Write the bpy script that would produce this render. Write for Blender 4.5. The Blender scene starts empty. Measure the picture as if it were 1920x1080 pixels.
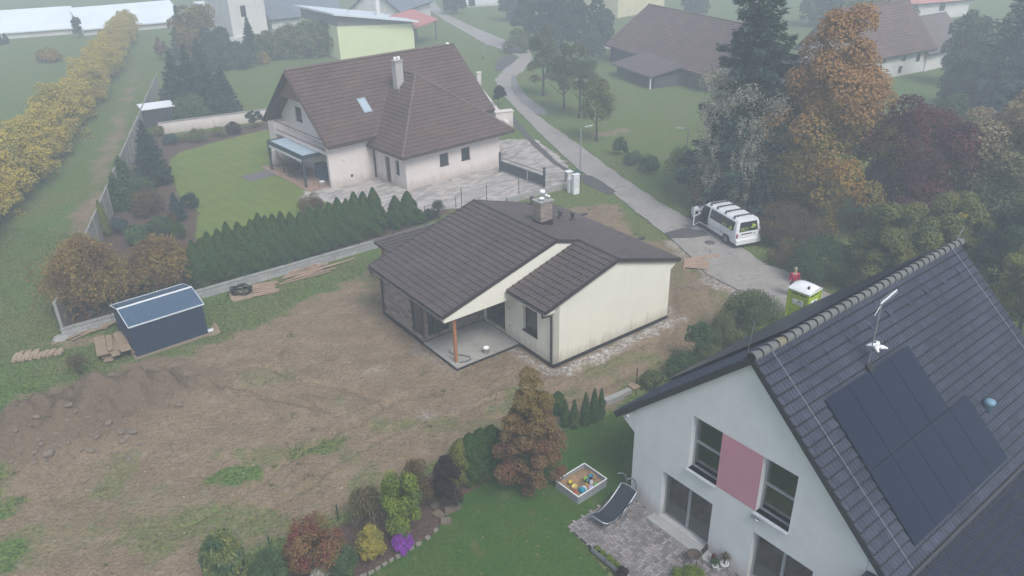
import bpy, bmesh, math, random
import numpy as np
from mathutils import Vector, Matrix
from mathutils.geometry import tessellate_polygon
PI = math.pi
random.seed(7)
S = bpy.context.scene
COL = S.collection
# ------------------------------------------------------------------ camera
FPX, PITCH, ROLL, CAMH = 1469.393, 0.469, -0.018, 20.769
cd = bpy.data.cameras.new('camera'); cam = bpy.data.objects.new('camera', cd); COL.objects.link(cam)
cd.sensor_width = 36; cd.lens = FPX / 1920 * 36; cd.clip_start = .2; cd.clip_end = 3000
cam.matrix_world = Matrix.Translation((0, 0, CAMH)) @ Matrix.Rotation(PI/2 - PITCH, 4, 'X') @ Matrix.Rotation(ROLL, 4, 'Z')
S.camera = cam

def ray(px, py):
    X, Y = px - 960, py - 540
    c, s = math.cos(-ROLL), math.sin(-ROLL)
    X, Y = c*X - s*Y, s*X + c*Y
    return (X/FPX, math.cos(PITCH) - Y/FPX*math.sin(PITCH), -math.sin(PITCH) - Y/FPX*math.cos(PITCH))
def G(px, py, z=0.):            # where a point of the photo meets the level z
    d = ray(px, py); t = (z - CAMH)/d[2]
    return (d[0]*t, d[1]*t)
def hat(x, y, ytop):            # height of a thing at x, y whose top shows at photo row ytop
    lo, hi = 0., 30.
    for _ in range(40):
        m = (lo+hi)/2; zz = m - CAMH
        d = y*math.cos(PITCH) - zz*math.sin(PITCH); u = y*math.sin(PITCH) + zz*math.cos(PITCH)
        Y = -FPX*u/d; X = FPX*x/d
        v = 540 + math.sin(ROLL)*X + math.cos(ROLL)*Y
        if v > ytop: lo = m
        else: hi = m
    return lo
def ppm(x, y, z=0):             # photo pixels per metre at a point
    return FPX/(y*math.cos(PITCH) - (z-CAMH)*math.sin(PITCH))

# ------------------------------------------------------------------ numpy noise
def vnoise(x, y, seed=0):
    xi, yi = np.floor(x).astype(np.int64), np.floor(y).astype(np.int64)
    fx, fy = x - xi, y - yi
    fx, fy = fx*fx*(3-2*fx), fy*fy*(3-2*fy)
    def h(a, b):
        n = (a*374761393 + b*668265263 + seed*982451653) & 0xffffffff
        n = ((n ^ (n >> 13))*1274126177) & 0xffffffff
        return ((n ^ (n >> 16)) & 0xffff)/65535.
    return (h(xi, yi)*(1-fx) + h(xi+1, yi)*fx)*(1-fy) + (h(xi, yi+1)*(1-fx) + h(xi+1, yi+1)*fx)*fy
def fbm(x, y, o=4, seed=0):
    s, a, t = 0., 1., 0.
    for i in range(o):
        s = s + a*vnoise(x*2**i, y*2**i, seed+i); t += a; a *= .55
    return s/t
def sdpoly(x, y, P):            # signed distance to a polygon, + inside
    P = np.array(P); n = len(P)
    d = np.full(x.shape, 1e9); ins = np.zeros(x.shape, bool)
    for i in range(n):
        a, b = P[i], P[(i+1) % n]
        ex, ey = b-a
        t = np.clip(((x-a[0])*ex + (y-a[1])*ey)/(ex*ex+ey*ey+1e-12), 0, 1)
        d = np.minimum(d, np.hypot(x-a[0]-t*ex, y-a[1]-t*ey))
        if abs(ey) > 1e-9:
            c = ((a[1] > y) != (b[1] > y)) & (x < ex*(y-a[1])/ey + a[0])
            ins ^= c
    return np.where(ins, d, -d)
def W(*pts): return [G(*p) for p in pts]

# ------------------------------------------------------------------ materials
def nd(nt, t, ins=None, **kw):
    n = nt.nodes.new('ShaderNode'+t)
    for k, v in kw.items(): setattr(n, k, v)
    for k, v in (ins or {}).items():
        s = n.inputs[k]
        if hasattr(v, 'is_output') or isinstance(v, bpy.types.NodeSocket): nt.links.new(v, s)
        else: s.default_value = v
    return n
def c4(c): return (c[0], c[1], c[2], 1)
def mixc(nt, f, a, b, mode='MIX'):
    n = nd(nt, 'Mix', data_type='RGBA', blend_type=mode)
    for k, v in ((0, f), (6, a), (7, b)):
        if isinstance(v, bpy.types.NodeSocket): nt.links.new(v, n.inputs[k])
        elif k == 0: n.inputs[0].default_value = v
        else: n.inputs[k].default_value = c4(v)
    return n.outputs[2]
def maprange(nt, v, a, b, lo=0., hi=1.):
    n = nd(nt, 'MapRange', {0: v, 1: a, 2: b, 3: lo, 4: hi}); n.clamp = True
    return n.outputs[0]
def newmat(name):
    m = bpy.data.materials.new(name); m.use_nodes = True; nt = m.node_tree; nt.nodes.clear()
    return m, nt
def finish(nt, col, rough=.7, metal=0., spec=.4, bump=None, bdist=.02, bstr=.6):
    p = nd(nt, 'BsdfPrincipled', {'Base Color': col if isinstance(col, bpy.types.NodeSocket) else c4(col), 'Roughness': rough, 'Metallic': metal, 'Specular IOR Level': spec})
    if bump is not None:
        b = nd(nt, 'Bump', {'Height': bump, 'Distance': bdist, 'Strength': bstr}); nt.links.new(b.outputs[0], p.inputs['Normal'])
    o = nd(nt, 'OutputMaterial', {0: p.outputs[0]})
    return p
MATS = {}
def pm(name, c1, c2=None, scale=3., rough=.7, metal=0., spec=.4, isl=0., isc=None, bump=0., bscale=40., detail=4., dirt=0., cell=0.):
    if name in MATS: return MATS[name]
    m, nt = newmat(name)
    tc = nd(nt, 'TexCoord').outputs['Object']
    c2 = c2 or tuple(v*.8 for v in c1)
    n = nd(nt, 'TexNoise', {'Vector': tc, 'Scale': scale, 'Detail': detail, 'Roughness': .65})
    col = mixc(nt, maprange(nt, n.outputs[0], .35, .68), c1, c2)
    if cell:                        # tile by tile tone shifts
        v = nd(nt, 'TexVoronoi', {'Vector': tc, 'Scale': 3.2}); sv = nd(nt, 'SeparateColor', {0: v.outputs['Color']})
        col = nd(nt, 'HueSaturation', {'Value': maprange(nt, sv.outputs[0], 0, 1, 1-cell, 1+cell), 'Color': col}).outputs[0]
        n3 = nd(nt, 'TexNoise', {'Vector': tc, 'Scale': .9, 'Detail': 6., 'Roughness': .7}); col = mixc(nt, maprange(nt, n3.outputs[0], .56, .78, 0, .22), col, tuple(x*1.5+.01 for x in c1))
    if dirt:                        # rain splash at the wall foot and faint streaks
        z = nd(nt, 'SeparateXYZ', {0: tc}).outputs[2]
        ns_ = nd(nt, 'TexNoise', {'Vector': nd(nt, 'VectorMath', {0: tc, 1: (2.2, 2.2, .35)}, operation='MULTIPLY').outputs[0], 'Scale': 1.6, 'Detail': 6., 'Roughness': .7}).outputs[0]
        zz = nd(nt, 'Math', {0: z, 1: nd(nt, 'Math', {0: ns_, 1: 1.3}, operation='MULTIPLY').outputs[0]}, operation='SUBTRACT')
        col = mixc(nt, maprange(nt, zz.outputs[0], .1, -.55, 0, dirt), col, (.30, .25, .19))
        col = mixc(nt, maprange(nt, ns_, .55, .75, 0, dirt*.28), col, (.42, .41, .36))
    if isl:
        g = nd(nt, 'NewGeometry').outputs['Random Per Island']
        if isc: col = mixc(nt, maprange(nt, g, 1-isl, 1.), col, isc)
        else:
            b = nd(nt, 'HueSaturation', {'Value': maprange(nt, g, 0, 1, 1-isl, 1+isl), 'Color': col}); col = b.outputs[0]
    bp = None
    if bump:
        bp = nd(nt, 'TexNoise', {'Vector': tc, 'Scale': bscale, 'Detail': 5., 'Roughness': .6}).outputs[0]
    finish(nt, col, rough, metal, spec, bp, bump)
    MATS[name] = m
    return m
def lm(name, c1, c2, c3=None, nscale=.6, amt=.5, tr=.25, topc=None, z0=0., z1=1.):      # leaves: two tones leaf by leaf, a third in clumps
    if name in MATS: return MATS[name]
    m, nt = newmat(name)
    g = nd(nt, 'NewGeometry').outputs['Random Per Island']
    col = mixc(nt, g, c1, c2)
    if c3:
        tc = nd(nt, 'TexCoord').outputs['Object']
        n = nd(nt, 'TexNoise', {'Vector': tc, 'Scale': nscale, 'Detail': 3.})
        col = mixc(nt, maprange(nt, n.outputs[0], .62-amt*.3, .75-amt*.3), col, c3)
    if topc:                        # autumn starts at the top of this crown
        tc = nd(nt, 'TexCoord').outputs['Object']; z = nd(nt, 'SeparateXYZ', {0: tc}).outputs[2]
        n2 = nd(nt, 'TexNoise', {'Vector': tc, 'Scale': .5, 'Detail': 3.}); zz = nd(nt, 'Math', {0: z, 1: nd(nt, 'Math', {0: n2.outputs[0], 1: (z1-z0)*1.2}, operation='MULTIPLY').outputs[0]}, operation='ADD')
        col = mixc(nt, maprange(nt, zz.outputs[0], z0+(z1-z0)*.6, z1+(z1-z0)*.6), col, topc)
    p = nd(nt, 'BsdfPrincipled', {'Base Color': col, 'Roughness': .65, 'Specular IOR Level': .25})
    t = nd(nt, 'BsdfTranslucent', {0: col})
    x = nd(nt, 'MixShader', {0: tr, 1: p.outputs[0], 2: t.outputs[0]})
    nd(nt, 'OutputMaterial', {0: x.outputs[0]})
    MATS[name] = m
    return m

# ------------------------------------------------------------------ mesh builder
class MB:
    def __init__(s): s.v = []; s.f = []; s.mi = []; s.sm = []; s.cur = 0; s.smooth = False
    def add(s, vs, fs):
        o = len(s.v); s.v += [tuple(p) for p in vs]
        for f in fs: s.f.append([i+o for i in f]); s.mi.append(s.cur); s.sm.append(s.smooth)
        return s
    def quad(s, a, b, c, d): return s.add([a, b, c, d], [(0, 1, 2, 3)])
    def box(s, x0, x1, y0, y1, z0, z1):
        return s.add([(x, y, z) for z in (z0, z1) for y in (y0, y1) for x in (x0, x1)], [(0, 2, 3, 1), (4, 5, 7, 6), (0, 1, 5, 4), (2, 6, 7, 3), (0, 4, 6, 2), (1, 3, 7, 5)])
    def bar(s, a, b, w, h, up=(0, 0, 1)):      # box beam from a to b
        a, b, up = Vector(a), Vector(b), Vector(up)
        t = (b-a).normalized(); x = t.cross(up).normalized(); y = x.cross(t).normalized()
        vs = [p + x*i*w/2 + y*j*h/2 for p in (a, b) for j in (-1, 1) for i in (-1, 1)]
        return s.add(vs, [(0, 2, 3, 1), (4, 5, 7, 6), (0, 1, 5, 4), (2, 6, 7, 3), (0, 4, 6, 2), (1, 3, 7, 5)])
    def tube(s, pts, rad, n=8, cap=True):
        pts = [Vector(p) for p in pts]; N = len(pts)
        if not hasattr(rad, '__len__'): rad = [rad]*N
        vs = []; pv = None
        for i, p in enumerate(pts):
            t = (pts[min(i+1, N-1)] - pts[max(i-1, 0)]).normalized()
            if pv is None:
                a = Vector((0, 0, 1)) if abs(t.z) < .9 else Vector((1, 0, 0)); x = t.cross(a).normalized()
            else: x = (pv - t*pv.dot(t)).normalized()
            pv = x; y = t.cross(x)
            vs += [p + (x*math.cos(2*PI*k/n) + y*math.sin(2*PI*k/n))*rad[i] for k in range(n)]
        fs = [(i*n+k, i*n+(k+1) % n, (i+1)*n+(k+1) % n, (i+1)*n+k) for i in range(N-1) for k in range(n)]
        if cap: fs += [tuple(range(n))[::-1], tuple((N-1)*n+k for k in range(n))]
        return s.add(vs, fs)
    def lathe(s, prof, n=16, c=(0, 0, 0)):
        vs = [(c[0]+r*math.cos(2*PI*k/n), c[1]+r*math.sin(2*PI*k/n), c[2]+z) for r, z in prof for k in range(n)]
        m = len(prof)
        fs = [(i*n+k, i*n+(k+1) % n, (i+1)*n+(k+1) % n, (i+1)*n+k) for i in range(m-1) for k in range(n)]
        fs += [tuple(range(n))[::-1], tuple((m-1)*n+k for k in range(n))]
        return s.add(vs, fs)
    def prism(s, poly, T, d0, d1):             # polygon (a,b) swept from depth d0 to d1; T(a,b,d)->xyz
        n = len(poly)
        vs = [T(a, b, d) for d in (d0, d1) for a, b in poly]
        tr = tessellate_polygon([[Vector((a, b, 0)) for a, b in poly]])
        fs = [tuple(t) for t in tr] + [tuple(i+n for i in t[::-1]) for t in tr]
        fs += [(i, (i+1) % n, (i+1) % n+n, i+n) for i in range(n)]
        return s.add(vs, fs)
    def wall(s, outer, holes, T, th):          # wall with rectangular holes (a0,a1,b0,b1)
        loops = [outer] + [[(h[0], h[2]), (h[1], h[2]), (h[1], h[3]), (h[0], h[3])] for h in holes]
        tr = tessellate_polygon([[Vector((a, b, 0)) for a, b in l] for l in loops])
        pts = [p for l in loops for p in l]; n = len(pts)
        vs = [T(a, b, d) for d in (0, th) for a, b in pts]
        fs = [tuple(t) for t in tr] + [tuple(i+n for i in t[::-1]) for t in tr]
        k = 0
        for l in loops:
            m = len(l); fs += [(k+i, k+(i+1) % m, k+(i+1) % m+n, k+i+n) for i in range(m)]; k += m
        return s.add(vs, fs)
    def mesh(s, name):
        me = bpy.data.meshes.new(name); me.from_pydata(s.v, [], s.f); me.polygons.foreach_set('material_index', s.mi); me.polygons.foreach_set('use_smooth', s.sm)
        bm = bmesh.new(); bm.from_mesh(me); bmesh.ops.recalc_face_normals(bm, faces=bm.faces); bm.to_mesh(me); bm.free()
        return me
def npmesh(name, V, F, smooth=False):          # V (n,3), F (m,k) arrays
    me = bpy.data.meshes.new(name); n, m, k = len(V), len(F), F.shape[1]
    me.vertices.add(n); me.vertices.foreach_set('co', np.ascontiguousarray(V, np.float32).ravel())
    me.loops.add(m*k); me.loops.foreach_set('vertex_index', np.ascontiguousarray(F, np.int32).ravel())
    me.polygons.add(m); me.polygons.foreach_set('loop_start', np.arange(m, dtype=np.int32)*k)
    me.polygons.foreach_set('use_smooth', np.full(m, smooth)); me.update(calc_edges=True); me.validate()
    return me
def obj(name, me, mats, parent=None, label=None):
    if isinstance(me, MB): me = me.mesh(name)
    o = bpy.data.objects.new(name, me); COL.objects.link(o)
    if mats is not None and not len(me.materials):
        for m in (mats if isinstance(mats, (list, tuple)) else [mats]): me.materials.append(m)
    if parent is not None: o.parent = parent
    if label: o['label'] = label
    return o
def tag(o, label, cat, group=None, kind=None):
    o['label'] = label; o['category'] = cat
    if group: o['group'] = group
    if kind: o['kind'] = kind
    return o
def thing(name, label, cat, loc=(0, 0, 0), rz=0., group=None):
    o = bpy.data.objects.new(name, None); COL.objects.link(o); o.empty_display_size = .3
    o.location = loc; o.rotation_euler = (0, 0, rz)
    return tag(o, label, cat, group)
def struct(name, me, mat, kind='structure', label=None):
    o = obj(name, me, mat); o['kind'] = kind
    if label: o['label'] = label
    return o
def dup(root, loc, rz, label, group=None, scale=None):
    r = root.copy(); COL.objects.link(r); r.location = loc; r.rotation_euler = (0, 0, rz); r['label'] = label
    if group: r['group'] = group
    if scale: r.scale = scale
    for ch in list(root.children):
        c = ch.copy(); COL.objects.link(c); c.parent = r
        for g in list(ch.children):
            d = g.copy(); COL.objects.link(d); d.parent = c
    return r
ORD = 'first second third fourth fifth sixth seventh eighth ninth tenth eleventh twelfth thirteenth fourteenth fifteenth sixteenth seventeenth eighteenth nineteenth twentieth'.split() + ['twenty-first', 'twenty-second', 'twenty-third', 'twenty-fourth', 'twenty-fifth', 'twenty-sixth', 'twenty-seventh', 'twenty-eighth', 'twenty-ninth', 'thirtieth']

# common materials
M_white = pm('white_render', (.65, .66, .665), (.59, .60, .61), 1.2, .85, bump=.003, bscale=60, dirt=.5)
M_cream = pm('cream_render', (.75, .73, .62), (.70, .68, .58), .8, .85, bump=.003, bscale=60, dirt=.6)
M_h3wall = pm('warm_render', (.66, .59, .55), (.60, .54, .51), 1., .85, bump=.003, dirt=.5)
M_anth = pm('anthracite_metal', (.035, .035, .04), (.045, .045, .05), 4, .45, spec=.5)
M_brownmetal = pm('brown_metal', (.035, .028, .028), (.045, .036, .035), 3, .4, spec=.5)
M_edge_shade_b = pm('tile_edge_shade_brown', (.022, .017, .018), None, 5, .8); M_shade_joint_s = pm('tile_shade_joint_slate', (.012, .013, .018), None, 5, .8)  # course edges with gap shadow put into the colour; slate also darkens ridge joints
M_black = pm('black_plastic', (.012, .012, .014), None, 5, .5)
M_grey = pm('grey_metal', (.32, .33, .35), (.25, .26, .28), 6, .4, metal=.6)
M_galv = pm('galvanised_steel', (.5, .52, .55), (.4, .42, .45), 8, .4, metal=.8)
M_wood = pm('new_wood', (.42, .24, .13), (.34, .19, .10), 4, .7, isl=.2)
M_woodpale = pm('pale_board', (.36, .27, .18), (.25, .19, .13), 5, .8, isl=.3)
M_conc = pm('concrete', (.33, .32, .30), (.24, .235, .22), 2.5, .9, bump=.006, bscale=25)
M_plinth = pm('plinth_membrane', (.02, .02, .022), None, 4, .6)
M_plastic = pm('white_plastic', (.78, .78, .78), (.7, .7, .71), 4, .4)
M_bark = pm('bark', (.10, .075, .055), (.055, .042, .033), 6, .9, bump=.02, bscale=18)
M_green = pm('green_steel', (.02, .07, .045), None, 4, .5)
M_rock = pm('field_stone', (.165, .13, .10), (.105, .085, .066), 5, .9, isl=.3, bump=.02, bscale=14)
def glassmat(name, c=(.02, .025, .03), tmix=0.):
    if name in MATS: return MATS[name]
    m, nt = newmat(name)
    p = nd(nt, 'BsdfPrincipled', {'Base Color': c4(c), 'Roughness': .04, 'Specular IOR Level': .7})
    out = p.outputs[0]
    if tmix:
        t = nd(nt, 'BsdfTransparent', {0: (.8, .88, .85, 1)})
        gl = nd(nt, 'BsdfGlossy', {'Roughness': .03, 'Color': (1, 1, 1, 1)})
        fr = nd(nt, 'Fresnel', {'IOR': 1.6})
        out = nd(nt, 'MixShader', {0: maprange(nt, fr.outputs[0], 0, 1, .06, 1), 1: t.outputs[0], 2: gl.outputs[0]}).outputs[0]
    nd(nt, 'OutputMaterial', {0: out}); MATS[name] = m
    return m
M_glass = glassmat('window_glass'); M_clear = glassmat('clear_glass', tmix=1.)

def tiles(mb, P0, ex, ey, V, xl, xr, row, wave, amp, step, sub=6, flat=False, nose=0.):
    # courses of tiles: P0 origin, ex along the eave, ey up the slope; xl/xr give the ends of each course
    P0, ex, ey = Vector(P0), Vector(ex).normalized(), Vector(ey).normalized(); nz = ex.cross(ey)
    if nz.z < 0: nz = -nz
    nr = max(1, round(V/row)); rh = V/nr
    prof = []
    for i in range(sub):
        u = i/sub
        prof.append((u, amp*(max(0., math.sin(PI*min(1, u/.72))) if not flat else 1.)))
    for r in range(nr):
        v0, v1 = r*rh, (r+1)*rh
        a0, b0, a1, b1 = xl(v0), xr(v0), xl(v1), xr(v1)
        lo, hi = min(a0, a1), max(b0, b1)
        if hi - lo < .05: continue
        k0, k1 = math.floor(lo/wave), math.ceil(hi/wave)
        xs = [((k+u)*wave, z) for k in range(k0, k1+1) for u, z in prof]
        vs = []
        for (x, z) in xs:
            vs.append(P0 + ex*min(max(x, a0), b0) + ey*(v0-.015+nose) + nz*(z*.9 + step))
            vs.append(P0 + ex*min(max(x, a1), b1) + ey*v1 + nz*z)
            vs.append(P0 + ex*min(max(x, a0), b0) + ey*(v0-.015) + nz*(-.012 if not nose else z*.9+step*.35))
        fs = []
        for i in range(len(xs)-1):
            if xs[i+1][0] < lo or xs[i][0] > hi: continue
            fs.append((i*3, i*3+3, i*3+4, i*3+1))
        mb.cur = 0; mb.add(vs, fs)
        o = len(mb.v)-len(vs); mb.cur = 1
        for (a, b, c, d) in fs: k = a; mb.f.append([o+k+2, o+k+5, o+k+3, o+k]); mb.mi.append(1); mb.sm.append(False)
        mb.cur = 0
    return mb
def window(parent, T, a0, a1, b0, b1, depth, fmat, gmat=None, fw=.07, mull=(), trans=(), name='window', sill=None, glabel=None):
    # frame + pane set back in a wall opening; T(a,b,d)
    m = MB(); d0, d1 = depth, depth+.07
    A = lambda x0, x1, y0, y1, e=0: m.prism([(x0, y0), (x1, y0), (x1, y1), (x0, y1)], T, d0-e, d1)
    A(a0, a0+fw, b0, b1); A(a1-fw, a1, b0, b1); A(a0+fw, a1-fw, b0, b0+fw); A(a0+fw, a1-fw, b1-fw, b1)
    for x in mull: A(x-fw*.7, x+fw*.7, b0+fw, b1-fw, .006)
    for z in trans: A(a0+fw, a1-fw, z-fw*.6, z+fw*.6, .004)
    f = obj(name, m, fmat, parent)
    g = MB(); g.prism([(a0+fw, b0+fw), (a1-fw, b0+fw), (a1-fw, b1-fw), (a0+fw, b1-fw)], T, d0+.03, d0+.04)
    obj('pane', g, gmat or M_glass, f)
    if sill:
        q = MB(); q.prism([(a0-.03, b0-.04), (a1+.03, b0-.04), (a1+.03, b0), (a0-.03, b0)], T, -sill[0], depth+.01)
        obj('sill', q, sill[1], f)
    return f
# ------------------------------------------------------------------ ground
PLOT = W((0, 960), (0, 800), (60, 752), (140, 716), (200, 690), (255, 682), (330, 655), (400, 640), (480, 606), (560, 570), (625, 548), (665, 524), (706, 500), (800, 440), (960, 400), (1110, 385), (1155, 382), (1200, 440), (1255, 452), (1330, 520), (1395, 548), (1470, 580), (1420, 600), (1330, 630), (1290, 665), (1235, 705), (1180, 738), (1110, 775), (1000, 795), (860, 830), (740, 920), (640, 965), (520, 1005), (420, 1040), (300, 1180), (0, 1180), (-300, 1100), (-200, 960))
LAWN1 = W((318, 300), (340, 285), (400, 268), (500, 243), (545, 300), (575, 352), (640, 400), (560, 425), (480, 445), (385, 475), (368, 440), (378, 400), (340, 372), (322, 330))
LAWN2 = W((640, 1120), (690, 1079), (765, 1034), (815, 1003), (835, 972), (862, 938), (940, 885), (1010, 820), (1080, 805), (1150, 775), (1230, 738), (1182, 940), (1065, 992), (1165, 1110), (1100, 1250), (640, 1250))
BED2 = W((350, 1130), (430, 1100), (545, 1050), (600, 1000), (690, 960), (745, 925), (850, 850), (950, 825), (1080, 800), (1085, 812), (990, 850), (940, 885), (862, 938), (835, 972), (815, 1003), (765, 1034), (690, 1079), (640, 1120), (600, 1200))
GDN1 = W((120, 632), (105, 570), (180, 440), (240, 320), (270, 255), (300, 258), (520, 228), (515, 245), (400, 270), (330, 290), (318, 310), (335, 370), (372, 395), (365, 440), (378, 470), (470, 520), (375, 553))
BEDH = W((376, 553), (374, 528), (570, 470), (720, 425), (830, 388), (845, 398), (700, 458))
DRIVE = W((560, 372), (577, 352), (640, 300), (760, 290), (950, 262), (1004, 262), (1045, 292), (1082, 332), (1064, 350), (962, 372), (900, 388), (830, 392), (740, 405), (650, 384))
RL = [(1700, 760), (1560, 640), (1470, 590), (1400, 552), (1330, 516), (1262, 450), (1205, 408), (1145, 358), (1085, 318), (1030, 268), (985, 222), (945, 180), (928, 150), (950, 126), (975, 108), (950, 96), (905, 80), (868, 58), (830, 36), (806, 20), (790, 5), (770, -20)]
RR = [(1900, 760), (1700, 640), (1580, 566), (1505, 522), (1440, 497), (1380, 458), (1305, 418), (1242, 382), (1180, 342), (1115, 294), (1055, 250), (1005, 215), (965, 178), (958, 150), (982, 132), (998, 112), (994, 94), (958, 80), (915, 62), (868, 42), (832, 24), (818, 8), (800, -20)]
ROAD = W(*RL) + W(*RR)[::-1]
MOUND = G(135, 800)
RUTS = [(G(300, 1040), G(800, 740)), (G(420, 700), G(760, 790)), (G(640, 900), G(470, 640)), (G(880, 790), G(1290, 640)), (G(1290, 640), G(1300, 540))]
def hmacro(x, y):
    a = .62; c, s = math.cos(a), math.sin(a)
    dx, dy = x-MOUND[0], y-MOUND[1]
    u, v = dx*c + dy*s, -dx*s + dy*c
    h = 1.75*np.exp(-(u/4.0)**2 - (v/2.0)**2)
    dx, dy = x-G(300, 745)[0], y-G(300, 745)[1]
    h = h + .55*np.exp(-(dx/1.8)**2 - (dy/1.2)**2)
    return h
def hgt(x, y):
    x = np.asarray(x, float); y = np.asarray(y, float)
    p = sdpoly(x, y, PLOT); w = np.clip(p/1.2+.3, 0, 1)
    hm_ = hmacro(x, y); h = hm_*(1 + 1.1*(fbm(x*1.3, y*1.3, 4, 5)-.5)) + np.clip(hm_*2, 0, 1)*.5*(fbm(x*2.8, y*3.4, 3, 15)-.5)
    rut = 0
    for A_, B_ in RUTS:
        ex, ey = B_[0]-A_[0], B_[1]-A_[1]; L2 = ex*ex+ey*ey; t_ = ((x-A_[0])*ex + (y-A_[1])*ey)/L2; q_ = ((x-A_[0])*ey - (y-A_[1])*ex)/math.sqrt(L2) + .5*(fbm(x*.25, y*.25, 2, 8)-.5)*3
        e_ = np.clip(np.minimum(t_, 1-t_)*8, 0, 1)
        rut = rut + e_*(-.12*np.exp(-((np.abs(q_)-.85)/.16)**2) + .07*np.exp(-((np.abs(q_)-1.15)/.12)**2) + .03*np.exp(-((np.abs(q_)-.5)/.15)**2))
    h = h + w*rut + w*(.16*(fbm(x*.8, y*.8, 5, 3)-.5) + (.13*(fbm(x*2.6, y*2.6, 3, 9)-.5) + .06*(vnoise(x*6.5, y*6.5, 19)-.5))) + (1-w)*.06*(fbm(x*.7, y*.7, 3, 4)-.5)
    flat = np.full(x.shape, -9.)
    for P in (LAWN1, LAWN2, DRIVE, ROAD): flat = np.maximum(flat, sdpoly(x, y, P))
    for P in FOOT: flat = np.maximum(flat, sdpoly(x, y, P))
    k = np.clip(flat/.5+1, 0, 1); k = k*k*(3-2*k)
    return h*(1-k) - .07*np.clip(flat/.3+.6, 0, 1)
def loc2w(ox, oy, yaw, x, y):
    c, s = math.cos(yaw), math.sin(yaw); return (ox + c*x - s*y, oy + s*x + c*y)
BU = (1.946, 32.337, .64); RH = (4.38, 23.116, -.906); H3 = (-8.038, 58.19, .706); SH = (-19.03, 33.985, .689)
FOOT = [[loc2w(*BU, x, y) for x, y in ((-.05, -.05), (8, -.05), (8, 10.1), (-3.9, 10.1), (-3.9, 2.75), (-.05, 2.75))],
        [loc2w(*RH, x, y) for x, y in ((-.6, -3.2), (9, -3.2), (16, -3), (16, 14), (-.2, 13))],
        [loc2w(*H3, x, y) for x, y in ((-5.9, 4.6), (9.5, -.2), (13, 5), (12, 15), (-4, 15))],
        [loc2w(*SH, x, y) for x, y in ((-1.5, -.3), (4.3, -.3), (4.3, 3.3), (-1.5, 3.3))]]
def hz(x, y): return float(hgt(np.array([x]), np.array([y]))[0])
def GT(px, py):                  # point of the terrain under a photo point
    z = 0.
    for _ in range(6):
        x, y = G(px, py, z); z = z*.4 + .6*hz(x, y)
    return (x, y, z)

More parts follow.
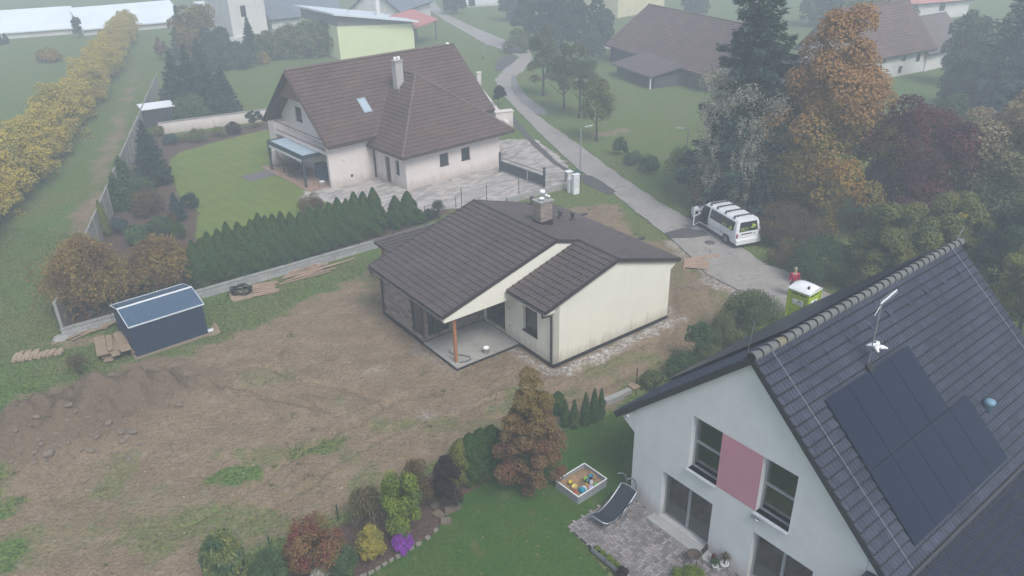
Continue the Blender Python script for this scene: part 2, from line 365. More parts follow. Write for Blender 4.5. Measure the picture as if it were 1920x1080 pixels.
def build_ground():
    xs = np.concatenate([np.linspace(-420, -72, 40), np.arange(-70, -32, .7), np.arange(-32, 24, .17), np.arange(24, 70, .9), np.linspace(72, 420, 40)])
    ys = np.concatenate([np.linspace(-60, 13, 12), np.arange(14, 60, .17), np.arange(60, 190, .9), np.linspace(192, 520, 40)])
    X, Y = np.meshgrid(xs, ys); nx, ny = len(xs), len(ys)
    x, y = X.ravel(), Y.ravel()
    near = (x > -75) & (x < 60) & (y > 10) & (y < 110)
    Z = np.zeros(x.shape); Z[near] = hgt(x[near], y[near])
    idx = np.arange(nx*ny).reshape(ny, nx)
    F = np.stack([idx[:-1, :-1], idx[:-1, 1:], idx[1:, 1:], idx[1:, :-1]], -1).reshape(-1, 4)
    me = npmesh('ground', np.stack([x, y, Z], 1), F, True)
    n1 = fbm(x*.45, y*.45, 4, 21)-.5; n2 = fbm(x*1.6, y*1.6, 4, 31)-.5
    d = np.full(x.shape, -50.); d[near] = sdpoly(x[near], y[near], PLOT)
    dirt = np.clip((d + n1*2.2 + n2*1.4)/.9+.5, 0, 1)
    grass = 1-dirt
    def ell(px, py, rx, ry, a):       # grassy patch on the plot, centre in photo px, radii in metres along/across the view
        cx, cy = G(px, py); q = ((x-cx)/rx)**2 + ((y-cy)/ry)**2
        return a*np.clip(1.15 - q*.8 + n1*2.4 + n2*2.6, 0, 1)
    for e in ((440, 893, 1.1, .45, 1.), (590, 838, 1.4, .7, .75), (655, 820, .9, .4, .5), (25, 950, .7, .6, 1.), (10, 1050, .6, .8, .9), (215, 910, 1.6, .8, .35), (340, 1000, 2.6, 1.2, .55), (480, 985, 2.2, .8, .5), (180, 700, 1.3, .7, .8), (330, 660, 1.6, .5, .75), (600, 960, 1.2, .5, .3), (700, 520, 1.2, .6, .5), (735, 740, 1., .5, .35), (880, 800, 1.4, .5, .4), (1300, 560, 1.2, .9, .45), (1330, 600, 1.2, .6, .4), (690, 560, .8, .8, .5), (250, 985, 1.4, .6, .4), (1240, 690, 1.0, .5, .55), (120, 930, 1.5, .8, .3), (300, 950, 3.5, 1.6, .3), (160, 1020, 2.5, 1.2, .35), (420, 1000, 3., 1.2, .4), (100, 900, 2., .8, .25), (560, 905, 2., .8, .3)):
        grass = np.maximum(grass, np.where(near, ell(*e), 0))
    grass = np.where(near & (d > 0), np.maximum(grass, np.clip((fbm(x*.5, y*.5, 5, 47)-.53)*3.2, 0, .5)*(1-np.clip(hmacro(x, y)*3, 0, 1))), grass)
    wheel = np.zeros(x.shape)
    mul = np.zeros(x.shape)
    for P in (BED2, GDN1, BEDH):
        q = np.full(x.shape, -50.); q[near] = sdpoly(x[near], y[near], P)
        mul = np.maximum(mul, np.clip((q + n2*.5)/.25+.5, 0, 1))
    grav = np.zeros(x.shape)
    B = lambda a, b: loc2w(*BU, a, b)
    for (ax, ay), (bx, by), wd, am in ((B(.2, -.45), B(8.3, -.5), .55, 1.), (B(-.4, -.2), B(-.5, 2.6), .45, .75), (B(-4.2, 2.6), B(-4.3, 6), .5, .35), (B(8.5, 0), B(8.8, 9), .6, .5), (G(1255, 455), G(1330, 522), .5, .6), (G(1330, 522), G(1400, 556), .7, .8), (G(790, 785), G(800, 775), .5, .6), (G(690, 700), G(720, 690), .5, .3)):
        ex, ey = bx-ax, by-ay; t = np.clip(((x-ax)*ex + (y-ay)*ey)/(ex*ex+ey*ey), 0, 1)
        q = np.hypot(x-ax-t*ex, y-ay-t*ey)
        grav = np.maximum(grav, am*np.clip((wd - q + n2*1.)/.4, 0, 1))
    # trodden tracks in the meadow by the fence and dry soil by the road
    tr = np.zeros(x.shape)
    for a, b, wd in ((G(130, 520), G(200, 300), 1.1), (G(200, 300), G(255, 140), .9), (G(165, 640), G(60, 650), .8), (G(1120, 250), G(1180, 245), 1.2)):
        ex, ey = b[0]-a[0], b[1]-a[1]; t = np.clip(((x-a[0])*ex + (y-a[1])*ey)/(ex*ex+ey*ey), 0, 1)
        q = np.hypot(x-a[0]-t*ex, y-a[1]-t*ey); tr = np.maximum(tr, np.clip((wd - q + n1*3 + n2*2)/1.2, 0, .75))
    grass = grass*(1-tr)*(1-np.clip(grav*1.5, 0, 1))
    lush = np.clip(.5 + n1*1.6 + n2*.5, 0, 1)
    mound = np.where(near, np.clip(hmacro(x, y)*1.3, 0, 1), 0)
    for nme, a in (('grass', grass), ('mulch', mul), ('gravel', grav), ('lush', lush), ('mound', mound)):
        at = me.attributes.new(nme, 'FLOAT', 'POINT'); at.data.foreach_set('value', a.astype(np.float32))
    m, nt = newmat('earth_and_meadow')
    at = lambda n: nd(nt, 'Attribute', attribute_name=n).outputs['Fac']
    P = nd(nt, 'NewGeometry').outputs['Position']
    ns = lambda sc, d=5., r=.6: nd(nt, 'TexNoise', {'Vector': P, 'Scale': sc, 'Detail': d, 'Roughness': r}).outputs[0]
    vo = nd(nt, 'TexVoronoi', {'Vector': P, 'Scale': 7.5, 'Randomness': 1.}); vs = nd(nt, 'TexVoronoi', {'Vector': P, 'Scale': 17., 'Randomness': 1.})
    soil = mixc(nt, maprange(nt, ns(.55), .34, .66), (.182, .130, .077), (.262, .192, .12))
    soil = mixc(nt, maprange(nt, ns(6.5, 7., .75), .46, .66), soil, (.115, .082, .055))
    soil = mixc(nt, maprange(nt, ns(22., 3.), .5, .68), soil, (.30, .24, .175))
    soil = mixc(nt, maprange(nt, ns(1.7, 5.), .55, .72), soil, (.255, .205, .155))
    peb = nd(nt, 'Math', {0: maprange(nt, vs.outputs['Distance'], .22, .12), 1: maprange(nt, nd(nt, 'SeparateColor', {0: vs.outputs['Color']}).outputs[0], .72, .8)}, operation='MULTIPLY').outputs[0]
    soil = mixc(nt, peb, soil, (.36, .33, .29))
    soil = mixc(nt, nd(nt, 'Math', {0: at('mound'), 1: .75}, operation='MULTIPLY').outputs[0], soil, (.125, .092, .066))
    ga = mixc(nt, at('lush'), (.19, .19, .068), (.13, .205, .05))
    ga = mixc(nt, maprange(nt, ns(7., 6.), .38, .66), ga, (.035, .065, .022))
    ga = mixc(nt, maprange(nt, ns(1.2, 6.), .58, .78), ga, (.15, .13, .065))
    nz = nd(nt, 'Math', {0: ns(5., 6., .7), 1: .5}, operation='SUBTRACT').outputs[0]
    f = nd(nt, 'Math', {0: at('grass'), 1: nz}, operation='ADD')
    col = mixc(nt, maprange(nt, f.outputs[0], .25, .75), soil, ga)
    mu = mixc(nt, maprange(nt, ns(14., 6.), .4, .65), (.075, .05, .04), (.14, .095, .075))
    col = mixc(nt, at('mulch'), col, mu)
    gv = mixc(nt, maprange(nt, nd(nt, 'SeparateColor', {0: vo.outputs['Color']}).outputs[0], .2, .9), (.24, .21, .185), (.55, .54, .52))
    gf = nd(nt, 'Math', {0: at('gravel'), 1: maprange(nt, ns(6., 5., .7), .36, .56)}, operation='MULTIPLY').outputs[0]
    col = mixc(nt, gf, col, gv)
    hb = nd(nt, 'Math', {0: ns(9., 8., .7), 1: vo.outputs['Distance']}, operation='SUBTRACT').outputs[0]
    finish(nt, col, .95, 0, .1, hb, .055, .9)
    struct('ground', me, m)
build_ground()

def lawnmat(name, a, b, c, stripe=0.):
    m, nt = newmat(name); P = nd(nt, 'NewGeometry').outputs['Position']
    ns = lambda sc, d=5., r=.65: nd(nt, 'TexNoise', {'Vector': P, 'Scale': sc, 'Detail': d, 'Roughness': r}).outputs[0]
    col = mixc(nt, maprange(nt, ns(.5), .36, .64), a, b)
    col = mixc(nt, maprange(nt, ns(9., 6.), .45, .7), col, tuple(v*.6 for v in a))
    col = mixc(nt, maprange(nt, ns(.9, 5.), .57, .74), col, c)
    wv = nd(nt, 'TexWave', {'Vector': P, 'Scale': .42, 'Distortion': 1.2, 'Detail': 2.}, bands_direction='DIAGONAL')
    col = mixc(nt, maprange(nt, wv.outputs['Fac'], .3, .7, 0., stripe), col, tuple(v*.62 for v in b))
    fl = nd(nt, 'TexVoronoi', {'Vector': P, 'Scale': 2.6}); sc = nd(nt, 'SeparateColor', {0: fl.outputs['Color']})
    lf = nd(nt, 'Math', {0: maprange(nt, fl.outputs['Distance'], .12, .08), 1: maprange(nt, sc.outputs[0], .7, .72)}, operation='MULTIPLY').outputs[0]
    col = mixc(nt, lf, col, (.24, .16, .07))
    finish(nt, col, .95, 0, .1, ns(22., 6.), .05, .9); return m
def sheet(name, pts, z, mat, step=.35, wob=.0, kind='structure', h=None, edge=.04):
    # flat sheet with a softly uneven outline, subdivided round its rim and given a shallow side
    out = []
    n = len(pts)
    for i in range(n):
        a, b = Vector(pts[i]), Vector(pts[(i+1) % n]); k = max(1, int((b-a).length/step))
        nrm = Vector((-(b-a).y, (b-a).x)).normalized()
        for j in range(k):
            p = a.lerp(b, j/k)
            w = (float(fbm(np.array([p.x*.9]), np.array([p.y*.9]), 3, 77)[0])-.5)*2*wob
            out.append((p.x+nrm.x*w, p.y+nrm.y*w))
    m = MB(); m.prism(out, lambda a, b, d: (a, b, d), z-edge, z)
    return struct(name, m, mat, kind)
M_lawn1 = lawnmat('mown_lawn', (.175, .215, .05), (.135, .19, .045), (.155, .195, .06), .16)
M_lawn2 = lawnmat('garden_lawn', (.045, .115, .022), (.08, .125, .028), (.14, .13, .055), .1)
sheet('lawn', LAWN1, .02, M_lawn1, .6, .25)
sheet('garden_lawn', LAWN2, .02, M_lawn2, .4, .12)
def roadmat():
    m, nt = newmat('worn_asphalt'); P = nd(nt, 'NewGeometry').outputs['Position']
    ns = lambda sc, d=5., r=.65: nd(nt, 'TexNoise', {'Vector': P, 'Scale': sc, 'Detail': d, 'Roughness': r}).outputs[0]
    col = mixc(nt, maprange(nt, ns(.35, 5.), .35, .65), (.25, .23, .21), (.31, .285, .26))
    col = mixc(nt, maprange(nt, ns(2.2, 6.), .52, .72), col, (.20, .18, .16))
    vo = nd(nt, 'TexVoronoi', {'Vector': P, 'Scale': .55}, feature='DISTANCE_TO_EDGE')
    cr = nd(nt, 'Math', {0: maprange(nt, vo.outputs['Distance'], .02, .004), 1: maprange(nt, ns(.8), .5, .6)}, operation='MULTIPLY').outputs[0]
    col = mixc(nt, cr, col, (.10, .09, .085))
    col = mixc(nt, maprange(nt, ns(60., 2.), .55, .75), col, (.36, .34, .32))
    finish(nt, col, .9, 0, .2, ns(30., 4.), .01); return m
def ribbon(name, L, R, z, mat, wob=.15):
    out = []
    for side in (L, R):
        q = []
        for i in range(len(side)-1):
            a, b = Vector(side[i]), Vector(side[i+1]); k = max(1, int((b-a).length/.5))
            for j in range(k):
                p = a.lerp(b, j/k); nr = Vector((-(b-a).y, (b-a).x)).normalized()
                w = (float(fbm(np.array([p.x*1.1]), np.array([p.y*1.1]), 3, 55)[0])-.5)*2*wob
                q.append((p.x+nr.x*w, p.y+nr.y*w))
        q.append(side[-1]); out.append(q)
    m = MB(); m.prism(out[0]+out[1][::-1], lambda a, b, d: (a, b, d), z-.06, z)
    return struct(name, m, mat)
ribbon('road', W(*RL), W(*RR), .03, roadmat())
M_patch = pm('fresh_asphalt', (.06, .055, .055), (.09, .08, .078), 2.5, .95, bump=.01, bscale=30)
M_gravelgrey = pm('grey_gravel', (.15, .145, .14), (.21, .20, .19), 5, .95, bump=.03, bscale=22)
for nm, pts, mt in (('asphalt_patch', W((1088, 328), (1110, 330), (1130, 342), (1156, 360), (1140, 366), (1112, 352), (1092, 342)), M_patch),
                    ('asphalt_patch', W((930, 112), (955, 104), (970, 106), (960, 120), (938, 134), (928, 130)), M_patch),
                    ('asphalt_patch', W((1245, 437), (1280, 428), (1318, 432), (1332, 442), (1300, 446), (1256, 448)), M_patch),
                    ('gravel_verge', W((958, 142), (966, 140), (972, 160), (992, 185), (1020, 205), (1026, 216), (1005, 214), (975, 190), (958, 166)), M_gravelgrey),
                    ('trench_strip', W((950, 214), (958, 212), (985, 245), (1010, 272), (1045, 305), (1090, 330), (1082, 336), (1035, 306), (998, 272), (968, 240)), M_patch)):
    sheet(nm, pts, .036, mt, .4, .12, edge=.05)
# paved drive of the brown-roofed house: slabs of several pale tones, laid in courses
def paving(name, poly, ang, lx, ly, z, mats, gap=.012, herring=False):
    P = np.array(poly); c, s = math.cos(ang), math.sin(ang)
    A = P[:, 0]*c + P[:, 1]*s; B = -P[:, 0]*s + P[:, 1]*c
    m = MB(); cs = []
    if herring:
        n = int(max(np.ptp(A), np.ptp(B))/ly)+6
        a0, b0 = A.min()-.3, B.min()-.3
        for r in range(n):
            for k in range(-n, n):
                x0 = a0 + (r + 4*k)*ly; y0 = b0 + r*ly
                cs.append((x0, y0, 2*ly, ly)); cs.append((x0 + 3*ly, y0, ly, 2*ly))
    else:
        y = B.min(); r = 0
        rr = random.Random(3)
        while y < B.max():
            x = A.min() - rr.random()*lx
            while x < A.max():
                l = lx*rr.choice((.6, 1, 1, 1.5)); cs.append((x, y, l, ly)); x += l
            y += ly
    C = np.array([(x+w/2, y+h/2) for x, y, w, h in cs])
    wx, wy = C[:, 0]*c - C[:, 1]*s, C[:, 0]*s + C[:, 1]*c
    ok = sdpoly(wx, wy, poly) > 0
    for (x, y, w, h), k in zip(cs, ok):
        if not k: continue
        g = gap/2; q = [(x+g, y+g), (x+w-g, y+g), (x+w-g, y+h-g), (x+g, y+h-g)]
        dz = random.uniform(-.003, .003)
        q = [(a*c - b*s, a*s + b*c, z+dz) for a, b in q]
        m.add(q, [(0, 1, 2, 3)])
    return struct(name, m, mats)
M_pave = pm('pale_paving', (.40, .36, .33), (.30, .27, .25), .7, .9, isl=.3)
M_herr = pm('grey_pavers', (.26, .235, .23), (.20, .18, .18), 1.2, .9, isl=.38)
M_joint = pm('paving_joints', (.12, .11, .10), None, 8, .95)
sheet('driveway_bed', DRIVE, .012, M_pave, .6, .05)
paving('driveway', DRIVE, .706, .62, .3, .022, M_pave, .02)
PATIO = [loc2w(*RH, x, y) for x, y in ((-.35, -.02), (-.35, -2.95), (9.6, -2.95), (9.6, -.02))]
sheet('patio_bed', PATIO, .03, M_joint, 2, 0)
paving('patio', PATIO, -.906, .2, .105, .05, M_herr, .016, True)
# ------------------------------------------------------------------ new bungalow
def bungalow():
    t = thing('bungalow', 'newly built cream bungalow with dark brown tiled roof and covered porch on bare earth', 'house', (BU[0], BU[1], 0), BU[2])
    zs = lambda x: 5.115 - .285*abs(x-2.522) if x > 2.522 else 5.115 - .292*(2.522-x)      # main roof surface
    zw = lambda x: 4.729 - .305*(3.935-x)                                                   # wing front slope
    M_roof = pm('brown_metal_tiles', (.070, .053, .050), (.088, .067, .063), .5, .5, spec=.3, cell=.10)
    M_brick = newbrick()
    # walls: wing
    m = MB()
    X0 = lambda a, b, d: (d, a, b)                     # wall in plane x=0, a along y
    Y0 = lambda a, b, d: (a, d, b)
    m.wall([(0, .15), (5.84, .15), (5.84, 3.25), (0, 3.25)], [(1.24, 2.38, 1.1, 2.5), (3.9, 5.8, .2, 2.35)], X0, .35)
    m.wall([(.002, .15), (7.99, .15), (7.99, zs(7.99)-.14), (3.935, 4.56), (.002, zw(0)-.14)], [], Y0, .35)
    m.prism([(7.64, .15), (7.99, .15), (7.99, 3.4), (7.64, 3.4)], lambda a, b, d: (a, d, b), .36, 10.0)
    m.wall([(-3.40, .15), (7.6, .15), (7.6, 3.4), (2.5, 4.9), (-3.40, 3.05)], [], lambda a, b, d: (a, 10.0-d, b), .3)
    obj('wall', m, M_cream, t)
    # white gable panel beneath the long rake, and boxed soffits
    m = MB()
    m.prism([(-4.30, 2.72), (.02, 2.72), (.02, 3.3), (3.9, 4.45), (3.4, zs(3.4)-.16), (2.522, 4.94), (-4.30, zs(-4.3)-.12)], Y0, 2.86, 3.06)
    m.prism([(-4.36, 2.80), (-3.9, 2.72), (-3.9, 2.78), (-4.36, 2.9)], Y0, 3.062, 10.0)
    m.prism([(-.56, 3.10), (-.003, 3.10), (-.003, 3.22), (-.56, 3.22)], Y0, -.1, 2.85)
    m.prism([(8.0, 2.90), (8.42, 3.18), (8.42, 3.3), (8.0, 3.38)], Y0, .0, 10.0)
    obj('gable_panel', m, M_cream, t)
    # brick faced living room with its corner window
    m = MB()
    m.wall([(5.86, .15), (10.0, .15), (10.0, 2.82), (5.86, 2.82)], [(5.861, 7.0, .35, 2.55)], lambda a, b, d: (-3.784+d, a, b), .3)
    obj('brick_wall', m, M_brick, t)
    m = MB()
    m.wall([(-3.48, .15), (-.003, .15), (-.003, 2.85), (-3.48, 2.85)], [(-3.479, -2.2, .35, 2.55)], lambda a, b, d: (a, 5.86+d, b), .3)
    obj('brick_wall', m, M_brick, t, 'brick faced wall at the back of the porch')
    window(t, lambda a, b, d: (-3.784+d, a, b), 5.92, 7.0, .35, 2.55, .06, M_anth, fw=.07, mull=(), name='corner_window')
    window(t, lambda a, b, d: (a, 5.86+d, b), -3.72, -2.2, .35, 2.55, .06, M_anth, fw=.07, mull=(-3.1,), name='corner_window')
    m = MB(); m.box(-3.79, -3.70, 5.85, 5.93, .3, 2.7); obj('corner_post', m, M_anth, t)
    window(t, X0, 1.24, 2.38, 1.1, 2.5, .16, M_anth, sill=(.06, M_anth), fw=.06)
    window(t, X0, 3.9, 5.8, .2, 2.35, .18, M_anth, fw=.08, mull=(4.85,), name='sliding_door')
    # porch slab, plinth
    m = MB(); m.box(-3.80, 0., 2.75, 5.86, -.3, .10); obj('porch_slab', m, pm('porch_concrete', (.36, .35, .32), (.27, .25, .23), .9, .9, bump=.004), t)
    m = MB(); m.box(.02, 7.95, .02, 9.98, -.4, .151); m.box(-3.77, .019, 5.88, 9.97, -.4, .151); m.box(-3.84, -3.805, 2.72, 9.99, -.4, .06); m.box(-3.80, -.02, 2.70, 2.745, -.4, .06); m.box(-.03, 8.02, -.028, .018, -.4, .12); m.box(-.03, .018, .02, 2.75, -.4, .12)
    obj('plinth', m, M_plinth, t)
    m = MB(); m.box(-3.60, -3.46, 3.16, 3.30, .14, 2.72); m.cur = 1; m.box(-3.56, -3.50, 3.2, 3.26, .1, .14); obj('post', m, [pm('larch_post', (.40, .17, .075), (.33, .14, .06), 5, .65), M_grey], t)
    # roof: solid deck, tiled skins, trims
    r = MB()
    def deck(x0, z0, x1, z1, y0, y1, th=.12): r.prism([(x0, z0-.03), (x1, z1-.03), (x1, z1-th-.03), (x0, z0-th-.03)], Y0, y0, y1)
    deck(-4.39, zs(-4.39), 2.522, 5.115, 2.83, 10.13)
    deck(2.522, 5.115, 8.50, zs(8.5), 2.83, 10.13)
    deck(-.64, zw(-.64), 3.935, 4.729, -.16, 2.829)
    deck(3.935, 4.729, 8.50, zs(8.5), -.16, 2.829)
    roof = obj('roof', r, M_brownmetal, t)
    sk = MB()
    def skin(xe, ze, xt, zt, y0, y1):
        L = math.hypot(xt-xe, zt-ze)
        tiles(sk, (xe, y0, ze), (0, 1, 0), (xt-xe, 0, zt-ze), L, lambda v: 0, lambda v: y1-y0, .37, .24, .032, .05, 6)
    skin(-4.41, zs(-4.41), 2.522, 5.115, 2.88, 10.08)
    skin(8.52, zs(8.52), 2.522, 5.115, 2.88, 10.08)
    skin(-.66, zw(-.66), 3.935, 4.729, -.10, 2.81)
    skin(8.52, zs(8.52), 3.935, 4.729, -.10, 2.879)
    obj('roof_tiles', sk, [M_roof, M_edge_shade_b], roof)
    tr = MB()
    for (xa, za, xb, zb, y) in ((-4.40, zs(-4.4), 2.522, 5.115, 2.84), (2.522, 5.115, 3.95, 4.71, 2.84), (-4.4, zs(-4.4), 2.522, 5.115, 10.12), (2.522, 5.115, 8.5, zs(8.5), 10.12), (-.65, zw(-.65), 3.935, 4.729, -.15), (3.935, 4.729, 8.5, zs(8.5), -.15)):
        tr.bar((xa, y, za-.045), (xb, y, zb-.045), .07, .20)
    obj('verge_trim', tr, M_brownmetal, roof)
    rd = MB(); rd.tube([(2.522, 2.8, 5.13), (2.522, 10.15, 5.13)], .085, 8); rd.tube([(3.935, -.18, 4.745), (3.935, 2.8, 4.745)], .085, 8)
    obj('ridge_cap', rd, M_brownmetal, roof)
    gt = MB()
    def gutter(x, z, y0, y1): gt.prism([(x+.065*math.cos(a), z+.065*math.sin(a)) for a in [PI+PI*k/8 for k in range(9)]] + [(x+.05*math.cos(a), z+.02+.05*math.sin(a)) for a in [2*PI-PI*k/8 for k in range(9)]], Y0, y0, y1)
    gutter(-4.47, zs(-4.4)-.06, 2.85, 10.1); gutter(-.72, zw(-.65)-.06, -.12, 2.8); gutter(8.58, zs(8.5)-.06, -.12, 10.1)
    obj('gutter', gt, M_brownmetal, t)
    for pts in (((-.72, -.02, 3.22), (-.7, .0, 3.0), (-.3, .06, 2.92), (-.1, .1, 2.85), (-.075, .1, 2.6), (-.075, .1, .1)),
                ((-4.47, 9.95, 2.98), (-4.4, 9.9, 2.75), (-3.95, 9.88, 2.65), (-3.87, 9.88, 2.5), (-3.87, 9.88, .08))):
        m = MB(); m.smooth = True; m.tube(pts, .05, 8); obj('downpipe', m, M_brownmetal, t)
    for y in (3.3, 8.1):
        m = MB(); m.box(8.6, 9.3, y-.12, y+.12, zs(8.5)-.2, zs(8.5)-.1); obj('gutter_end', m, M_brownmetal, t)
    # chimney with cowls, vents
    cx, cy = 4.0, 5.75
    m = MB(); m.box(cx-.40, cx+.40, cy-.33, cy+.33, 4.35, 6.02); c = obj('chimney', m, M_brick, t)
    m = MB(); m.box(cx-.47, cx+.47, cy-.40, cy+.40, 6.02, 6.10); obj('chimney_slab', m, M_conc, c)
    m = MB(); m.box(cx-.43, cx+.43, cy-.36, cy+.36, 4.3, 4.98); obj('flashing', m, pm('dark_flashing', (.03, .02, .02), None, 5, .4), c)
    for dx, dy, h, rr in ((-.18, -.12, .16, .15), (.12, .18, .42, .16), (.22, -.02, .22, .08), (.28, -.16, .18, .08)):
        m = MB(); m.smooth = True; m.lathe([(rr*.6, 0), (rr*.6, h*.7), (rr*1.1, h*.72), (rr*.9, h), (rr*.3, h+.04)], 14, (cx+dx, cy+dy, 6.10)); obj('cowl', m, M_plastic, c)
    for x, y, s in ((6.35, 10.0-.35, 1.), (6.05, 6.72, 1.1), (6.75, 6.45, 1.)):
        z = zs(x); m = MB(); m.smooth = True; m.lathe([(.17*s, -.05), (.17*s, .10), (.09*s, .16), (.085*s, .42), (.13*s, .44), (.13*s, .56), (.05, .58)], 12, (x, y, z)); obj('roof_vent', m, M_brownmetal, t)
    for z in (.75, 1.75):
        m = MB(); m.box(-.02, .0-.002, 3.5, 3.56, z, z+.06); obj('cable_outlet', m, M_black, t)
    # carport at the back
    c = thing('carport', 'low brown roofed timber carport behind the new bungalow', 'carport', (BU[0], BU[1], 0), BU[2])
    m = MB(); m.prism([(-2.4, 2.72), (5.5, 2.72), (5.5, 2.84), (-2.4, 2.84)], Y0, 10.4, 13.3)
    rf = obj('roof', m, M_brownmetal, c)
    sk = MB(); tiles(sk, (-2.45, 10.4, 2.86), (1, 0, 0), (0, 1, .02), 2.95, lambda v: 0, lambda v: 8, .355, .19, .02, .03)
    obj('roof_tiles', sk, [M_roof, M_edge_shade_b], rf)
    for x, y in ((-2.1, 12.9), (-2.1, 10.8), (1.5, 12.9), (5.2, 12.9)):
        m = MB(); m.box(x-.08, x+.08, y-.08, y+.08, -.1, 2.72); m.bar((x, y, 2.2), (x+.45, y, 2.7), .08, .08); obj('post', m, M_wood, c)
    m = MB(); m.box(-2.3, 5.4, 12.8, 13.0, 2.55, 2.715); m.box(-2.3, 5.4, 10.7, 10.9, 2.55, 2.715); obj('beam', m, M_wood, c)
    return t
def newbrick():
    m, nt = newmat('brown_brick_slips')
    tc = nd(nt, 'TexCoord').outputs['Object']
    sp = nd(nt, 'SeparateXYZ', {0: tc})
    ad = nd(nt, 'Math', {0: sp.outputs[0], 1: sp.outputs[1]}, operation='ADD').outputs[0]
    v = nd(nt, 'CombineXYZ', {0: ad, 1: sp.outputs[2], 2: 0.}).outputs[0]
    b = nd(nt, 'TexBrick', {'Vector': v, 'Color1': (.31, .245, .21, 1), 'Color2': (.12, .092, .08, 1), 'Mortar': (.26, .24, .22, 1), 'Scale': 1., 'Mortar Size': .008, 'Brick Width': .42, 'Row Height': .13, 'Bias': -.1})
    n = nd(nt, 'TexNoise', {'Vector': tc, 'Scale': 1.6, 'Detail': 4.})
    col = mixc(nt, maprange(nt, n.outputs[0], .45, .7, 0, .3), b.outputs[0], (.29, .235, .21))
    finish(nt, col, .9, 0, .2, b.outputs['Fac'], -.008, .8)
    return m
bungalow()
bk = thing('bucket', 'white plastic bucket standing on the bungalow porch slab', 'bucket', (*loc2w(*BU, -1.87, 2.98), .10))
m = MB(); m.smooth = True; m.lathe([(.11, 0), (.15, .30), (.165, .30), (.165, .34), (.135, .34), (.10, .05)], 16); obj('body', m, M_plastic, bk)
m = MB(); m.tube([(.16*math.cos(a), .16*math.sin(a)*.3+.05, .33-.15*math.sin(a)) for a in [PI*k/8 for k in range(9)]], .008, 5); obj('handle', m, M_black, bk)
m = MB(); m.smooth = True
m.tube([(*loc2w(*BU, x, y), .125) for x, y in ((-3.15, 4.35), (-3.3, 4.2), (-3.25, 3.9), (-3.0, 3.6), (-2.75, 3.2), (-2.85, 2.95), (-3.1, 2.95), (-3.45, 3.05))], .022, 6)
tag(obj('cable', m, M_black), 'black cable loop lying on the porch slab by the timber post', 'cable')

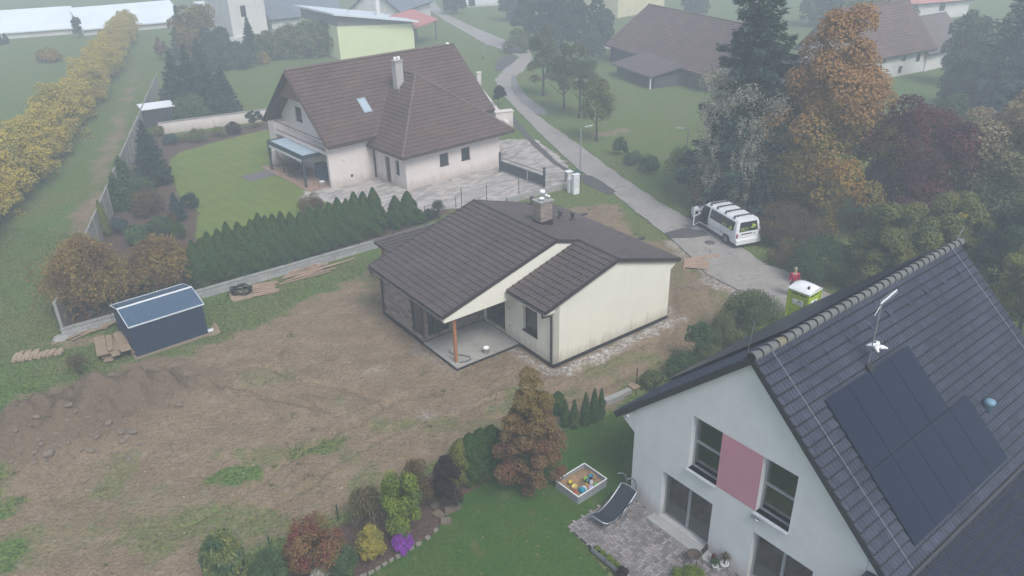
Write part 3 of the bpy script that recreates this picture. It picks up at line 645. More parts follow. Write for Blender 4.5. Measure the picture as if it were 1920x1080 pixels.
# ------------------------------------------------------------------ white house with the solar roof
def white_house():
    t = thing('white_house', 'white gabled house with grey tiled roof, solar panels and pink wall panel', 'house', (RH[0], RH[1], 0), RH[2])
    Y0 = lambda a, b, d: (a, d, b)
    Wd, AP, EV, L = 8.908, 8.205, 4.078, 12.55; mx = Wd/2; sl = (AP-EV)/mx
    M_roof = pm('slate_grey_tiles', (.040, .045, .068), (.056, .062, .090), .35, .68, spec=.12, cell=.16, isl=.0, bump=.004, bscale=30)
    M_frame = pm('silver_frame', (.30, .31, .33), None, 5, .4)
    m = MB()
    holes = [(1.46, 3.66, .12, 2.2), (5.3, 7.46, .12, 2.2), (2.5, 3.7, 3.03, 5.21), (5.25, 6.45, 3.03, 5.21)]
    m.wall([(0, 0), (Wd, 0), (Wd, EV), (mx, AP), (0, EV)], holes, Y0, .4)
    m.prism([(0, 0), (.35, 0), (.35, EV), (0, EV)], Y0, .401, L-.35)
    m.prism([(Wd-.35, 0), (Wd, 0), (Wd, EV), (Wd-.35, EV)], Y0, .401, L-.35)
    m.prism([(0, 0), (Wd, 0), (Wd, EV), (mx, AP), (0, EV)], Y0, L-.349, L)
    obj('wall', m, M_white, t)
    m = MB(); m.prism([(3.701, 3.03), (5.249, 3.03), (5.249, 5.21), (3.701, 5.21)], Y0, -.006, .0); obj('wall_panel', m, pm('pink_render', (.52, .24, .29), (.47, .22, .27), .9, .85, bump=.003, bscale=60), t, 'pink rendered panel between the two upper windows')
    fl = MB(); fl.box(.36, Wd-.36, .41, 7, .0, .11); fl.box(.36, Wd-.36, .55, 7, 2.55, 2.8); fl.box(.36, Wd-.36, 5.2, 5.4, .12, 2.5); fl.box(2.2, 6.7, 5.2, 5.4, 2.81, 5.4); obj('floor', fl, pm('oak_floor', (.22, .15, .10), None, 2, .5), t)
    for h in holes[:2]: window(t, Y0, *h, .22, M_frame, M_clear, fw=.07, mull=((h[0]+h[1])/2,), name='patio_door')
    M_sill = pm('pale_sill', (.55, .57, .60), None, 4, .4)
    for h in holes[2:]: window(t, Y0, *h, .22, M_frame, M_clear, fw=.07, trans=(h[2]+1.08,), sill=(.13, M_sill))
    m = MB()
    for x0, x1 in ((1.2, 4.5), (5.2, 7.7)): m.box(x0, x1, -.42, -.002, .02, .10)
    obj('door_step', m, pm('step_slab', (.40, .40, .385), (.33, .33, .32), 1.2, .85), t)
    m = MB()
    m.box(0.002, 8.9, -.012, .0-.001, 0, .06); obj('base_strip', m, M_conc, t)
    # roof deck + tiles
    zs = lambda x: AP+.25 - sl*abs(x-mx)
    xl, xr = -.84, Wd+.86
    r = MB()
    r.prism([(xl, zs(xl)-.05), (mx, AP+.20), (xr, zs(xr)-.05), (xr, zs(xr)-.24), (mx, AP+.01), (xl, zs(xl)-.24)], Y0, -.14, L+.1)
    roof = obj('roof', r, pm('dark_underlay', (.03, .03, .034), None, 3, .6), t)
    k = MB()
    for xe in (xl, xr):
        Ls = math.hypot(mx-xe, AP+.25-zs(xe))
        tiles(k, (xe, -.16, zs(xe)-.01), (0, 1, 0), (mx-xe, 0, AP+.25-zs(xe)), Ls, lambda v: 0, lambda v: L+.28, .335, .165, .055, .06, 6, nose=.055)
    obj('roof_tiles', k, [M_roof, M_shade_joint_s if M_roof.name.startswith('slate') else M_edge_shade_b], roof)
    m = MB(); m.cur = 0
    M_ridge = pm('lichen_ridge_tiles', (.15, .152, .145), (.11, .115, .115), 1.2, .85, isl=.2, isc=(.27, .22, .08))
    y = -.2
    while y < L+.1:
        m.cur = 0; m.tube([(mx, y, AP+.265), (mx, y+.40, AP+.235)], [.165, .135], 14); m.cur = 1; m.tube([(mx, y-.012, AP+.262), (mx, y, AP+.262)], [.150, .150], 14); y += .40
    obj('ridge_tile', m, [M_ridge, M_shade_joint_s], roof)
    m = MB()
    for xe in (xl, xr): m.bar((xe, -.155, zs(xe)-.11), (mx, -.155, AP+.14), .05, .2)
    obj('verge_trim', m, pm('verge_dark', (.025, .026, .032), None, 3, .5), roof)
    m = MB()
    for xe, q in ((xl, -.07), (xr, .07)): m.tube([(xe+q, -.1, zs(xe)-.09), (xe+q, L+.05, zs(xe)-.09)], .075, 8)
    obj('gutter', m, M_anth, t)
    m = MB(); m.prism([(-.66, 3.42), (-.003, 4.03), (-.003, 3.02)], Y0, .02, .3); obj('eave_box', m, M_white, t); m = MB(); m.prism([(Wd+.003, 4.03), (Wd+.66, 3.42), (Wd+.003, 3.02)], Y0, .02, .3)
    obj('eave_box', m, M_white, t)
    m = MB(); m.smooth = True; m.lathe([(.01, -.05), (.06, -.03), (.07, .03), (.01, .06)], 10, (-.36, -.03, 3.62)); obj('soffit_lamp', m, M_plastic, t)
    m = MB(); m.smooth = True; m.bar((5.18, -.10, 2.84), (5.48, -.10, 2.80), .07, .05); m.bar((5.36, -.07, 2.86), (5.36, .0, 2.86), .10, .09); obj('wall_lamp', m, M_galv, t)
    # solar panels (right slope 4 + 5, left slope 3 rows)
    M_pv = pm('solar_glass', (.005, .010, .028), (.007, .012, .033), .8, .4, spec=.18)
    n = Vector((sl, 0, 1)).normalized(); ds = Vector((1, 0, -sl)).normalized(); up0 = Vector((mx, 0, AP+.25))
    def panel(y0, y1, s0, s1, side=1, lift=.10):
        m = MB(); D = Vector((ds.x*side, 0, ds.z)); Nn = Vector((n.x*side, 0, n.z))
        q = [up0 + D*s + Vector((0, y, 0)) + Nn*h for h in (lift, lift+.04) for s, y in ((s0, y0), (s0, y1), (s1, y1), (s1, y0))]
        m.add(q, [(0, 1, 2, 3), (4, 7, 6, 5), (0, 4, 5, 1), (1, 5, 6, 2), (2, 6, 7, 3), (3, 7, 4, 0)])
        m.cur = 1
        for y in (y0+.25, y1-.25):
            a = up0 + D*(s0+.25) + Vector((0, y, 0)); b = up0 + D*(s1-.25) + Vector((0, y, 0))
            m.bar(a + Nn*.06, b + Nn*.06, .05, lift-.03, Nn)
        return obj('solar_panel', m, [M_pv, M_black], t)
    c = math.hypot(1, sl)
    S0, S1, S2 = (6.0-mx)*c, (7.72-mx)*c, (9.42-mx)*c
    for i in range(4): panel(1.42+i*1.215, 1.42+i*1.215+1.195, S0, S1-.012)
    for i in range(5): panel(1.42+i*1.215, 1.42+i*1.215+1.195, S1+.012, S2)
    for j in range(3):
        for i in range(8): panel(2.4+i*1.19, 2.4+i*1.19+1.17, .55+j*2.15, .55+j*2.15+2.13, -1, .16)
    # hooks, vents, wires
    for i in range(9):
        y = 1.5+i*1.25; p = up0 + ds*.78 + Vector((0, y, 0)); m = MB(); m.bar(p+n*.03, p+ds*.20+n*.10, .16, .05, n); m.bar(p+ds*.18+n*.04, p+ds*.24+n*.14, .2, .04, n); obj('snow_hook', m, M_roof, t)
    for i in range(9):
        y = 1.2+i*1.25; D = Vector((-ds.x, 0, ds.z)); p = up0 + D*.42 + Vector((0, y, 0)) + Vector((-n.x, 0, n.z))*.06; m = MB(); m.bar(p, p+D*.2, .14, .09); obj('snow_hook', m, M_roof, t)
    p = up0 + ds*((8.34-mx)*c) + Vector((0, 8.19, 0)); m = MB(); m.smooth = True; m.lathe([(.13, -.1), (.13, .26), (.18, .28), (.18, .40), (.06, .46)], 14, p); obj('roof_vent', m, pm('blue_vent', (.16, .28, .36), None, 4, .5), t)
    p = up0 + ds*((5.95-mx)*c) + Vector((0, 4.0, 0)); m = MB(); m.bar(p+n*.0, p+n*.18, .3, .28, (0, 1, 0)); obj('antenna_foot', m, M_black, t)
    for y in (.55, 11.9):
        m = MB(); m.tube([up0 + ds*s + Vector((0, y+.25*s/7, 0)) + n*.15 for s in (0, 2, 4, 6, 7.15)], .009, 5); obj('lightning_wire', m, M_grey, t)
    m = MB(); m.tube([(mx, L-.1, AP+.3), (mx+.1, L+.1, AP+1.0)], .012, 5); m.tube([(mx-.6, .5, AP-.2), (mx-.5, .5, AP+1.)], .012, 5); obj('lightning_rod', m, M_galv, t)
    # garage wing roof to the right
    g = thing('garage', 'lower dark blue tiled garage roof beside the white house', 'garage', (RH[0], RH[1], 0), RH[2])
    m = MB(); m.box(Wd+.01, 15.5, -1.2, 12.0, 0, 2.3); obj('wall', m, M_white, g)
    m = MB(); m.prism([(Wd+.02, 3.3), (15.9, 2.2), (15.9, 2.35), (Wd+.02, 3.45)], Y0, -1.6, 12.4); rf = obj('roof', m, M_anth, g)
    k = MB(); tiles(k, (15.95, -1.62, 2.36), (0, 1, 0), (Wd-15.9, 0, 1.1), 7.05, lambda v: 0, lambda v: 14, .335, .165, .055, .06, 6, nose=.055); obj('roof_tiles', k, [pm('dark_blue_tiles', (.020, .024, .048), (.027, .031, .058), .6, .55, spec=.25), M_shade_joint_s], rf)
white_house()
p = loc2w(*RH, 5.95, 4.02)
an = thing('roof_antenna', 'thin roof mast with television antenna and white winged receiver above solar panels', 'antenna', (p[0], p[1], 7.15), RH[2])
m = MB(); m.tube([(0, 0, 0), (0, 0, 2.3)], .022, 6); obj('mast', m, M_galv, an)
m = MB(); m.bar((.02, -.1, 2.3), (-.10, 1.05, 2.34), .035, .035)
for k in range(9): m.bar((-.10-.01*k, .06+k*.11, 2.32), (.09-.01*k, .06+k*.11, 2.32), .007, .007)
m.bar((.0, -.05, 2.2), (.0, -.3, 1.95), .014, .014)
obj('yagi', m, M_plastic, an)
m = MB(); m.smooth = True
for a, l in ((.3, .30), (2.0, .36), (3.5, .30), (5.1, .34)): m.tube([(.1, .1, .75), (.1+l*.55*math.cos(a), .1+l*.55*math.sin(a), .78), (.1+l*math.cos(a+.25), .1+l*math.sin(a+.25), .75)], [.09, .07, .03], 8)
obj('receiver', m, M_plastic, an)
p = loc2w(*RH, 6.0, 1.4)
st = thing('stool', 'red child stool seen through the right upper window', 'stool', (p[0], p[1], 2.8), .4)
M_red = pm('red_plastic', (.42, .03, .04), None, 5, .5)
m = MB(); m.box(-.2, .2, -.16, .16, .34, .40); obj('seat', m, M_red, st)
for a in (-1, 1):
    for b in (-1, 1):
        m = MB(); m.bar((a*.15, b*.12, .34), (a*.21, b*.17, 0), .06, .06); obj('leg', m, M_red, st)
p = loc2w(*RH, 5.7, 1.3)
m = MB(); m.box(-.24, .24, -.2, .2, 0, .62); o = tag(obj('toy_chest', m, pm('soft_green', (.16, .25, .12), None, 3, .6)), 'pale green box beside the red stool behind the window', 'box'); o.location = (p[0], p[1], 2.8); o.rotation_euler.z = .3
# ------------------------------------------------------------------ brown-roofed family house with the paved drive
def family_house():
    t = thing('family_house', 'large pale house with steep brown tiled roof, hipped annex, chimney and paved yard', 'house', (H3[0], H3[1], 0), H3[2])
    Y0 = lambda a, b, d: (a, d, b); X0 = lambda a, b, d: (d, a, b)
    M_roof = pm('red_brown_tiles', (.105, .068, .056), (.078, .052, .045), .35, .65, spec=.2, cell=.12, isl=.0)
    M_trim = pm('dark_brown_wood', (.06, .035, .028), None, 4, .6)
    ze, zr, ye, yr = 3.533, 8.421, 3.974, 9.601; s = (zr-ze)/(yr-ye)
    m = MB()
    m.wall([(0, 0), (9.45, 0), (9.45, 2.85), (0, 2.85)], [(3.25, 4.12, 1.22, 2.2), (5.42, 6.3, 1.22, 2.22)], Y0, .3)
    m.wall([(.301, 0), (4.474, 0), (4.474, 3.4), (.301, 2.85)], [(2.25, 2.95, .02, 2.15), (.93, 1.45, 1.05, 2.15)], X0, .3)
    m.prism([(9.15, 0), (9.45, 0), (9.45, 2.85), (9.15, 2.85)], Y0, .301, 5)
    m.prism([(-4.13, 0), (.0, 0), (0, 3.55), (-4.13, 3.55)], Y0, 4.474, 4.75)
    m.prism([(9.3, 0), (11.9, 0), (11.9, 3.55), (9.3, 3.55)], Y0, 4.474, 4.75)
    m.prism([(-4.13, 0), (11.9, 0), (11.9, 3.5), (-4.13, 3.5)], Y0, 14.45, 14.73)
    gab = lambda y: ze-.12 + s*(min(y, 2*yr-y)-ye)
    m.wall([(4.76, 0), (14.44, 0), (14.44, gab(14.44)), (yr, gab(yr)), (4.76, gab(4.76))], [(6.6, 8.0, 2.95, 4.9), (10.6, 11.8, 3.9, 5.1)], lambda a, b, d: (-2.9+d, a, b), .3)
    m.wall([(4.76, 0), (14.44, 0), (14.44, gab(14.44)), (yr, gab(yr)), (4.76, gab(4.76))], [], lambda a, b, d: (11.9-d, a, b), .3)
    m.prism([(-4.13, 0), (-2.91, 0), (-2.91, 3.5), (-4.13, 3.5)], Y0, 13.6, 14.449)
    obj('wall', m, M_h3wall, t)
    M_fr = pm('brown_frame', (.07, .045, .038), None, 4, .5)
    window(t, Y0, 3.25, 4.12, 1.22, 2.2, .12, M_fr, sill=(.05, M_fr)); window(t, Y0, 5.42, 6.3, 1.22, 2.22, .12, M_fr, sill=(.05, M_fr))
    window(t, X0, .93, 1.45, 1.05, 2.15, .12, M_fr, sill=(.05, M_fr))
    XG = lambda a, b, d: (-2.9+d, a, b)
    window(t, XG, 10.6, 11.8, 3.9, 5.1, .1, M_fr, sill=(.05, M_fr)); window(t, XG, 6.6, 8.0, 2.95, 4.9, .1, M_fr, mull=(7.3,), name='balcony_door')
    m = MB(); m.prism([(2.25, .02), (2.95, .02), (2.95, 2.15), (2.25, 2.15)], X0, .12, .17); d = obj('door', m, M_fr, t); m = MB(); m.box(.08, .12, 2.35, 2.4, 1.0, 1.15); obj('handle', m, M_grey, d)
    # balcony
    m = MB(); m.box(-4.1, -2.91, 4.76, 13.59, 2.62, 2.82); b = obj('balcony', m, M_h3wall, t)
    m = MB()
    for z in (3.0, 3.72): m.bar((-4.05, 4.8, z), (-4.05, 13.5, z), .05, .05)
    y = 4.85
    while y < 13.5: m.bar((-4.05, y, 3.0), (-4.05, y, 3.7), .022, .022); y += .14
    for y in (4.8, 6.9, 9.1, 11.3, 13.5): m.bar((-4.05, y, 2.8), (-4.05, y, 3.8), .07, .07)
    obj('railing', m, pm('railing_brown', (.09, .06, .05), None, 4, .6), b)
    # roofs
    x0, x1 = -4.3, 12.26; yb = 2*yr-ye
    r = MB()
    r.prism([(ye, ze-.05), (yr, zr-.05), (yb, ze-.05), (yb, ze-.24), (yr, zr-.3), (ye, ze-.24)], lambda a, b, d: (d, a, b), x0, x1)
    ha = 2.875; A = (-.6, -.6, ha); B = (10.6, -.6, ha); P = (5.0, 5.23, 7.44); Q = (5.0, 8.6, 7.44)
    e = .05
    r.add([(A[0], A[1], ha-e), (B[0], B[1], ha-e), (P[0], P[1], P[2]-e), (Q[0], Q[1], Q[2]-e), (A[0], 4.6, ha-e), (B[0], 4.6, ha-e), (A[0], A[1], ha-.2), (B[0], B[1], ha-.2), (A[0], 4.6, ha-.2), (B[0], 4.6, ha-.2)],
          [(0, 1, 2), (0, 2, 3, 4), (1, 5, 3, 2), (0, 6, 7, 1), (0, 4, 8, 6), (1, 7, 9, 5), (6, 8, 9, 7)])
    roof = obj('roof', r, M_trim, t)
    k = MB()
    Ls = math.hypot(yr-ye, zr-ze)
    tiles(k, (x0-.02, ye-.02, ze), (1, 0, 0), (0, yr-ye, zr-ze), Ls, lambda v: 0, lambda v: x1-x0+.04, .37, .22, .014, .045, 4)
    tiles(k, (x0-.02, yb+.02, ze), (1, 0, 0), (0, yr-yb, zr-ze), Ls, lambda v: 0, lambda v: x1-x0+.04, .37, .22, .014, .045, 4)
    Lf = math.hypot(5.83, 4.565)
    tiles(k, (A[0]-.02, A[1]-.02, ha), (1, 0, 0), (0, 5.83, 4.565), Lf, lambda v: 5.6*v/Lf, lambda v: 11.24-5.6*v/Lf, .37, .22, .014, .045, 4)
    Lh = math.hypot(5.6, 4.565)
    yv = lambda v: (ye + max(0., (ha+4.565*v/Lh - ze))/s) + 1.1
    tiles(k, (A[0]-.02, A[1]-.02, ha), (0, 1, 0), (5.6, 0, 4.565), Lh, lambda v: 5.83*v/Lh, lambda v: yv(v)+.6, .37, .22, .014, .045, 4)
    tiles(k, (B[0]+.02, B[1]-.02, ha), (0, 1, 0), (-5.6, 0, 4.565), Lh, lambda v: 5.83*v/Lh, lambda v: yv(v)+.6, .37, .22, .014, .045, 4)
    obj('roof_tiles', k, [M_roof, M_shade_joint_s if M_roof.name.startswith('slate') else M_edge_shade_b], roof)
    m = MB(); m.smooth = True
    for a, b in (((x0, yr, zr+.03), (x1, yr, zr+.03)), (A, P), (B, P), (P, Q)):
        if a is A: obj('ridge_tile', m, pm('ridge_brown', (.14, .10, .085), (.11, .08, .07), 1, .7), roof); m = MB(); m.smooth = True
        a, b = Vector(a), Vector(b); n = int((b-a).length/.4)
        for i in range(n): m.tube([a.lerp(b, i/n)+Vector((0, 0, .05)), a.lerp(b, (i+1.1)/n)+Vector((0, 0, .035))], [.13, .115], 8)
    obj('ridge_tile', m, pm('ridge_brown', (.14, .10, .085), (.11, .08, .07), 1, .7), roof)
    m = MB()
    for xx in (x0-.02, x1+.02):
        m.bar((xx, ye, ze-.1), (xx, yr, zr-.1), .06, .26, (1, 0, 0)); m.bar((xx, yb, ze-.1), (xx, yr, zr-.1), .06, .26, (1, 0, 0))
    for i in range(12):        # boarded underside of the gable overhang
        pass
    obj('bargeboard', m, M_trim, roof)
    m = MB(); m.prism([(yr-2.2, zr-2.3), (yr+2.2, zr-2.3), (yr+1.9, zr-1.95), (yr, zr-.4), (yr-1.9, zr-1.95)], lambda a, b, d: (d, a, b), -4.0, -3.9); obj('gable_boarding', m, pm('reddish_boards', (.16, .085, .06), None, 6, .7), roof)
    m = MB()
    m.tube([(x0, ye-.08, ze-.1), (-.6, ye-.08, ze-.1)], .07, 8); m.tube([(A[0], A[1]-.07, ha-.1), (B[0], B[1]-.07, ha-.1)], .07, 8); m.tube([(A[0]-.07, A[1], ha-.1), (A[0]-.07, 4.4, ha-.1)], .07, 8); m.tube([(B[0]+.07, A[1], ha-.1), (B[0]+.07, 4.4, ha-.1)], .07, 8)
    m.tube([(-.1, 4.38, ha), (-.1, 4.38, 0)], .06, 8)
    obj('gutter', m, M_trim, t)
    # skylight, chimney, dish
    ny = Vector((0, -s, 1)).normalized(); up = Vector((0, yr-ye, zr-ze)).normalized()
    def onr(x, y): return Vector((x, y, ze + s*(y-ye)))
    m = MB(); a = onr(.5, 5.62); m.bar(a+ny*.05, a+up*1.5+ny*.05, .82, .14, ny); f = obj('skylight', m, M_grey, t)
    m = MB(); m.bar(a+up*.1+ny*.125, a+up*1.4+ny*.125, .64, .02, ny); obj('pane', m, glassmat('sky_glass', (.35, .42, .47)), f)
    c = onr(3.9, 6.15); m = MB(); m.box(c.x-.34, c.x+.34, c.y-.3, c.y+.3, c.z-.6, 8.55); ch = obj('chimney', m, pm('chimney_render', (.42, .40, .39), (.36, .34, .33), 2, .9), t)
    m = MB(); m.box(c.x-.42, c.x+.42, c.y-.38, c.y+.38, 8.55, 8.65); obj('chimney_slab', m, M_conc, ch)
    for dx in (-.17, .17): m = MB(); m.lathe([(.12, 0), (.12, .16), (.15, .17), (.12, .24)], 10, (c.x+dx, c.y, 8.65)); obj('cowl', m, M_plastic, ch)
    m = MB(); a = onr(3.5, 5.45); m.bar(a+Vector((-.28, -.1, .45)), a+Vector((.28, -.1, .45)), .05, .42); m.tube([a, a+Vector((0, 0, .5))], .02, 6); m.tube([a, a+Vector((0, 0, 2.2))], .012, 5); obj('satellite_dish', m, M_plastic, t)
    m = MB(); m.smooth = True; m.lathe([(.08, 0), (.17, .05), (.17, .12), (.05, .2)], 10, (11.6, yr, zr+.08)); m.lathe([(.1, 0), (.14, .08), (.05, .16)], 10, (7.2, 5.0-.0, 6.0)); obj('ridge_vent', m, M_plastic, roof)
    for y in (3.6, ): m = MB(); m.box(-2.35, -2.15, 4.44, 4.474, .55, .75); obj('wall_box', m, M_black, t); m = MB(); m.box(-2.9, -2.7, 4.4, 4.473, 2.0, 2.2); obj('wall_lamp', m, M_h3wall, t)
    m = MB(); m.box(-5.85, -2.91, 4.9, 13.6, -.02, .06); obj('terrace', m, pm('terracotta_terrace', (.25, .15, .11), (.32, .22, .17), 2, .85), t)
    m = MB(); m.box(-8.2, -5.851, 10.6, 12.4, -.02, .05); obj('slab_path', m, pm('dark_slabs', (.15, .135, .13), (.11, .10, .10), 2, .9), t)
    # pergola
    L = lambda x, y, z=0: (*loc2w(*H3, x, y), z)
    pg = thing('pergola', 'dark pergola with pale blue louvred roof on the terrace of the family house', 'pergola', (H3[0], H3[1], 0), H3[2])
    M_pg = pm('pergola_grey_blue', (.03, .045, .06), None, 4, .45)
    m = MB(); m.box(-5.6, -3.3, 5.95, 6.09, 2.32, 2.62); m.box(-5.6, -3.3, 12.0, 12.14, 2.32, 2.62); m.box(-5.6, -5.46, 6.091, 11.999, 2.32, 2.62); m.box(-3.44, -3.3, 6.091, 11.999, 2.32, 2.62); obj('frame', m, M_pg, pg)
    m = MB(); y = 6.1
    while y < 11.95: m.box(-5.455, -3.445, y, y+.142, 2.50, 2.56); y += .15
    obj('louvre_roof', m, pm('pale_blue_panel', (.42, .53, .60), None, 3, .4), pg)
    for x, y in ((-5.53, 6.02), (-5.53, 12.07), (-3.37, 6.02), (-3.37, 12.07)): m = MB(); m.box(x-.075, x+.075, y-.075, y+.075, .03, 2.32); obj('post', m, M_pg, pg)
    m = MB(); m.box(-5.56, -5.52, 6.12, 11.98, 2.08, 2.32); obj('screen', m, M_plastic, pg)
    tb = thing('table', 'dark garden table under the pergola roof', 'table', L(-4.7, 9.6, .06), H3[2])
    m = MB(); m.box(-.5, .5, -1.1, 1.1, .70, .75); obj('table_top', m, M_black, tb)
    for a in (-.42, .42):
        for b in (-1, 1): m = MB(); m.box(a-.03, a+.03, b-.03, b+.03, 0, .7); obj('leg', m, M_black, tb)
    def chair(name, lab, loc, rz, mt):
        c = thing(name, lab, 'chair', loc, rz)
        m = MB(); m.box(-.23, .23, -.22, .22, .42, .46); obj('seat', m, mt, c); m = MB(); m.bar((0, -.21, .46), (0, -.30, .92), .44, .04, (0, 1, 0)); obj('backrest', m, mt, c)
        for a in (-.2, .2):
            for b in (-.19, .19): m = MB(); m.box(a-.018, a+.018, b-.018, b+.018, 0, .42); obj('leg', m, M_black, c)
        return c
    chair('chair', 'dark garden chair at the lawn side of the pergola table', L(-5.15, 9.2, .06), H3[2]-PI/2, M_black)
    chair('chair', 'dark garden chair at the near end of the pergola table', L(-4.6, 8.2, .06), H3[2], M_black)
    b = thing('bucket', 'white bucket on the terrace by the corner of the family house', 'bucket', L(-4.5, 5.3, .06))
    m = MB(); m.smooth = True; m.lathe([(.15, 0), (.2, .42), (.23, .43), (.2, .45), (.05, .4)], 14); obj('body', m, M_plastic, b)
    m = MB(); m.box(-.4, .4, -.7, .7, 0, 1.15); m.box(-.43, .43, -.73, .73, 1.15, 1.2); o = tag(obj('storage_box', m, pm('blue_cover', (.03, .07, .12), None, 3, .7)), 'dark blue covered storage box under the pergola by the house wall', 'box'); o.location = L(-3.4, 7.0, .06); o.rotation_euler.z = H3[2]
    m = MB(); m.smooth = True; m.lathe([(.55, 0), (.5, .4), (.25, .9), (.2, 1.5), (.1, 1.55)], 12); o = tag(obj('fireplace', m, M_h3wall), 'pale rendered garden fireplace beyond the pergola', 'fireplace'); o.location = L(-4.6, 13.2, .05)
family_house()

# ------------------------------------------------------------------ garden shed
sh = thing('shed', 'dark blue grey metal shed with white edged roof on bare ground', 'shed', (SH[0], SH[1], .02), SH[2])
M_shw = pm('shed_blue_metal', (.016, .032, .07), (.02, .037, .078), 2, .45, spec=.5)
M_shr = pm('shed_roof_metal', (.05, .09, .145), (.058, .1, .158), 2, .42, spec=.5)
def ribbed(mb, a, b, z0, z1, n, d):
    a, b = Vector(a), Vector(b); t = (b-a); nr = Vector((t.y, -t.x, 0)).normalized(); pts = []
    for i in range(n):
        for u, o in ((0, 0), (.5, 0), (.6, d), (.9, d)): pts.append(a + t*((i+u)/n) + nr*o)
    pts.append(b)
    vs = [(p.x, p.y, z) for p in pts for z in (z0, z1)]
    mb.add(vs, [(2*i, 2*i+2, 2*i+3, 2*i+1) for i in range(len(pts)-1)])
m = MB(); ribbed(m, (0, 0, 0), (3.64, 0, 0), 0, 1.75, 22, .02); ribbed(m, (0, 3.0, 0), (0, 0, 0), 0, 1.75, 18, .02); ribbed(m, (3.64, 0, 0), (3.64, 3.0, 0), 0, 1.75, 18, .02); ribbed(m, (3.64, 3, 0), (0, 3, 0), 0, 1.75, 22, .02)
for x in (0.0, 3.64): m.add([(x, 0, 1.75), (x, 3, 1.75), (x, 1.9, 2.12), (x, 1.9, 2.12)], [(0, 1, 2)])
obj('wall', m, M_shw, sh)
m = MB()
for (ya, za, yb, zb) in ((-.06, 1.74, 1.5, 2.14), (3.06, 1.74, 1.5, 2.14)):
    n = 24; pts = []
    for i in range(n):
        for u, o in ((0, 0), (.5, 0), (.6, .018), (.9, .018)): pts.append((-.06 + 3.76*(i+u)/n, o))
    pts.append((3.70, 0)); vs = []
    for x, o in pts: vs += [(x, ya, za+o), (x, yb, zb+o), (x, ya, za-.02), (x, yb, zb-.02)]
    m.add(vs, [(4*i, 4*i+4, 4*i+5, 4*i+1) for i in range(len(pts)-1)] + [(4*i+2, 4*i+3, 4*i+7, 4*i+6) for i in range(len(pts)-1)])
rf = obj('roof', m, M_shr, sh)
m = MB(); m.bar((-.08, 1.5, 2.165), (3.72, 1.5, 2.165), .14, .03); obj('ridge_cap', m, M_plastic, rf)
m = MB()
for ya in (-.07, 3.07):
    m.bar((-.075, ya, 1.74), (3.715, ya, 1.74), .03, .07)
    for x in (-.075, 3.715): m.bar((x, ya, 1.745), (x, 1.5, 2.15), .03, .06)
obj('roof_edge', m, pm('edge_white', (.62, .66, .7), None, 4, .5), rf)
m = MB(); m.box(-.14, 3.78, -.14, 3.14, -.16, -.005); obj('base_frame', m, pm('base_timber', (.26, .2, .15), (.2, .16, .12), 3, .8), sh)
m = MB(); m.bar((3.68, .25, .02), (3.95, .1, .03), .3, .02); o = obj('corner_sheet', m, M_plastic, sh)

def planks(name, label, px, py, ang, specs, group=None, mat=None, z=0.):
    x, y, zz = GT(px, py)
    t = thing(name, label, 'planks', (x, y, zz+z), ang, group)
    for i, (a, b, L, w, h, th, r) in enumerate(specs):
        m = MB(); c, s = math.cos(r), math.sin(r); m.bar((a-c*L/2, b-s*L/2, h), (a+c*L/2, b+s*L/2, h+random.uniform(-.01, .01)), w, th); obj('plank', m, mat or M_pink, t)
    return t
M_pink = pm('pinkish_planed_boards', (.38, .265, .19), (.29, .20, .145), 3, .75, isl=.25)
M_osb = pm('weathered_boards', (.30, .22, .145), (.21, .155, .105), 3, .85, isl=.25)
rr = random.Random(5)
planks('plank_stack', 'short pinkish planks laid flat on grass beside the pallet', 494, 543, .35, [(rr.uniform(-.15, .15), -.75+.13*i, 1.5*rr.uniform(.8, 1.1), .10, .06+.03*(i % 2), .03, rr.uniform(-.08, .08)) for i in range(12)])
planks('plank_stack', 'long pinkish planks heaped on grass along the block wall', 578, 514, .62, [(rr.uniform(-.6, .5), -.45+.09*i, rr.choice((1.8, 2.4, 3.2)), .10, .06+.05*(i % 3), .03, rr.uniform(-.12, .12)) for i in range(12)] + [(1.9, .1, 2.6, .1, .1, .03, .05), (1.7, .25, 3.0, .1, .06, .03, -.02), (-.2, .45, 2.2, .1, .24, .03, .2)])
planks('plank_stack', 'pinkish board pallets lying by the road behind the bungalow', 1305, 497, -.25, [(0, -.6+.13*i, 1.5, .11, .10, .03, 0) for i in range(10)] + [(-.7, 0, 1.7, .1, .04, .07, PI/2), (.7, 0, 1.7, .1, .04, .07, PI/2)] + [(.4, 1.0+.14*i, 2.2, .1, .06, .03, .5) for i in range(3)])
planks('board_pile', 'weathered boards and sheets dumped against the end of the shed', 224, 653, 2.1, [(rr.uniform(-.4, .4), rr.uniform(-.8, .8), rr.uniform(1.2, 2.3), rr.uniform(.15, .5), .05+.035*i, .025, rr.uniform(-.25, .25)) for i in range(15)], mat=M_osb)
planks('board_pile', 'loose offcut boards along the foot of the block wall left of the shed', 178, 622, .68, [(-1.6+.32*i, rr.uniform(-.25, .2), rr.uniform(.5, 1.9), .12, .04+.015*i, .03, rr.uniform(-.4, .5)) for i in range(12)], mat=M_osb)
planks('firewood_pile', 'row of split pale wood blocks on grass at the left', 79, 666, .30, [(-1.15+.19*(i % 12)+rr.uniform(-.05, .05), -.28+.26*(i//12), .34, .16, .10+.05*(i % 2), .13, 1.2+rr.uniform(-.4, .4)) for i in range(30)], mat=M_woodpale)
planks('board_pile', 'short boards lying by the far right shed corner', 398, 622, 1.9, [(rr.uniform(-.2, .2), -.3+.12*i, 1.4, .14, .03, .03, rr.uniform(-.1, .1)) for i in range(4)], mat=M_osb)
planks('offcut', 'square brown board offcut lying beside the rear garden fence post', 1193, 729, .5, [(0, .12*i, .42, .11, .06, .05, .02) for i in range(4)], mat=M_osb)
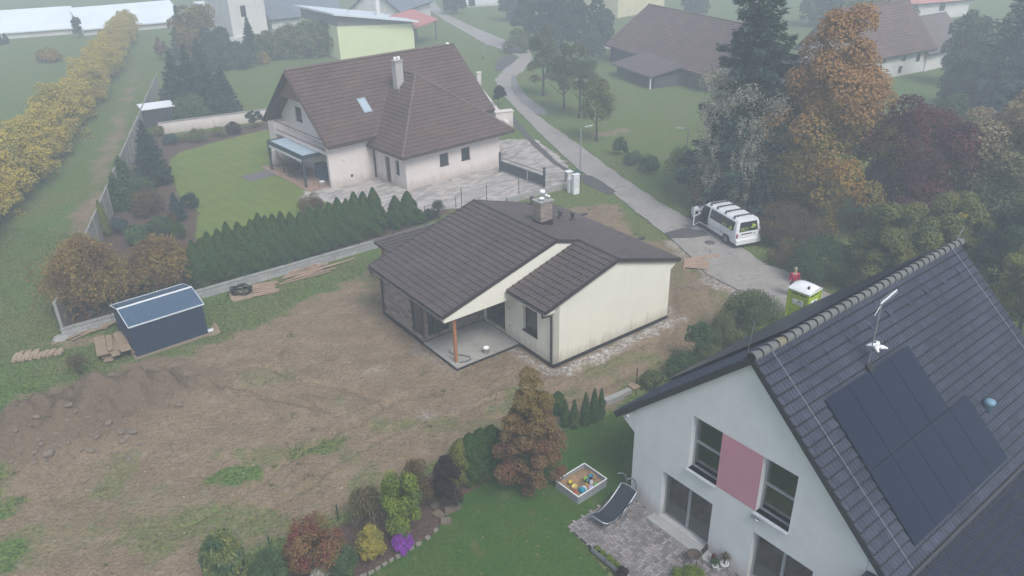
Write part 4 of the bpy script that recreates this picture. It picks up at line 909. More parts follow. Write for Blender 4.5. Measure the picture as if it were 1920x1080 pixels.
x, y, z = GT(452, 556); pl = thing('pallet', 'pale wooden pallet carrying a black pipe coil', 'pallet', (x, y, z+.02), .45)
m = MB()
for i in range(7): m.box(-.6, .6, -.5+.15*i, -.39+.15*i, .10, .125)
obj('deck', m, M_woodpale, pl)
for yy in (-.5, 0, .5): m = MB(); m.bar((-.55 if yy else -.55, yy, .05), (.55, yy, .05), .1, .1); obj('bearer', m, M_woodpale, pl)
m = MB(); m.smooth = True; pts = []
for i in range(200):
    a = i*.22; rr_ = .55+.06*math.sin(i*.37); pts.append((x-.02+rr_*math.cos(a), y+.25+rr_*math.sin(a)*.85, z+.17+.012*(i % 25)+.05*math.sin(i*.9)))
for i in range(24): a = 200*.22+i*.16; pts.append((x+(.55+.01*i)*math.cos(a), y+.1+.6*math.sin(a), z+.17))
m.tube(pts, .028, 6); tag(obj('pipe_coil', m, M_black), 'coil of thin black pipe lying on the pale pallet', 'pipe')

# ------------------------------------------------------------------ walls and fences
def line_wall(name, label, a, b, h, th, mat, cap=None, part='block_course', dz=.05):
    a, b = Vector(a), Vector(b); t = thing(name, label, 'wall', (a.x, a.y, 0), math.atan2(b.y-a.y, b.x-a.x)); L = (b-a).length
    m = MB(); m.box(0, L, -th/2, th/2, -.2, h); obj(part, m, mat, t)
    if cap: m = MB(); m.box(-.02, L+.02, -th/2-.04, th/2+.04, h, h+.06); obj('coping', m, cap, t)
    return t, L
def blockmat():
    m, nt = newmat('grey_concrete_blocks'); tc = nd(nt, 'TexCoord').outputs['Object']; sp = nd(nt, 'SeparateXYZ', {0: tc})
    v = nd(nt, 'CombineXYZ', {0: sp.outputs[0], 1: sp.outputs[2], 2: 0.}).outputs[0]
    b = nd(nt, 'TexBrick', {'Vector': v, 'Color1': (.36, .36, .35, 1), 'Color2': (.28, .28, .275, 1), 'Mortar': (.17, .17, .165, 1), 'Scale': 1., 'Mortar Size': .012, 'Brick Width': .5, 'Row Height': .25})
    n = nd(nt, 'TexNoise', {'Vector': tc, 'Scale': 2.5, 'Detail': 5.}); finish(nt, mixc(nt, maprange(nt, n.outputs[0], .5, .75), b.outputs[0], (.22, .215, .20)), .9, 0, .2, n.outputs[0], .01); return m
WA = G(118, 634); WB = (-2.3, 52.05)
bw, WL = line_wall('block_wall', 'low grey concrete block wall below the tall thuja hedge', WA, WB, .5, .2, blockmat(), pm('wall_slab', (.30, .30, .285), (.22, .225, .2), 2, .9))
wd = Vector((WB[0]-WA[0], WB[1]-WA[1])).normalized(); wn = Vector((-wd.y, wd.x))
wf = thing('wire_fence', 'thin green wire fence with posts standing on the block wall before the hedge', 'fence', (WA[0], WA[1], .56), math.atan2(wd.y, wd.x))
k = 0.
while k < WL-.5:
    m = MB(); m.tube([(k, 0, 0), (k, 0, 1.45)], .024, 6); obj('post', m, M_green, wf); k += 2.5
m = MB()
for z in (.05, .4, .75, 1.1, 1.42): m.bar((0, 0.03, z), (WL, .03, z), .006, .006)
obj('wire', m, M_green, wf)
# concrete panel fence beside the meadow
FA, FB = Vector(G(122, 632)), Vector(G(300, 172)); fd = (FB-FA).normalized(); FL = (FB-FA).length
fc = thing('concrete_fence', 'long weathered concrete panel fence between meadow and the planted garden', 'fence', (FA.x, FA.y, 0), math.atan2(fd.y, fd.x))
M_fc = pm('fence_concrete', (.30, .285, .26), (.21, .20, .18), 1.2, .95, bump=.006, bscale=20)
n = int(FL/2.1)
for i in range(n+1):
    m = MB(); m.box(i*2.1-.07, i*2.1+.07, -.08, .08, -.2, 2.08); m.box(i*2.1-.075, i*2.1+.075, -.085, .085, 2.08, 2.12); obj('post', m, M_fc, fc)
    if i < n:
        m = MB()
        for q in range(4): m.box(i*2.1+.071, i*2.1+2.029, -.03, .03, .0+q*.5, .485+q*.5)
        m.box(i*2.1+.071, i*2.1+2.029, -.05, .05, 2.0, 2.05)
        obj('panel', m, M_fc, fc)
m = MB(); m.smooth = True; m.lathe([(.5, -.1), (.4, .10), (.22, .18), (.1, .2)], 10); o = tag(obj('concrete_footing', m, M_conc), 'lump of poured concrete at the foot of the last fence post', 'concrete'); o.location = (FA.x-.1, FA.y-.15, 0)
a, b = G(300, 252), G(524, 222)
line_wall('garden_wall', 'low cream garden wall with stone coping behind the flower bed', a, b, 1.1, .25, M_h3wall, pm('coping_grey', (.28, .25, .23), None, 2, .8), 'render')
a, b = G(950, 382), G(1064, 352)
line_wall('kerb_wall', 'low grey wall between grass verge and paved yard', a, b, .45, .2, M_conc, None, 'render')
a, b = G(903, 181), G(952, 245)
line_wall('front_wall', 'stepped cream wall along the road in front of the family house', a, b, .75, .3, M_h3wall, M_h3wall, 'render')
x, y = G(944, 238); m = MB(); m.box(-.9, .9, -.35, .35, 0, 1.55); m.box(-.98, .98, -.42, .42, 1.55, 1.63); o = tag(obj('gate_pier', m, M_h3wall), 'wide cream pier at the near end of the stepped road wall', 'pier'); o.location = (x, y, 0); o.rotation_euler.z = .35
x, y = G(899, 160); m = MB(); m.box(-.25, .25, -.25, .25, 0, 1.5); m.box(-.3, .3, -.3, .3, 1.5, 1.58); o = tag(obj('gate_pier', m, M_h3wall), 'slim cream pier at the far end of the stepped road wall', 'pier'); o.location = (x, y, 0)
# sliding gate
ga, gb = Vector(G(938, 323)), Vector(G(1020, 353)); gl = (gb-ga).length
gt = thing('sliding_gate', 'dark grey sliding gate across the paved yard entrance', 'gate', (ga.x, ga.y, 0), math.atan2(gb.y-ga.y, gb.x-ga.x))
M_gate = pm('gate_grey', (.05, .06, .065), None, 4, .5)
m = MB(); m.box(.1, gl*.62, -.015, .015, .22, .95); m.box(gl*.64, gl-.1, -.015, .015, .22, .95); obj('panel', m, M_gate, gt)
m = MB()
for z in (.17, .99, 1.28): m.bar((.06, 0, z), (gl-.05, 0, z), .05, .06)
for q in np.linspace(.08, gl-.08, 9): m.bar((q, 0, .17), (q, 0, 1.28), .04, .03)
obj('frame', m, pm('gate_rail', (.16, .17, .18), None, 4, .5), gt)
for q in (0, gl+.02): m = MB(); m.box(q-.07, q+.07, -.07, .07, 0, 1.7); obj('post', m, M_gate, gt)
for q, lab in (((973, 371), 'thin grey steel post left of the sliding gate end'), ((913, 382), 'thin grey steel post beyond the bungalow roof, in the middle'), ((866, 388), 'thin grey steel post beyond the bungalow roof, farthest left')):
    x, y = G(*q); m = MB(); m.tube([(0, 0, 0), (0, 0, 1.5)], .03, 6); o = tag(obj('steel_post', m, M_gate), lab, 'post'); o.location = (x, y, 0)
# meter pillars, bin, lamps
for q, w, d, h, mt, lab in (((1079, 363), .5, .3, 1.5, M_plastic, 'tall white meter pillar on the verge by the yard'), ((1069, 360), .38, .25, 1.0, M_plastic, 'short white meter box beside the tall white pillar'), ((1066, 345), .5, .45, 1.0, pm('stone_pillar', (.36, .33, .30), None, 3, .9), 'stone mailbox pillar with pale cap beside the yard')):
    x, y = G(*q); t = thing('meter_pillar', lab, 'pillar', (x, y, 0), .5); m = MB(); m.box(-w/2, w/2, -d/2, d/2, -.1, h); obj('body', m, mt, t); m = MB(); m.box(-w/2-.04, w/2+.04, -d/2-.04, d/2+.04, h, h+.07); obj('cap', m, M_plastic, t)
    m = MB(); m.box(-w/2+.05, w/2-.05, -d/2-.012, -d/2-.001, h*.3, h*.9); obj('door', m, pm('pillar_door', (.66, .67, .68), None, 3, .5), t)
x, y = G(1079, 345); t = thing('wheelie_bin', 'dark green wheeled bin behind the meter pillars', 'bin', (x, y, 0), .4)
m = MB(); m.add([(a*(.25+.05*k), b*(.28+.06*k), .1+.85*k) for k in (0, 1) for b in (-1, 1) for a in (-1, 1)], [(0, 2, 3, 1), (4, 5, 7, 6), (0, 1, 5, 4), (2, 6, 7, 3), (0, 4, 6, 2), (1, 3, 7, 5)]); obj('body', m, M_green, t)
m = MB(); m.box(-.32, .32, -.36, .36, .951, 1.02); obj('lid', m, M_green, t)
for a in (-.26, .26): m = MB(); m.tube([(a-.03, .3, .1), (a+.03, .3, .1)], .1, 10); obj('wheel', m, M_black, t)
M_lamp = pm('lamp_grey', (.15, .155, .165), None, 4, .6); M_pole = pm('lamp_head_grey', (.45, .46, .48), None, 4, .5)
def lamp(px, py, ytop, ang, lab):
    x, y = G(px, py); h = hat(x, y, ytop); t = thing('street_lamp', lab, 'street lamp', (x, y, 0), ang)
    m = MB(); m.smooth = True; m.tube([(0, 0, 0), (0, 0, 1.1), (0, 0, 1.12), (0, 0, h)], [.075, .075, .055, .048], 8); obj('pole', m, M_lamp, t)
    m = MB(); m.tube([(0, 0, h-.05), (.5, 0, h+.05)], .025, 6); obj('arm', m, M_lamp, t)
    m = MB(); m.bar((.35, 0, h+.06), (.95, 0, h+.12), .16, .06); obj('lamp_head', m, M_pole, t)
lamp(1087, 345, 240, .3, 'slim grey street lamp by the road beside the meter pillars')
lamp(1283, 335, 243, PI-.2, 'slim street lamp before the creeper covered spruce')
lamp(906, 112, 85, 0, 'small street lamp far away at the road junction')
# ------------------------------------------------------------------ far buildings
def quadbase(px, py): return G(px, py)
Y0 = lambda a, b, d: (a, d, b); X0 = lambda a, b, d: (d, a, b)
def gable_house(t, L, Wd, h, hr, wallm, roofm, ov=.5, wins=(), side='x'):
    # ridge along local x, front face at y = 0
    m = MB(); m.wall([(0, 0), (L, 0), (L, h), (0, h)], [w[:4] for w in wins], Y0, .25); m.prism([(0, 0), (L, 0), (L, h), (0, h)], Y0, Wd-.25, Wd)
    for d in (0, L-.25): m.prism([(.251, 0), (Wd-.251, 0), (Wd-.251, h), (Wd/2, hr-.12), (.251, h)], X0, d, d+.25)
    obj('wall', m, wallm, t)
    for w in wins: window(t, Y0, *w[:4], .1, M_anth)
    s = (hr-h)/(Wd/2); r = MB()
    r.prism([(-ov, h-ov*s), (Wd/2, hr), (Wd+ov, h-ov*s), (Wd+ov, h-ov*s-.2), (Wd/2, hr-.22), (-ov, h-ov*s-.2)], X0, -ov, L+ov); rf = obj('roof', r, M_anth, t)
    k = MB(); Ls = math.hypot(Wd/2+ov, hr-h+ov*s)
    tiles(k, (-ov, -ov, h-ov*s+.02), (1, 0, 0), (0, Wd/2+ov, hr-h+ov*s), Ls, lambda v: 0, lambda v: L+2*ov, .4, .3, .02, .05, 4)
    tiles(k, (-ov, Wd+ov, h-ov*s+.02), (1, 0, 0), (0, -Wd/2-ov, hr-h+ov*s), Ls, lambda v: 0, lambda v: L+2*ov, .4, .3, .02, .05, 4)
    obj('roof_tiles', k, [roofm, roofm], rf)
    k = MB(); k.tube([(-ov, Wd/2, hr+.03), (L+ov, Wd/2, hr+.03)], .12, 8); obj('ridge_cap', k, roofm, rf)
    return rf
def at(px, py, px2, py2):
    a, b = G(px, py), G(px2, py2); return (a[0], a[1], 0), math.atan2(b[1]-a[1], b[0]-a[0]), math.hypot(b[0]-a[0], b[1]-a[1])
M_oldtile = pm('old_red_tiles', (.125, .07, .06), (.085, .055, .05), .5, .8, cell=.15)
M_far = pm('far_render', (.60, .58, .55), (.5, .48, .46), .5, .9)
M_bluegrey = pm('grey_sheet_roof', (.13, .15, .18), (.16, .18, .21), .4, .5)
# yellow green building with pale metal mono roof
loc, rz, L = at(639, 112, 778, 92)
t = thing('yellow_building', 'pale yellow green building with a light metal roof behind the family house', 'building', loc, rz)
M_yel = pm('yellow_green_render', (.62, .66, .40), (.58, .62, .38), .4, .9)
h = hat(loc[0], loc[1], 50); hr_ = hat(*G(778, 92), 44)
m = MB(); m.prism([(0, 0), (L, 0), (L, hr_), (0, h)], Y0, 0, .3); m.prism([(.301, 0), (12, 0), (12, h), (.301, h)], lambda a, b, d: (d, a, b), 0, .3); m.prism([(.301, 0), (12, 0), (12, hr_), (.301, hr_)], lambda a, b, d: (L-d, a, b), 0, .3); obj('wall', m, M_yel, t)
m = MB(); m.prism([(.1, h+.002), (L-.1, hr_+.002), (L-.1, hr_+.25), (.1, h+1.5)], Y0, .02, 11.9); obj('roof_side', m, pm('grey_cladding', (.22, .21, .21), None, 2, .8), t)
m = MB(); m.prism([(-.7, h+1.6), (L+.5, hr_+.2), (L+.5, hr_+.42), (-.7, h+1.85)], Y0, -.9, 12.6); rf = obj('roof', m, pm('pale_metal_roof', (.62, .66, .70), (.55, .59, .63), .3, .45), t)
m = MB(); m.box(L*.72-.3, L*.72+.3, 4, 4.6, hr_, h+3.2); m.box(L*.72-.4, L*.72+.4, 3.9, 4.7, h+3.2, h+3.5); obj('chimney', m, M_far, rf)
m = MB(); m.tube([(2.4, 1, h+1), (2.4, 1, h+3)], .03, 5); m.bar((2, 1, h+2.7), (3.2, 1, h+2.7), .05, .05); obj('antenna', m, M_grey, rf)
loc, rz, L = at(779, 92, 818, 76)
t = thing('carport', 'dark open carport with pinkish red roof beside the yellow green building', 'carport', loc, rz)
h = hat(loc[0], loc[1], 53)
m = MB(); m.box(0, L, 3.2, 3.4, 0, h); m.box(-.1, .1, .3, 3.19, 0, h); obj('wall', m, M_anth, t)
m = MB(); m.prism([(-.4, h), (-.4, h+.2), (4, h+1.6), (4, h+1.4)], lambda a, b, d: (d, a, b), -.3, L+.4); obj('roof', m, pm('pink_red_sheet', (.42, .16, .14), (.36, .14, .12), .5, .6), t)
for q in (.1, L): m = MB(); m.box(q-.08, q+.08, -.1, .06, 0, h); obj('post', m, M_anth, t)
loc, rz, L = at(440, 80, 505, 72)
t = thing('farmhouse', 'tall pale plastered house in the haze at the top left', 'house', loc, rz)
h = 9.5
m = MB(); m.wall([(0, 0), (L, 0), (L, h), (0, h)], [(L*.30, L*.47, 3.6, 5.4), (L*.32, L*.5, 7.0, 8.4)], Y0, .3); m.box(0, L, .31, 11, 0, h); obj('wall', m, M_far, t)
window(t, Y0, L*.30, L*.47, 3.6, 5.4, .1, M_far); window(t, Y0, L*.32, L*.5, 7.0, 8.4, .1, M_far)
m = MB(); m.prism([(-1, h), (11.6, h), (5.3, h+4)], X0, -.6, L+.6); obj('roof', m, M_oldtile, t)
m = MB(); m.box(-4, L+.5, -1.2, -.01, 0, .9); obj('terrace', m, M_far, t)
loc, rz, L = at(512, 62, 640, 48)
t = thing('barn', 'long low barn with blue grey sheet roof between farmhouse and yellow green building', 'barn', loc, rz)
gable_house(t, L, 9, 2.6, 6.2, M_far, M_bluegrey)
loc, rz, L = at(395, 62, 436, 58)
t = thing('outbuilding', 'small outbuilding with pale flat roof left of the farmhouse', 'building', loc, rz)
m = MB(); m.box(0, L, 0, 6, 0, 4.2); obj('wall', m, M_bluegrey, t); m = MB(); m.box(-.6, L+.3, -.6, 6.5, 4.2, 4.5); obj('roof', m, M_plastic, t)
# long pale roofed field barns at the upper left
for (a, b, lab) in (((-160, 86), (136, 64), 'long low barn with pale metal roof at the far left edge of the field'), ((158, 67), (345, 49), 'long low barn with pale metal roof behind the yellow tree row')):
    loc, rz, L = at(*a, *b)
    t = thing('field_barn', lab, 'barn', loc, rz, 'pale roofed field barns')
    m = MB(); m.box(0, L, 0, 9, 0, .9); obj('wall', m, M_far, t)
    m = MB(); m.prism([(-.4, .9), (9.4, 3.4), (9.4, 3.6), (-.4, 1.1)], X0, -.3, L+.3); obj('roof', m, pm('snow_pale_roof', (.72, .77, .82), (.66, .71, .76), .3, .5), t)
# roofs beyond the yellow building and along the top edge
loc, rz, L = at(750, 52, 808, 30)
gable_house(thing('house', 'house with plain blue grey roof in the haze behind the carport', 'house', loc, rz), L, 9, 3, 6.5, M_far, M_bluegrey)
loc, rz, L = at(868, 14, 935, 10)
gable_house(thing('house', 'small white house with dark doorway at the top edge beyond the road', 'house', loc, rz), L, 8, 3.6, 7, M_white, M_bluegrey, wins=((1.2, 2.6, .1, 2.4, 0), (4.5, 5.4, 1.4, 2.6, 0)))
loc, rz, L = at(1158, 34, 1245, 18)
gable_house(thing('house', 'pale yellow house with two dark windows and blue grey roof behind the old barn', 'house', loc, rz), L, 9, 5.2, 9, pm('pale_yellow_render', (.62, .56, .36), None, .6, .9), M_bluegrey, wins=((2, 3.6, 3, 4.6, 0), (5.6, 7.2, 3, 4.6, 0)))
loc, rz, L = at(1700, 40, 1812, 30)
gable_house(thing('house', 'far house with pinkish red roof at the upper right', 'house', loc, rz), L, 9, 3.2, 7.4, M_far, pm('pink_red_tiles', (.45, .20, .19), (.38, .17, .16), .5, .7), wins=((L*.5, L*.6, 1.2, 2.6, 0),))
# old brown barn with lean-to
loc, rz, L = at(1144, 112, 1262, 166)
loc2, rz, L = at(1144, 112, 1300, 165)
t = thing('old_barn', 'old dark timber barn with large brown tiled roof and lower lean to in the meadow', 'barn', loc, rz)
M_dark = pm('dark_boards', (.045, .042, .045), (.06, .055, .055), 3, .9)
hw = hat(loc[0], loc[1], 78)
gable_house(t, 22, 12, hw, hw+4.3, M_dark, M_oldtile, .6)
m = MB(); m.box(9.0, 17.5, -4.2, -.01, 0, .0+hw*.55); obj('lean_to_wall', m, M_dark, t)
m = MB(); m.prism([(-5.0, hw*.55), (.3, hw*.98), (.3, hw*.98+.15), (-5.0, hw*.55+.15)], X0, 8.7, 17.9); lr = obj('lean_to_roof', m, pm('weathered_brown_tiles', (.105, .075, .068), (.08, .06, .055), .5, .8), t)
m = MB(); m.box(17.55, 17.7, -4.9, -4.75, 0, hw*.55); obj('downpipe', m, M_far, t)
a, b = G(1080, 100), G(1146, 90)
line_wall('field_wall', 'low pale wall left of the old barn', a, b, .9, .3, M_far, None, 'render')
loc, rz, L = at(1608, 158, 1728, 134)
t = thing('longhouse', 'long old house with reddish tiled roof and whitewashed wall at right', 'house', loc, rz)
gable_house(t, L+1, 9, 3.2, 7.8, M_far, M_oldtile, .5, wins=((L*.32, L*.38, 1.9, 2.5, 0), (L*.62, L*.69, 1.7, 3.0, 0), (L*.60, L*.66, .3, 1.2, 0), (L*.86, L*.93, 1.3, 2.7, 0)))
loc, rz, L = at(1732, 134, 1800, 118)
gable_house(thing('outbuilding', 'lower outbuilding with grey red roof joined to the longhouse', 'building', loc, rz), L, 7, 2.6, 5.8, M_far, pm('grey_red_tiles', (.15, .12, .115), None, 1, .8))
x, y = G(300, 233); t = thing('garden_cabin', 'small dark cabin with white roof behind the cream garden wall', 'cabin', (x, y, 0), .55)
m = MB(); m.box(-1.5, 1.5, -1.3, 1.3, 0, 1.9); obj('wall', m, M_anth, t); m = MB(); m.box(-1.6, 1.6, -1.4, 1.4, 1.9, 2.0); obj('roof', m, M_plastic, t)

# ------------------------------------------------------------------ van
def text_mesh(s, size, depth=.004):
    c = bpy.data.curves.new('lettering', 'FONT'); c.body = s; c.size = size; c.extrude = depth; c.align_x = 'CENTER'; c.align_y = 'CENTER'
    o = bpy.data.objects.new('lettering', c); COL.objects.link(o); dg = bpy.context.evaluated_depsgraph_get()
    me = bpy.data.meshes.new_from_object(o.evaluated_get(dg)); bpy.data.objects.remove(o); return me
def van():
    t = thing('van', 'white van with roof bars and its driver door open, parked at the roadside', 'van', (14.30, 45.85, .03), 1.935 - PI/2)
    # local: x right, y forward; rear at y = 0, left side x = -W/2 ... origin at the rear left corner
    Wd, L = 1.92, 5.25; cx = Wd/2
    M_paint = pm('van_white', (.74, .75, .76), (.70, .71, .72), 1, .28, spec=.6)
    zl = [.30, .46, .72, 1.02, 1.10, 1.40, 1.72, 1.84, 1.94]           # levels
    hw = [.90, .95, .96, .955, .945, .90, .83, .76, .60]               # half widths
    ys = [0, .08, .35, .62, 1.02, 1.42, 1.75, 2.35, 2.95, 3.10, 3.55, 3.95, 4.10, 4.45, 4.85, 5.15, 5.25]
    def top(y): # roof scale of height along the body
        if y <= 3.75: return 1.
        return 1. - .0*y
    def P(i, j, side):
        y, z, w = ys[i], zl[j], hw[j]
        if i == 0: w -= .05; y = .0 + (.16*max(0, (z-1.0)/.94) if z > 1.0 else 0)
        if i == 1: y = .08 + (.16*max(0, (z-1.0)/.94) if z > 1.0 else 0)
        if y > 3.55 and z > 1.02:        # raked windscreen: higher levels end earlier
            lim = 4.45 - (z-1.02)/(1.94-1.02)*.95
            y = min(y, lim + (y-4.45)*.02 if y > lim else y)
            if ys[i] > 4.2: z = 1.02 + (z-1.02)*max(0, 1-(ys[i]-4.2)/.05) if False else z
        if ys[i] > 4.4 and zl[j] > 1.02: z = 1.03 - .10*(ys[i]-4.45)/.8; w = .86*hw[3]/.955 - .02*(j-4); y = ys[i]
        if ys[i] > 5.1: w *= .88
        return (cx + side*w, y, z)
    ni, nj = len(ys), len(zl)
    body, gl, gr, arch = MB(), MB(), MB(), MB(); body.smooth = False
    for side in (-1, 1):
        for i in range(ni-1):
            for j in range(nj-1):
                q = [P(i, j, side), P(i+1, j, side), P(i+1, j+1, side), P(i, j+1, side)]
                yc = (ys[i]+ys[i+1])/2
                if side < 0 and 3.1 <= yc < 3.95 and 1 <= j < 6: continue          # the open door
                win = 4 <= j < 6
                if win and (.35 < yc < 2.95 or (side > 0 and 3.1 < yc < 3.95)): gl.quad(*q); continue
                if j < 2 and (.62 < yc < 1.42 or 4.1 < yc < 4.85): continue
                body.quad(*q)
    wx = lambda z: .90 + .06*min(1., (z-.30)/.42)
    for side in (-1, 1):
        for y0_, y1_, yc_ in ((.62, 1.42, 1.02), (4.10, 4.85, 4.475)):
            rad = min(.395, (y1_-y0_)/2-.005); pl_ = [(y0_, .30), (yc_-rad, .30)] + [(yc_-rad*math.cos(a), .305+rad*math.sin(a)) for a in np.linspace(.05, PI-.05, 14)] + [(yc_+rad, .30), (y1_, .30), (y1_, .72), (y0_, .72)]
            body.prism(pl_, lambda a, b, d: (cx+side*(wx(b)-d), a, b), 0, .03)
            aw = MB(); aw.prism(pl_[1:-3], lambda a, b, d: (cx+side*(.62+d), a, b), 0, .02); obj('wheel_arch', aw, M_black, t)
    for i in range(ni-1):
        a, b, c_, d = P(i, nj-1, -1), P(i+1, nj-1, -1), P(i+1, nj-1, 1), P(i, nj-1, 1)
        (gr if 3.5 < (ys[i]+ys[i+1])/2 < 4.45 and i == 11 else body).quad(a, b, c_, d)
    for i, m in ((0, body), (ni-1, body)):
        for j in range(nj-1):
            q = [P(i, j, -1), P(i, j, 1), P(i, j+1, 1), P(i, j+1, -1)]
            if i == 0 and 4 <= j < 6:
                A = lambda u, k: tuple(Vector(P(0, k, -1)).lerp(Vector(P(0, k, 1)), u))
                gl.quad(A(.10, j), A(.90, j), A(.90, j+1), A(.10, j+1)); m.quad(A(0, j), A(.10, j), A(.10, j+1), A(0, j+1)); m.quad(A(.9, j), A(1, j), A(1, j+1), A(.9, j+1)); continue
            m.quad(*q)
    # windscreen panel between the roof front and bonnet
    ws = [P(11, nj-1, -1), P(11, nj-1, 1), P(13, 4, 1), P(13, 4, -1)]
    body.quad(*[tuple(Vector(p)+Vector((0, 0, -.003))) for p in ws])
    obj('body', body, M_paint, t)
    g2 = MB(); c0 = sum((Vector(p) for p in ws), Vector())/4; g2.quad(*[tuple(c0+(Vector(p)-c0)*.92+Vector((0, .01, .012))) for p in ws]); obj('windscreen', g2, M_glass, t)
    obj('window', gl, M_glass, t)
    m = MB(); m.box(cx-.86, cx+.86, 2.98, 4.3, .34, .44); m.box(cx-.82, cx+.82, 2.9, 2.97, .4, 1.75); m.box(cx-.80, cx+.8, 4.02, 4.3, .44, 1.02); obj('cabin', m, M_black, t)
    m = MB(); m.box(cx-.75, cx-.2, 3.05, 3.6, .45, .85); m.bar((cx-.48, 3.1, .8), (cx-.48, 2.99, 1.5), .5, .12, (0, 1, 0)); obj('seat', m, pm('grey_seat', (.07, .075, .08), None, 5, .8), t)
    m = MB(); m.box(cx-.88, cx+.88, .1, 5.1, .22, .31); obj('underbody', m, M_black, t)
    m = MB(); m.bar((cx-.93, -.03, .44), (cx+.93, -.03, .44), .16, .30); obj('rear_bumper', m, M_paint, t); 
    m = MB(); m.bar((cx-.90, .02, .26), (cx+.90, .02, .26), .14, .10); m.bar((cx-.92, 5.24, .42), (cx+.92, 5.24, .42), .12, .26); obj('bumper_trim', m, M_anth, t)
    for sx in (-1, 1):
        for y in (1.02, 4.475):
            xx = cx+sx*.86; m = MB(); m.smooth = True; m.tube([(xx-.11, y, .31), (xx-.09, y, .31), (xx+.09, y, .31), (xx+.11, y, .31)], [.27, .33, .33, .27], 20); wo = obj('wheel', m, M_black, t)
            m = MB(); m.tube([(xx+sx*.105, y, .31), (xx+sx*.125, y, .31)], [.2, .17], 16); obj('rim', m, M_grey, wo)
        m = MB(); m.box(cx+sx*.86-.06, cx+sx*.86+.06, -.015, .07, .74, 1.02); obj('tail_light', m, pm('tail_light_red', (.32, .04, .05), None, 5, .3), t)
    m = MB(); m.box(cx-.55, cx+.25, -.02, -.001, .93, .99); obj('tailgate_handle', m, M_black, t)
    m = MB(); m.box(cx-.5, cx+.02, -.02, -.001, .78, .90); obj('licence_plate', m, M_plastic, t)
    m = MB(); m.lathe([(.05, 0), (.05, .015)], 10); e = obj('badge', m, M_grey, t); e.rotation_euler = (PI/2, 0, 0); e.location = (cx+.42, 0, .94)
    m = MB()
    for y in (1.62, 2.98): m.box(cx-.965, cx-.952, y-.008, y+.008, .47, 1.03)
    m.box(cx-.967, cx-.95, .45, 1.7, .985, 1.0); m.box(cx-.965, cx-.952, .4, 3.08, .64, .67); obj('door_seam', m, M_grey, t)
    for y in (.62, 1.55, 2.45, 3.15):
        m = MB(); m.bar((cx-.78, y, 2.02), (cx+.78, y, 2.02), .07, .05)
        for q in (-.74, -.5, .5, .74): m.box(cx+q-.05, cx+q+.05, y-.05, y+.05, 1.86, 1.995)
        obj('roof_bar', m, M_anth, t)
    for sx in (-1, 1): m = MB(); m.bar((cx+sx*1.08, 4.02, 1.15), (cx+sx*.92, 4.02, 1.08), .12, .2); obj('mirror', m, M_black, t)
    # open door, hinged at its front edge
    d = bpy.data.objects.new('door', None)
    m = MB(); m.wall([(0, .42), (.85, .42), (.85, 1.72), (.55, 1.72), (.08, 1.12), (0, 1.02)], [(.28, .78, 1.1, 1.5)], lambda a, b, q: (-q, -a, b), .07)
    dr = obj('door', m, M_paint, t); dr.location = (.015, 3.97, 0); dr.rotation_euler.z = -1.12
    bpy.data.objects.remove(d)
    m = MB(); m.box(.002, .03, -.8, -.06, .5, 1.04); obj('door_lining', m, M_anth, dr)
    m = MB(); m.box(-.03, -.02, -.78, -.28, 1.1, 1.5); obj('pane', m, M_clear, dr)
    M_lime = pm('lime_lettering', (.38, .50, .05), None, 4, .5)
    def leaf(): 
        q = MB(); q.prism([(-.16, -.06), (-.02, -.10), (.14, -.05), (.17, .02), (.02, .10), (-.05, .06), (-.02, .0), (.06, .0), (-.06, -.03)], lambda a, b, d: (a, b, d), 0, .006); return q.mesh('emblem')
    for (x, y, z, rot, sz) in ((cx-.33, .0, 1.30, (PI/2-.17, 0, 0), .30), ):
        o = obj('lettering', text_mesh('EKO', sz), M_lime, t); o.location = (x, y+.05-.02, z-.04); o.rotation_euler = rot
        o = obj('emblem', leaf(), M_lime, t); o.location = (cx+.32, .055, 1.42); o.rotation_euler = rot; o.scale = (1.4, 1.4, 1)
    o = obj('lettering', text_mesh('EKO', .26), M_lime, t); o.location = (cx-.937, 1.35, 1.24); o.rotation_euler = (PI/2-.15, 0, -PI/2)
    o = obj('emblem', leaf(), M_lime, t); o.location = (cx-.93, .72, 1.25); o.rotation_euler = (PI/2-.15, 0, -PI/2); o.scale = (1.3, 1.3, 1)
van()
x, y = G(1331, 456); m = MB(); m.smooth = True; m.lathe([(.30, 0), (.34, .0), (.34, .012), (.0, .012)], 20); o = tag(obj('manhole_cover', m, pm('cast_iron', (.12, .11, .105), None, 6, .8)), 'round iron manhole cover in the road beside the van', 'manhole'); o.location = (x, y, .031)
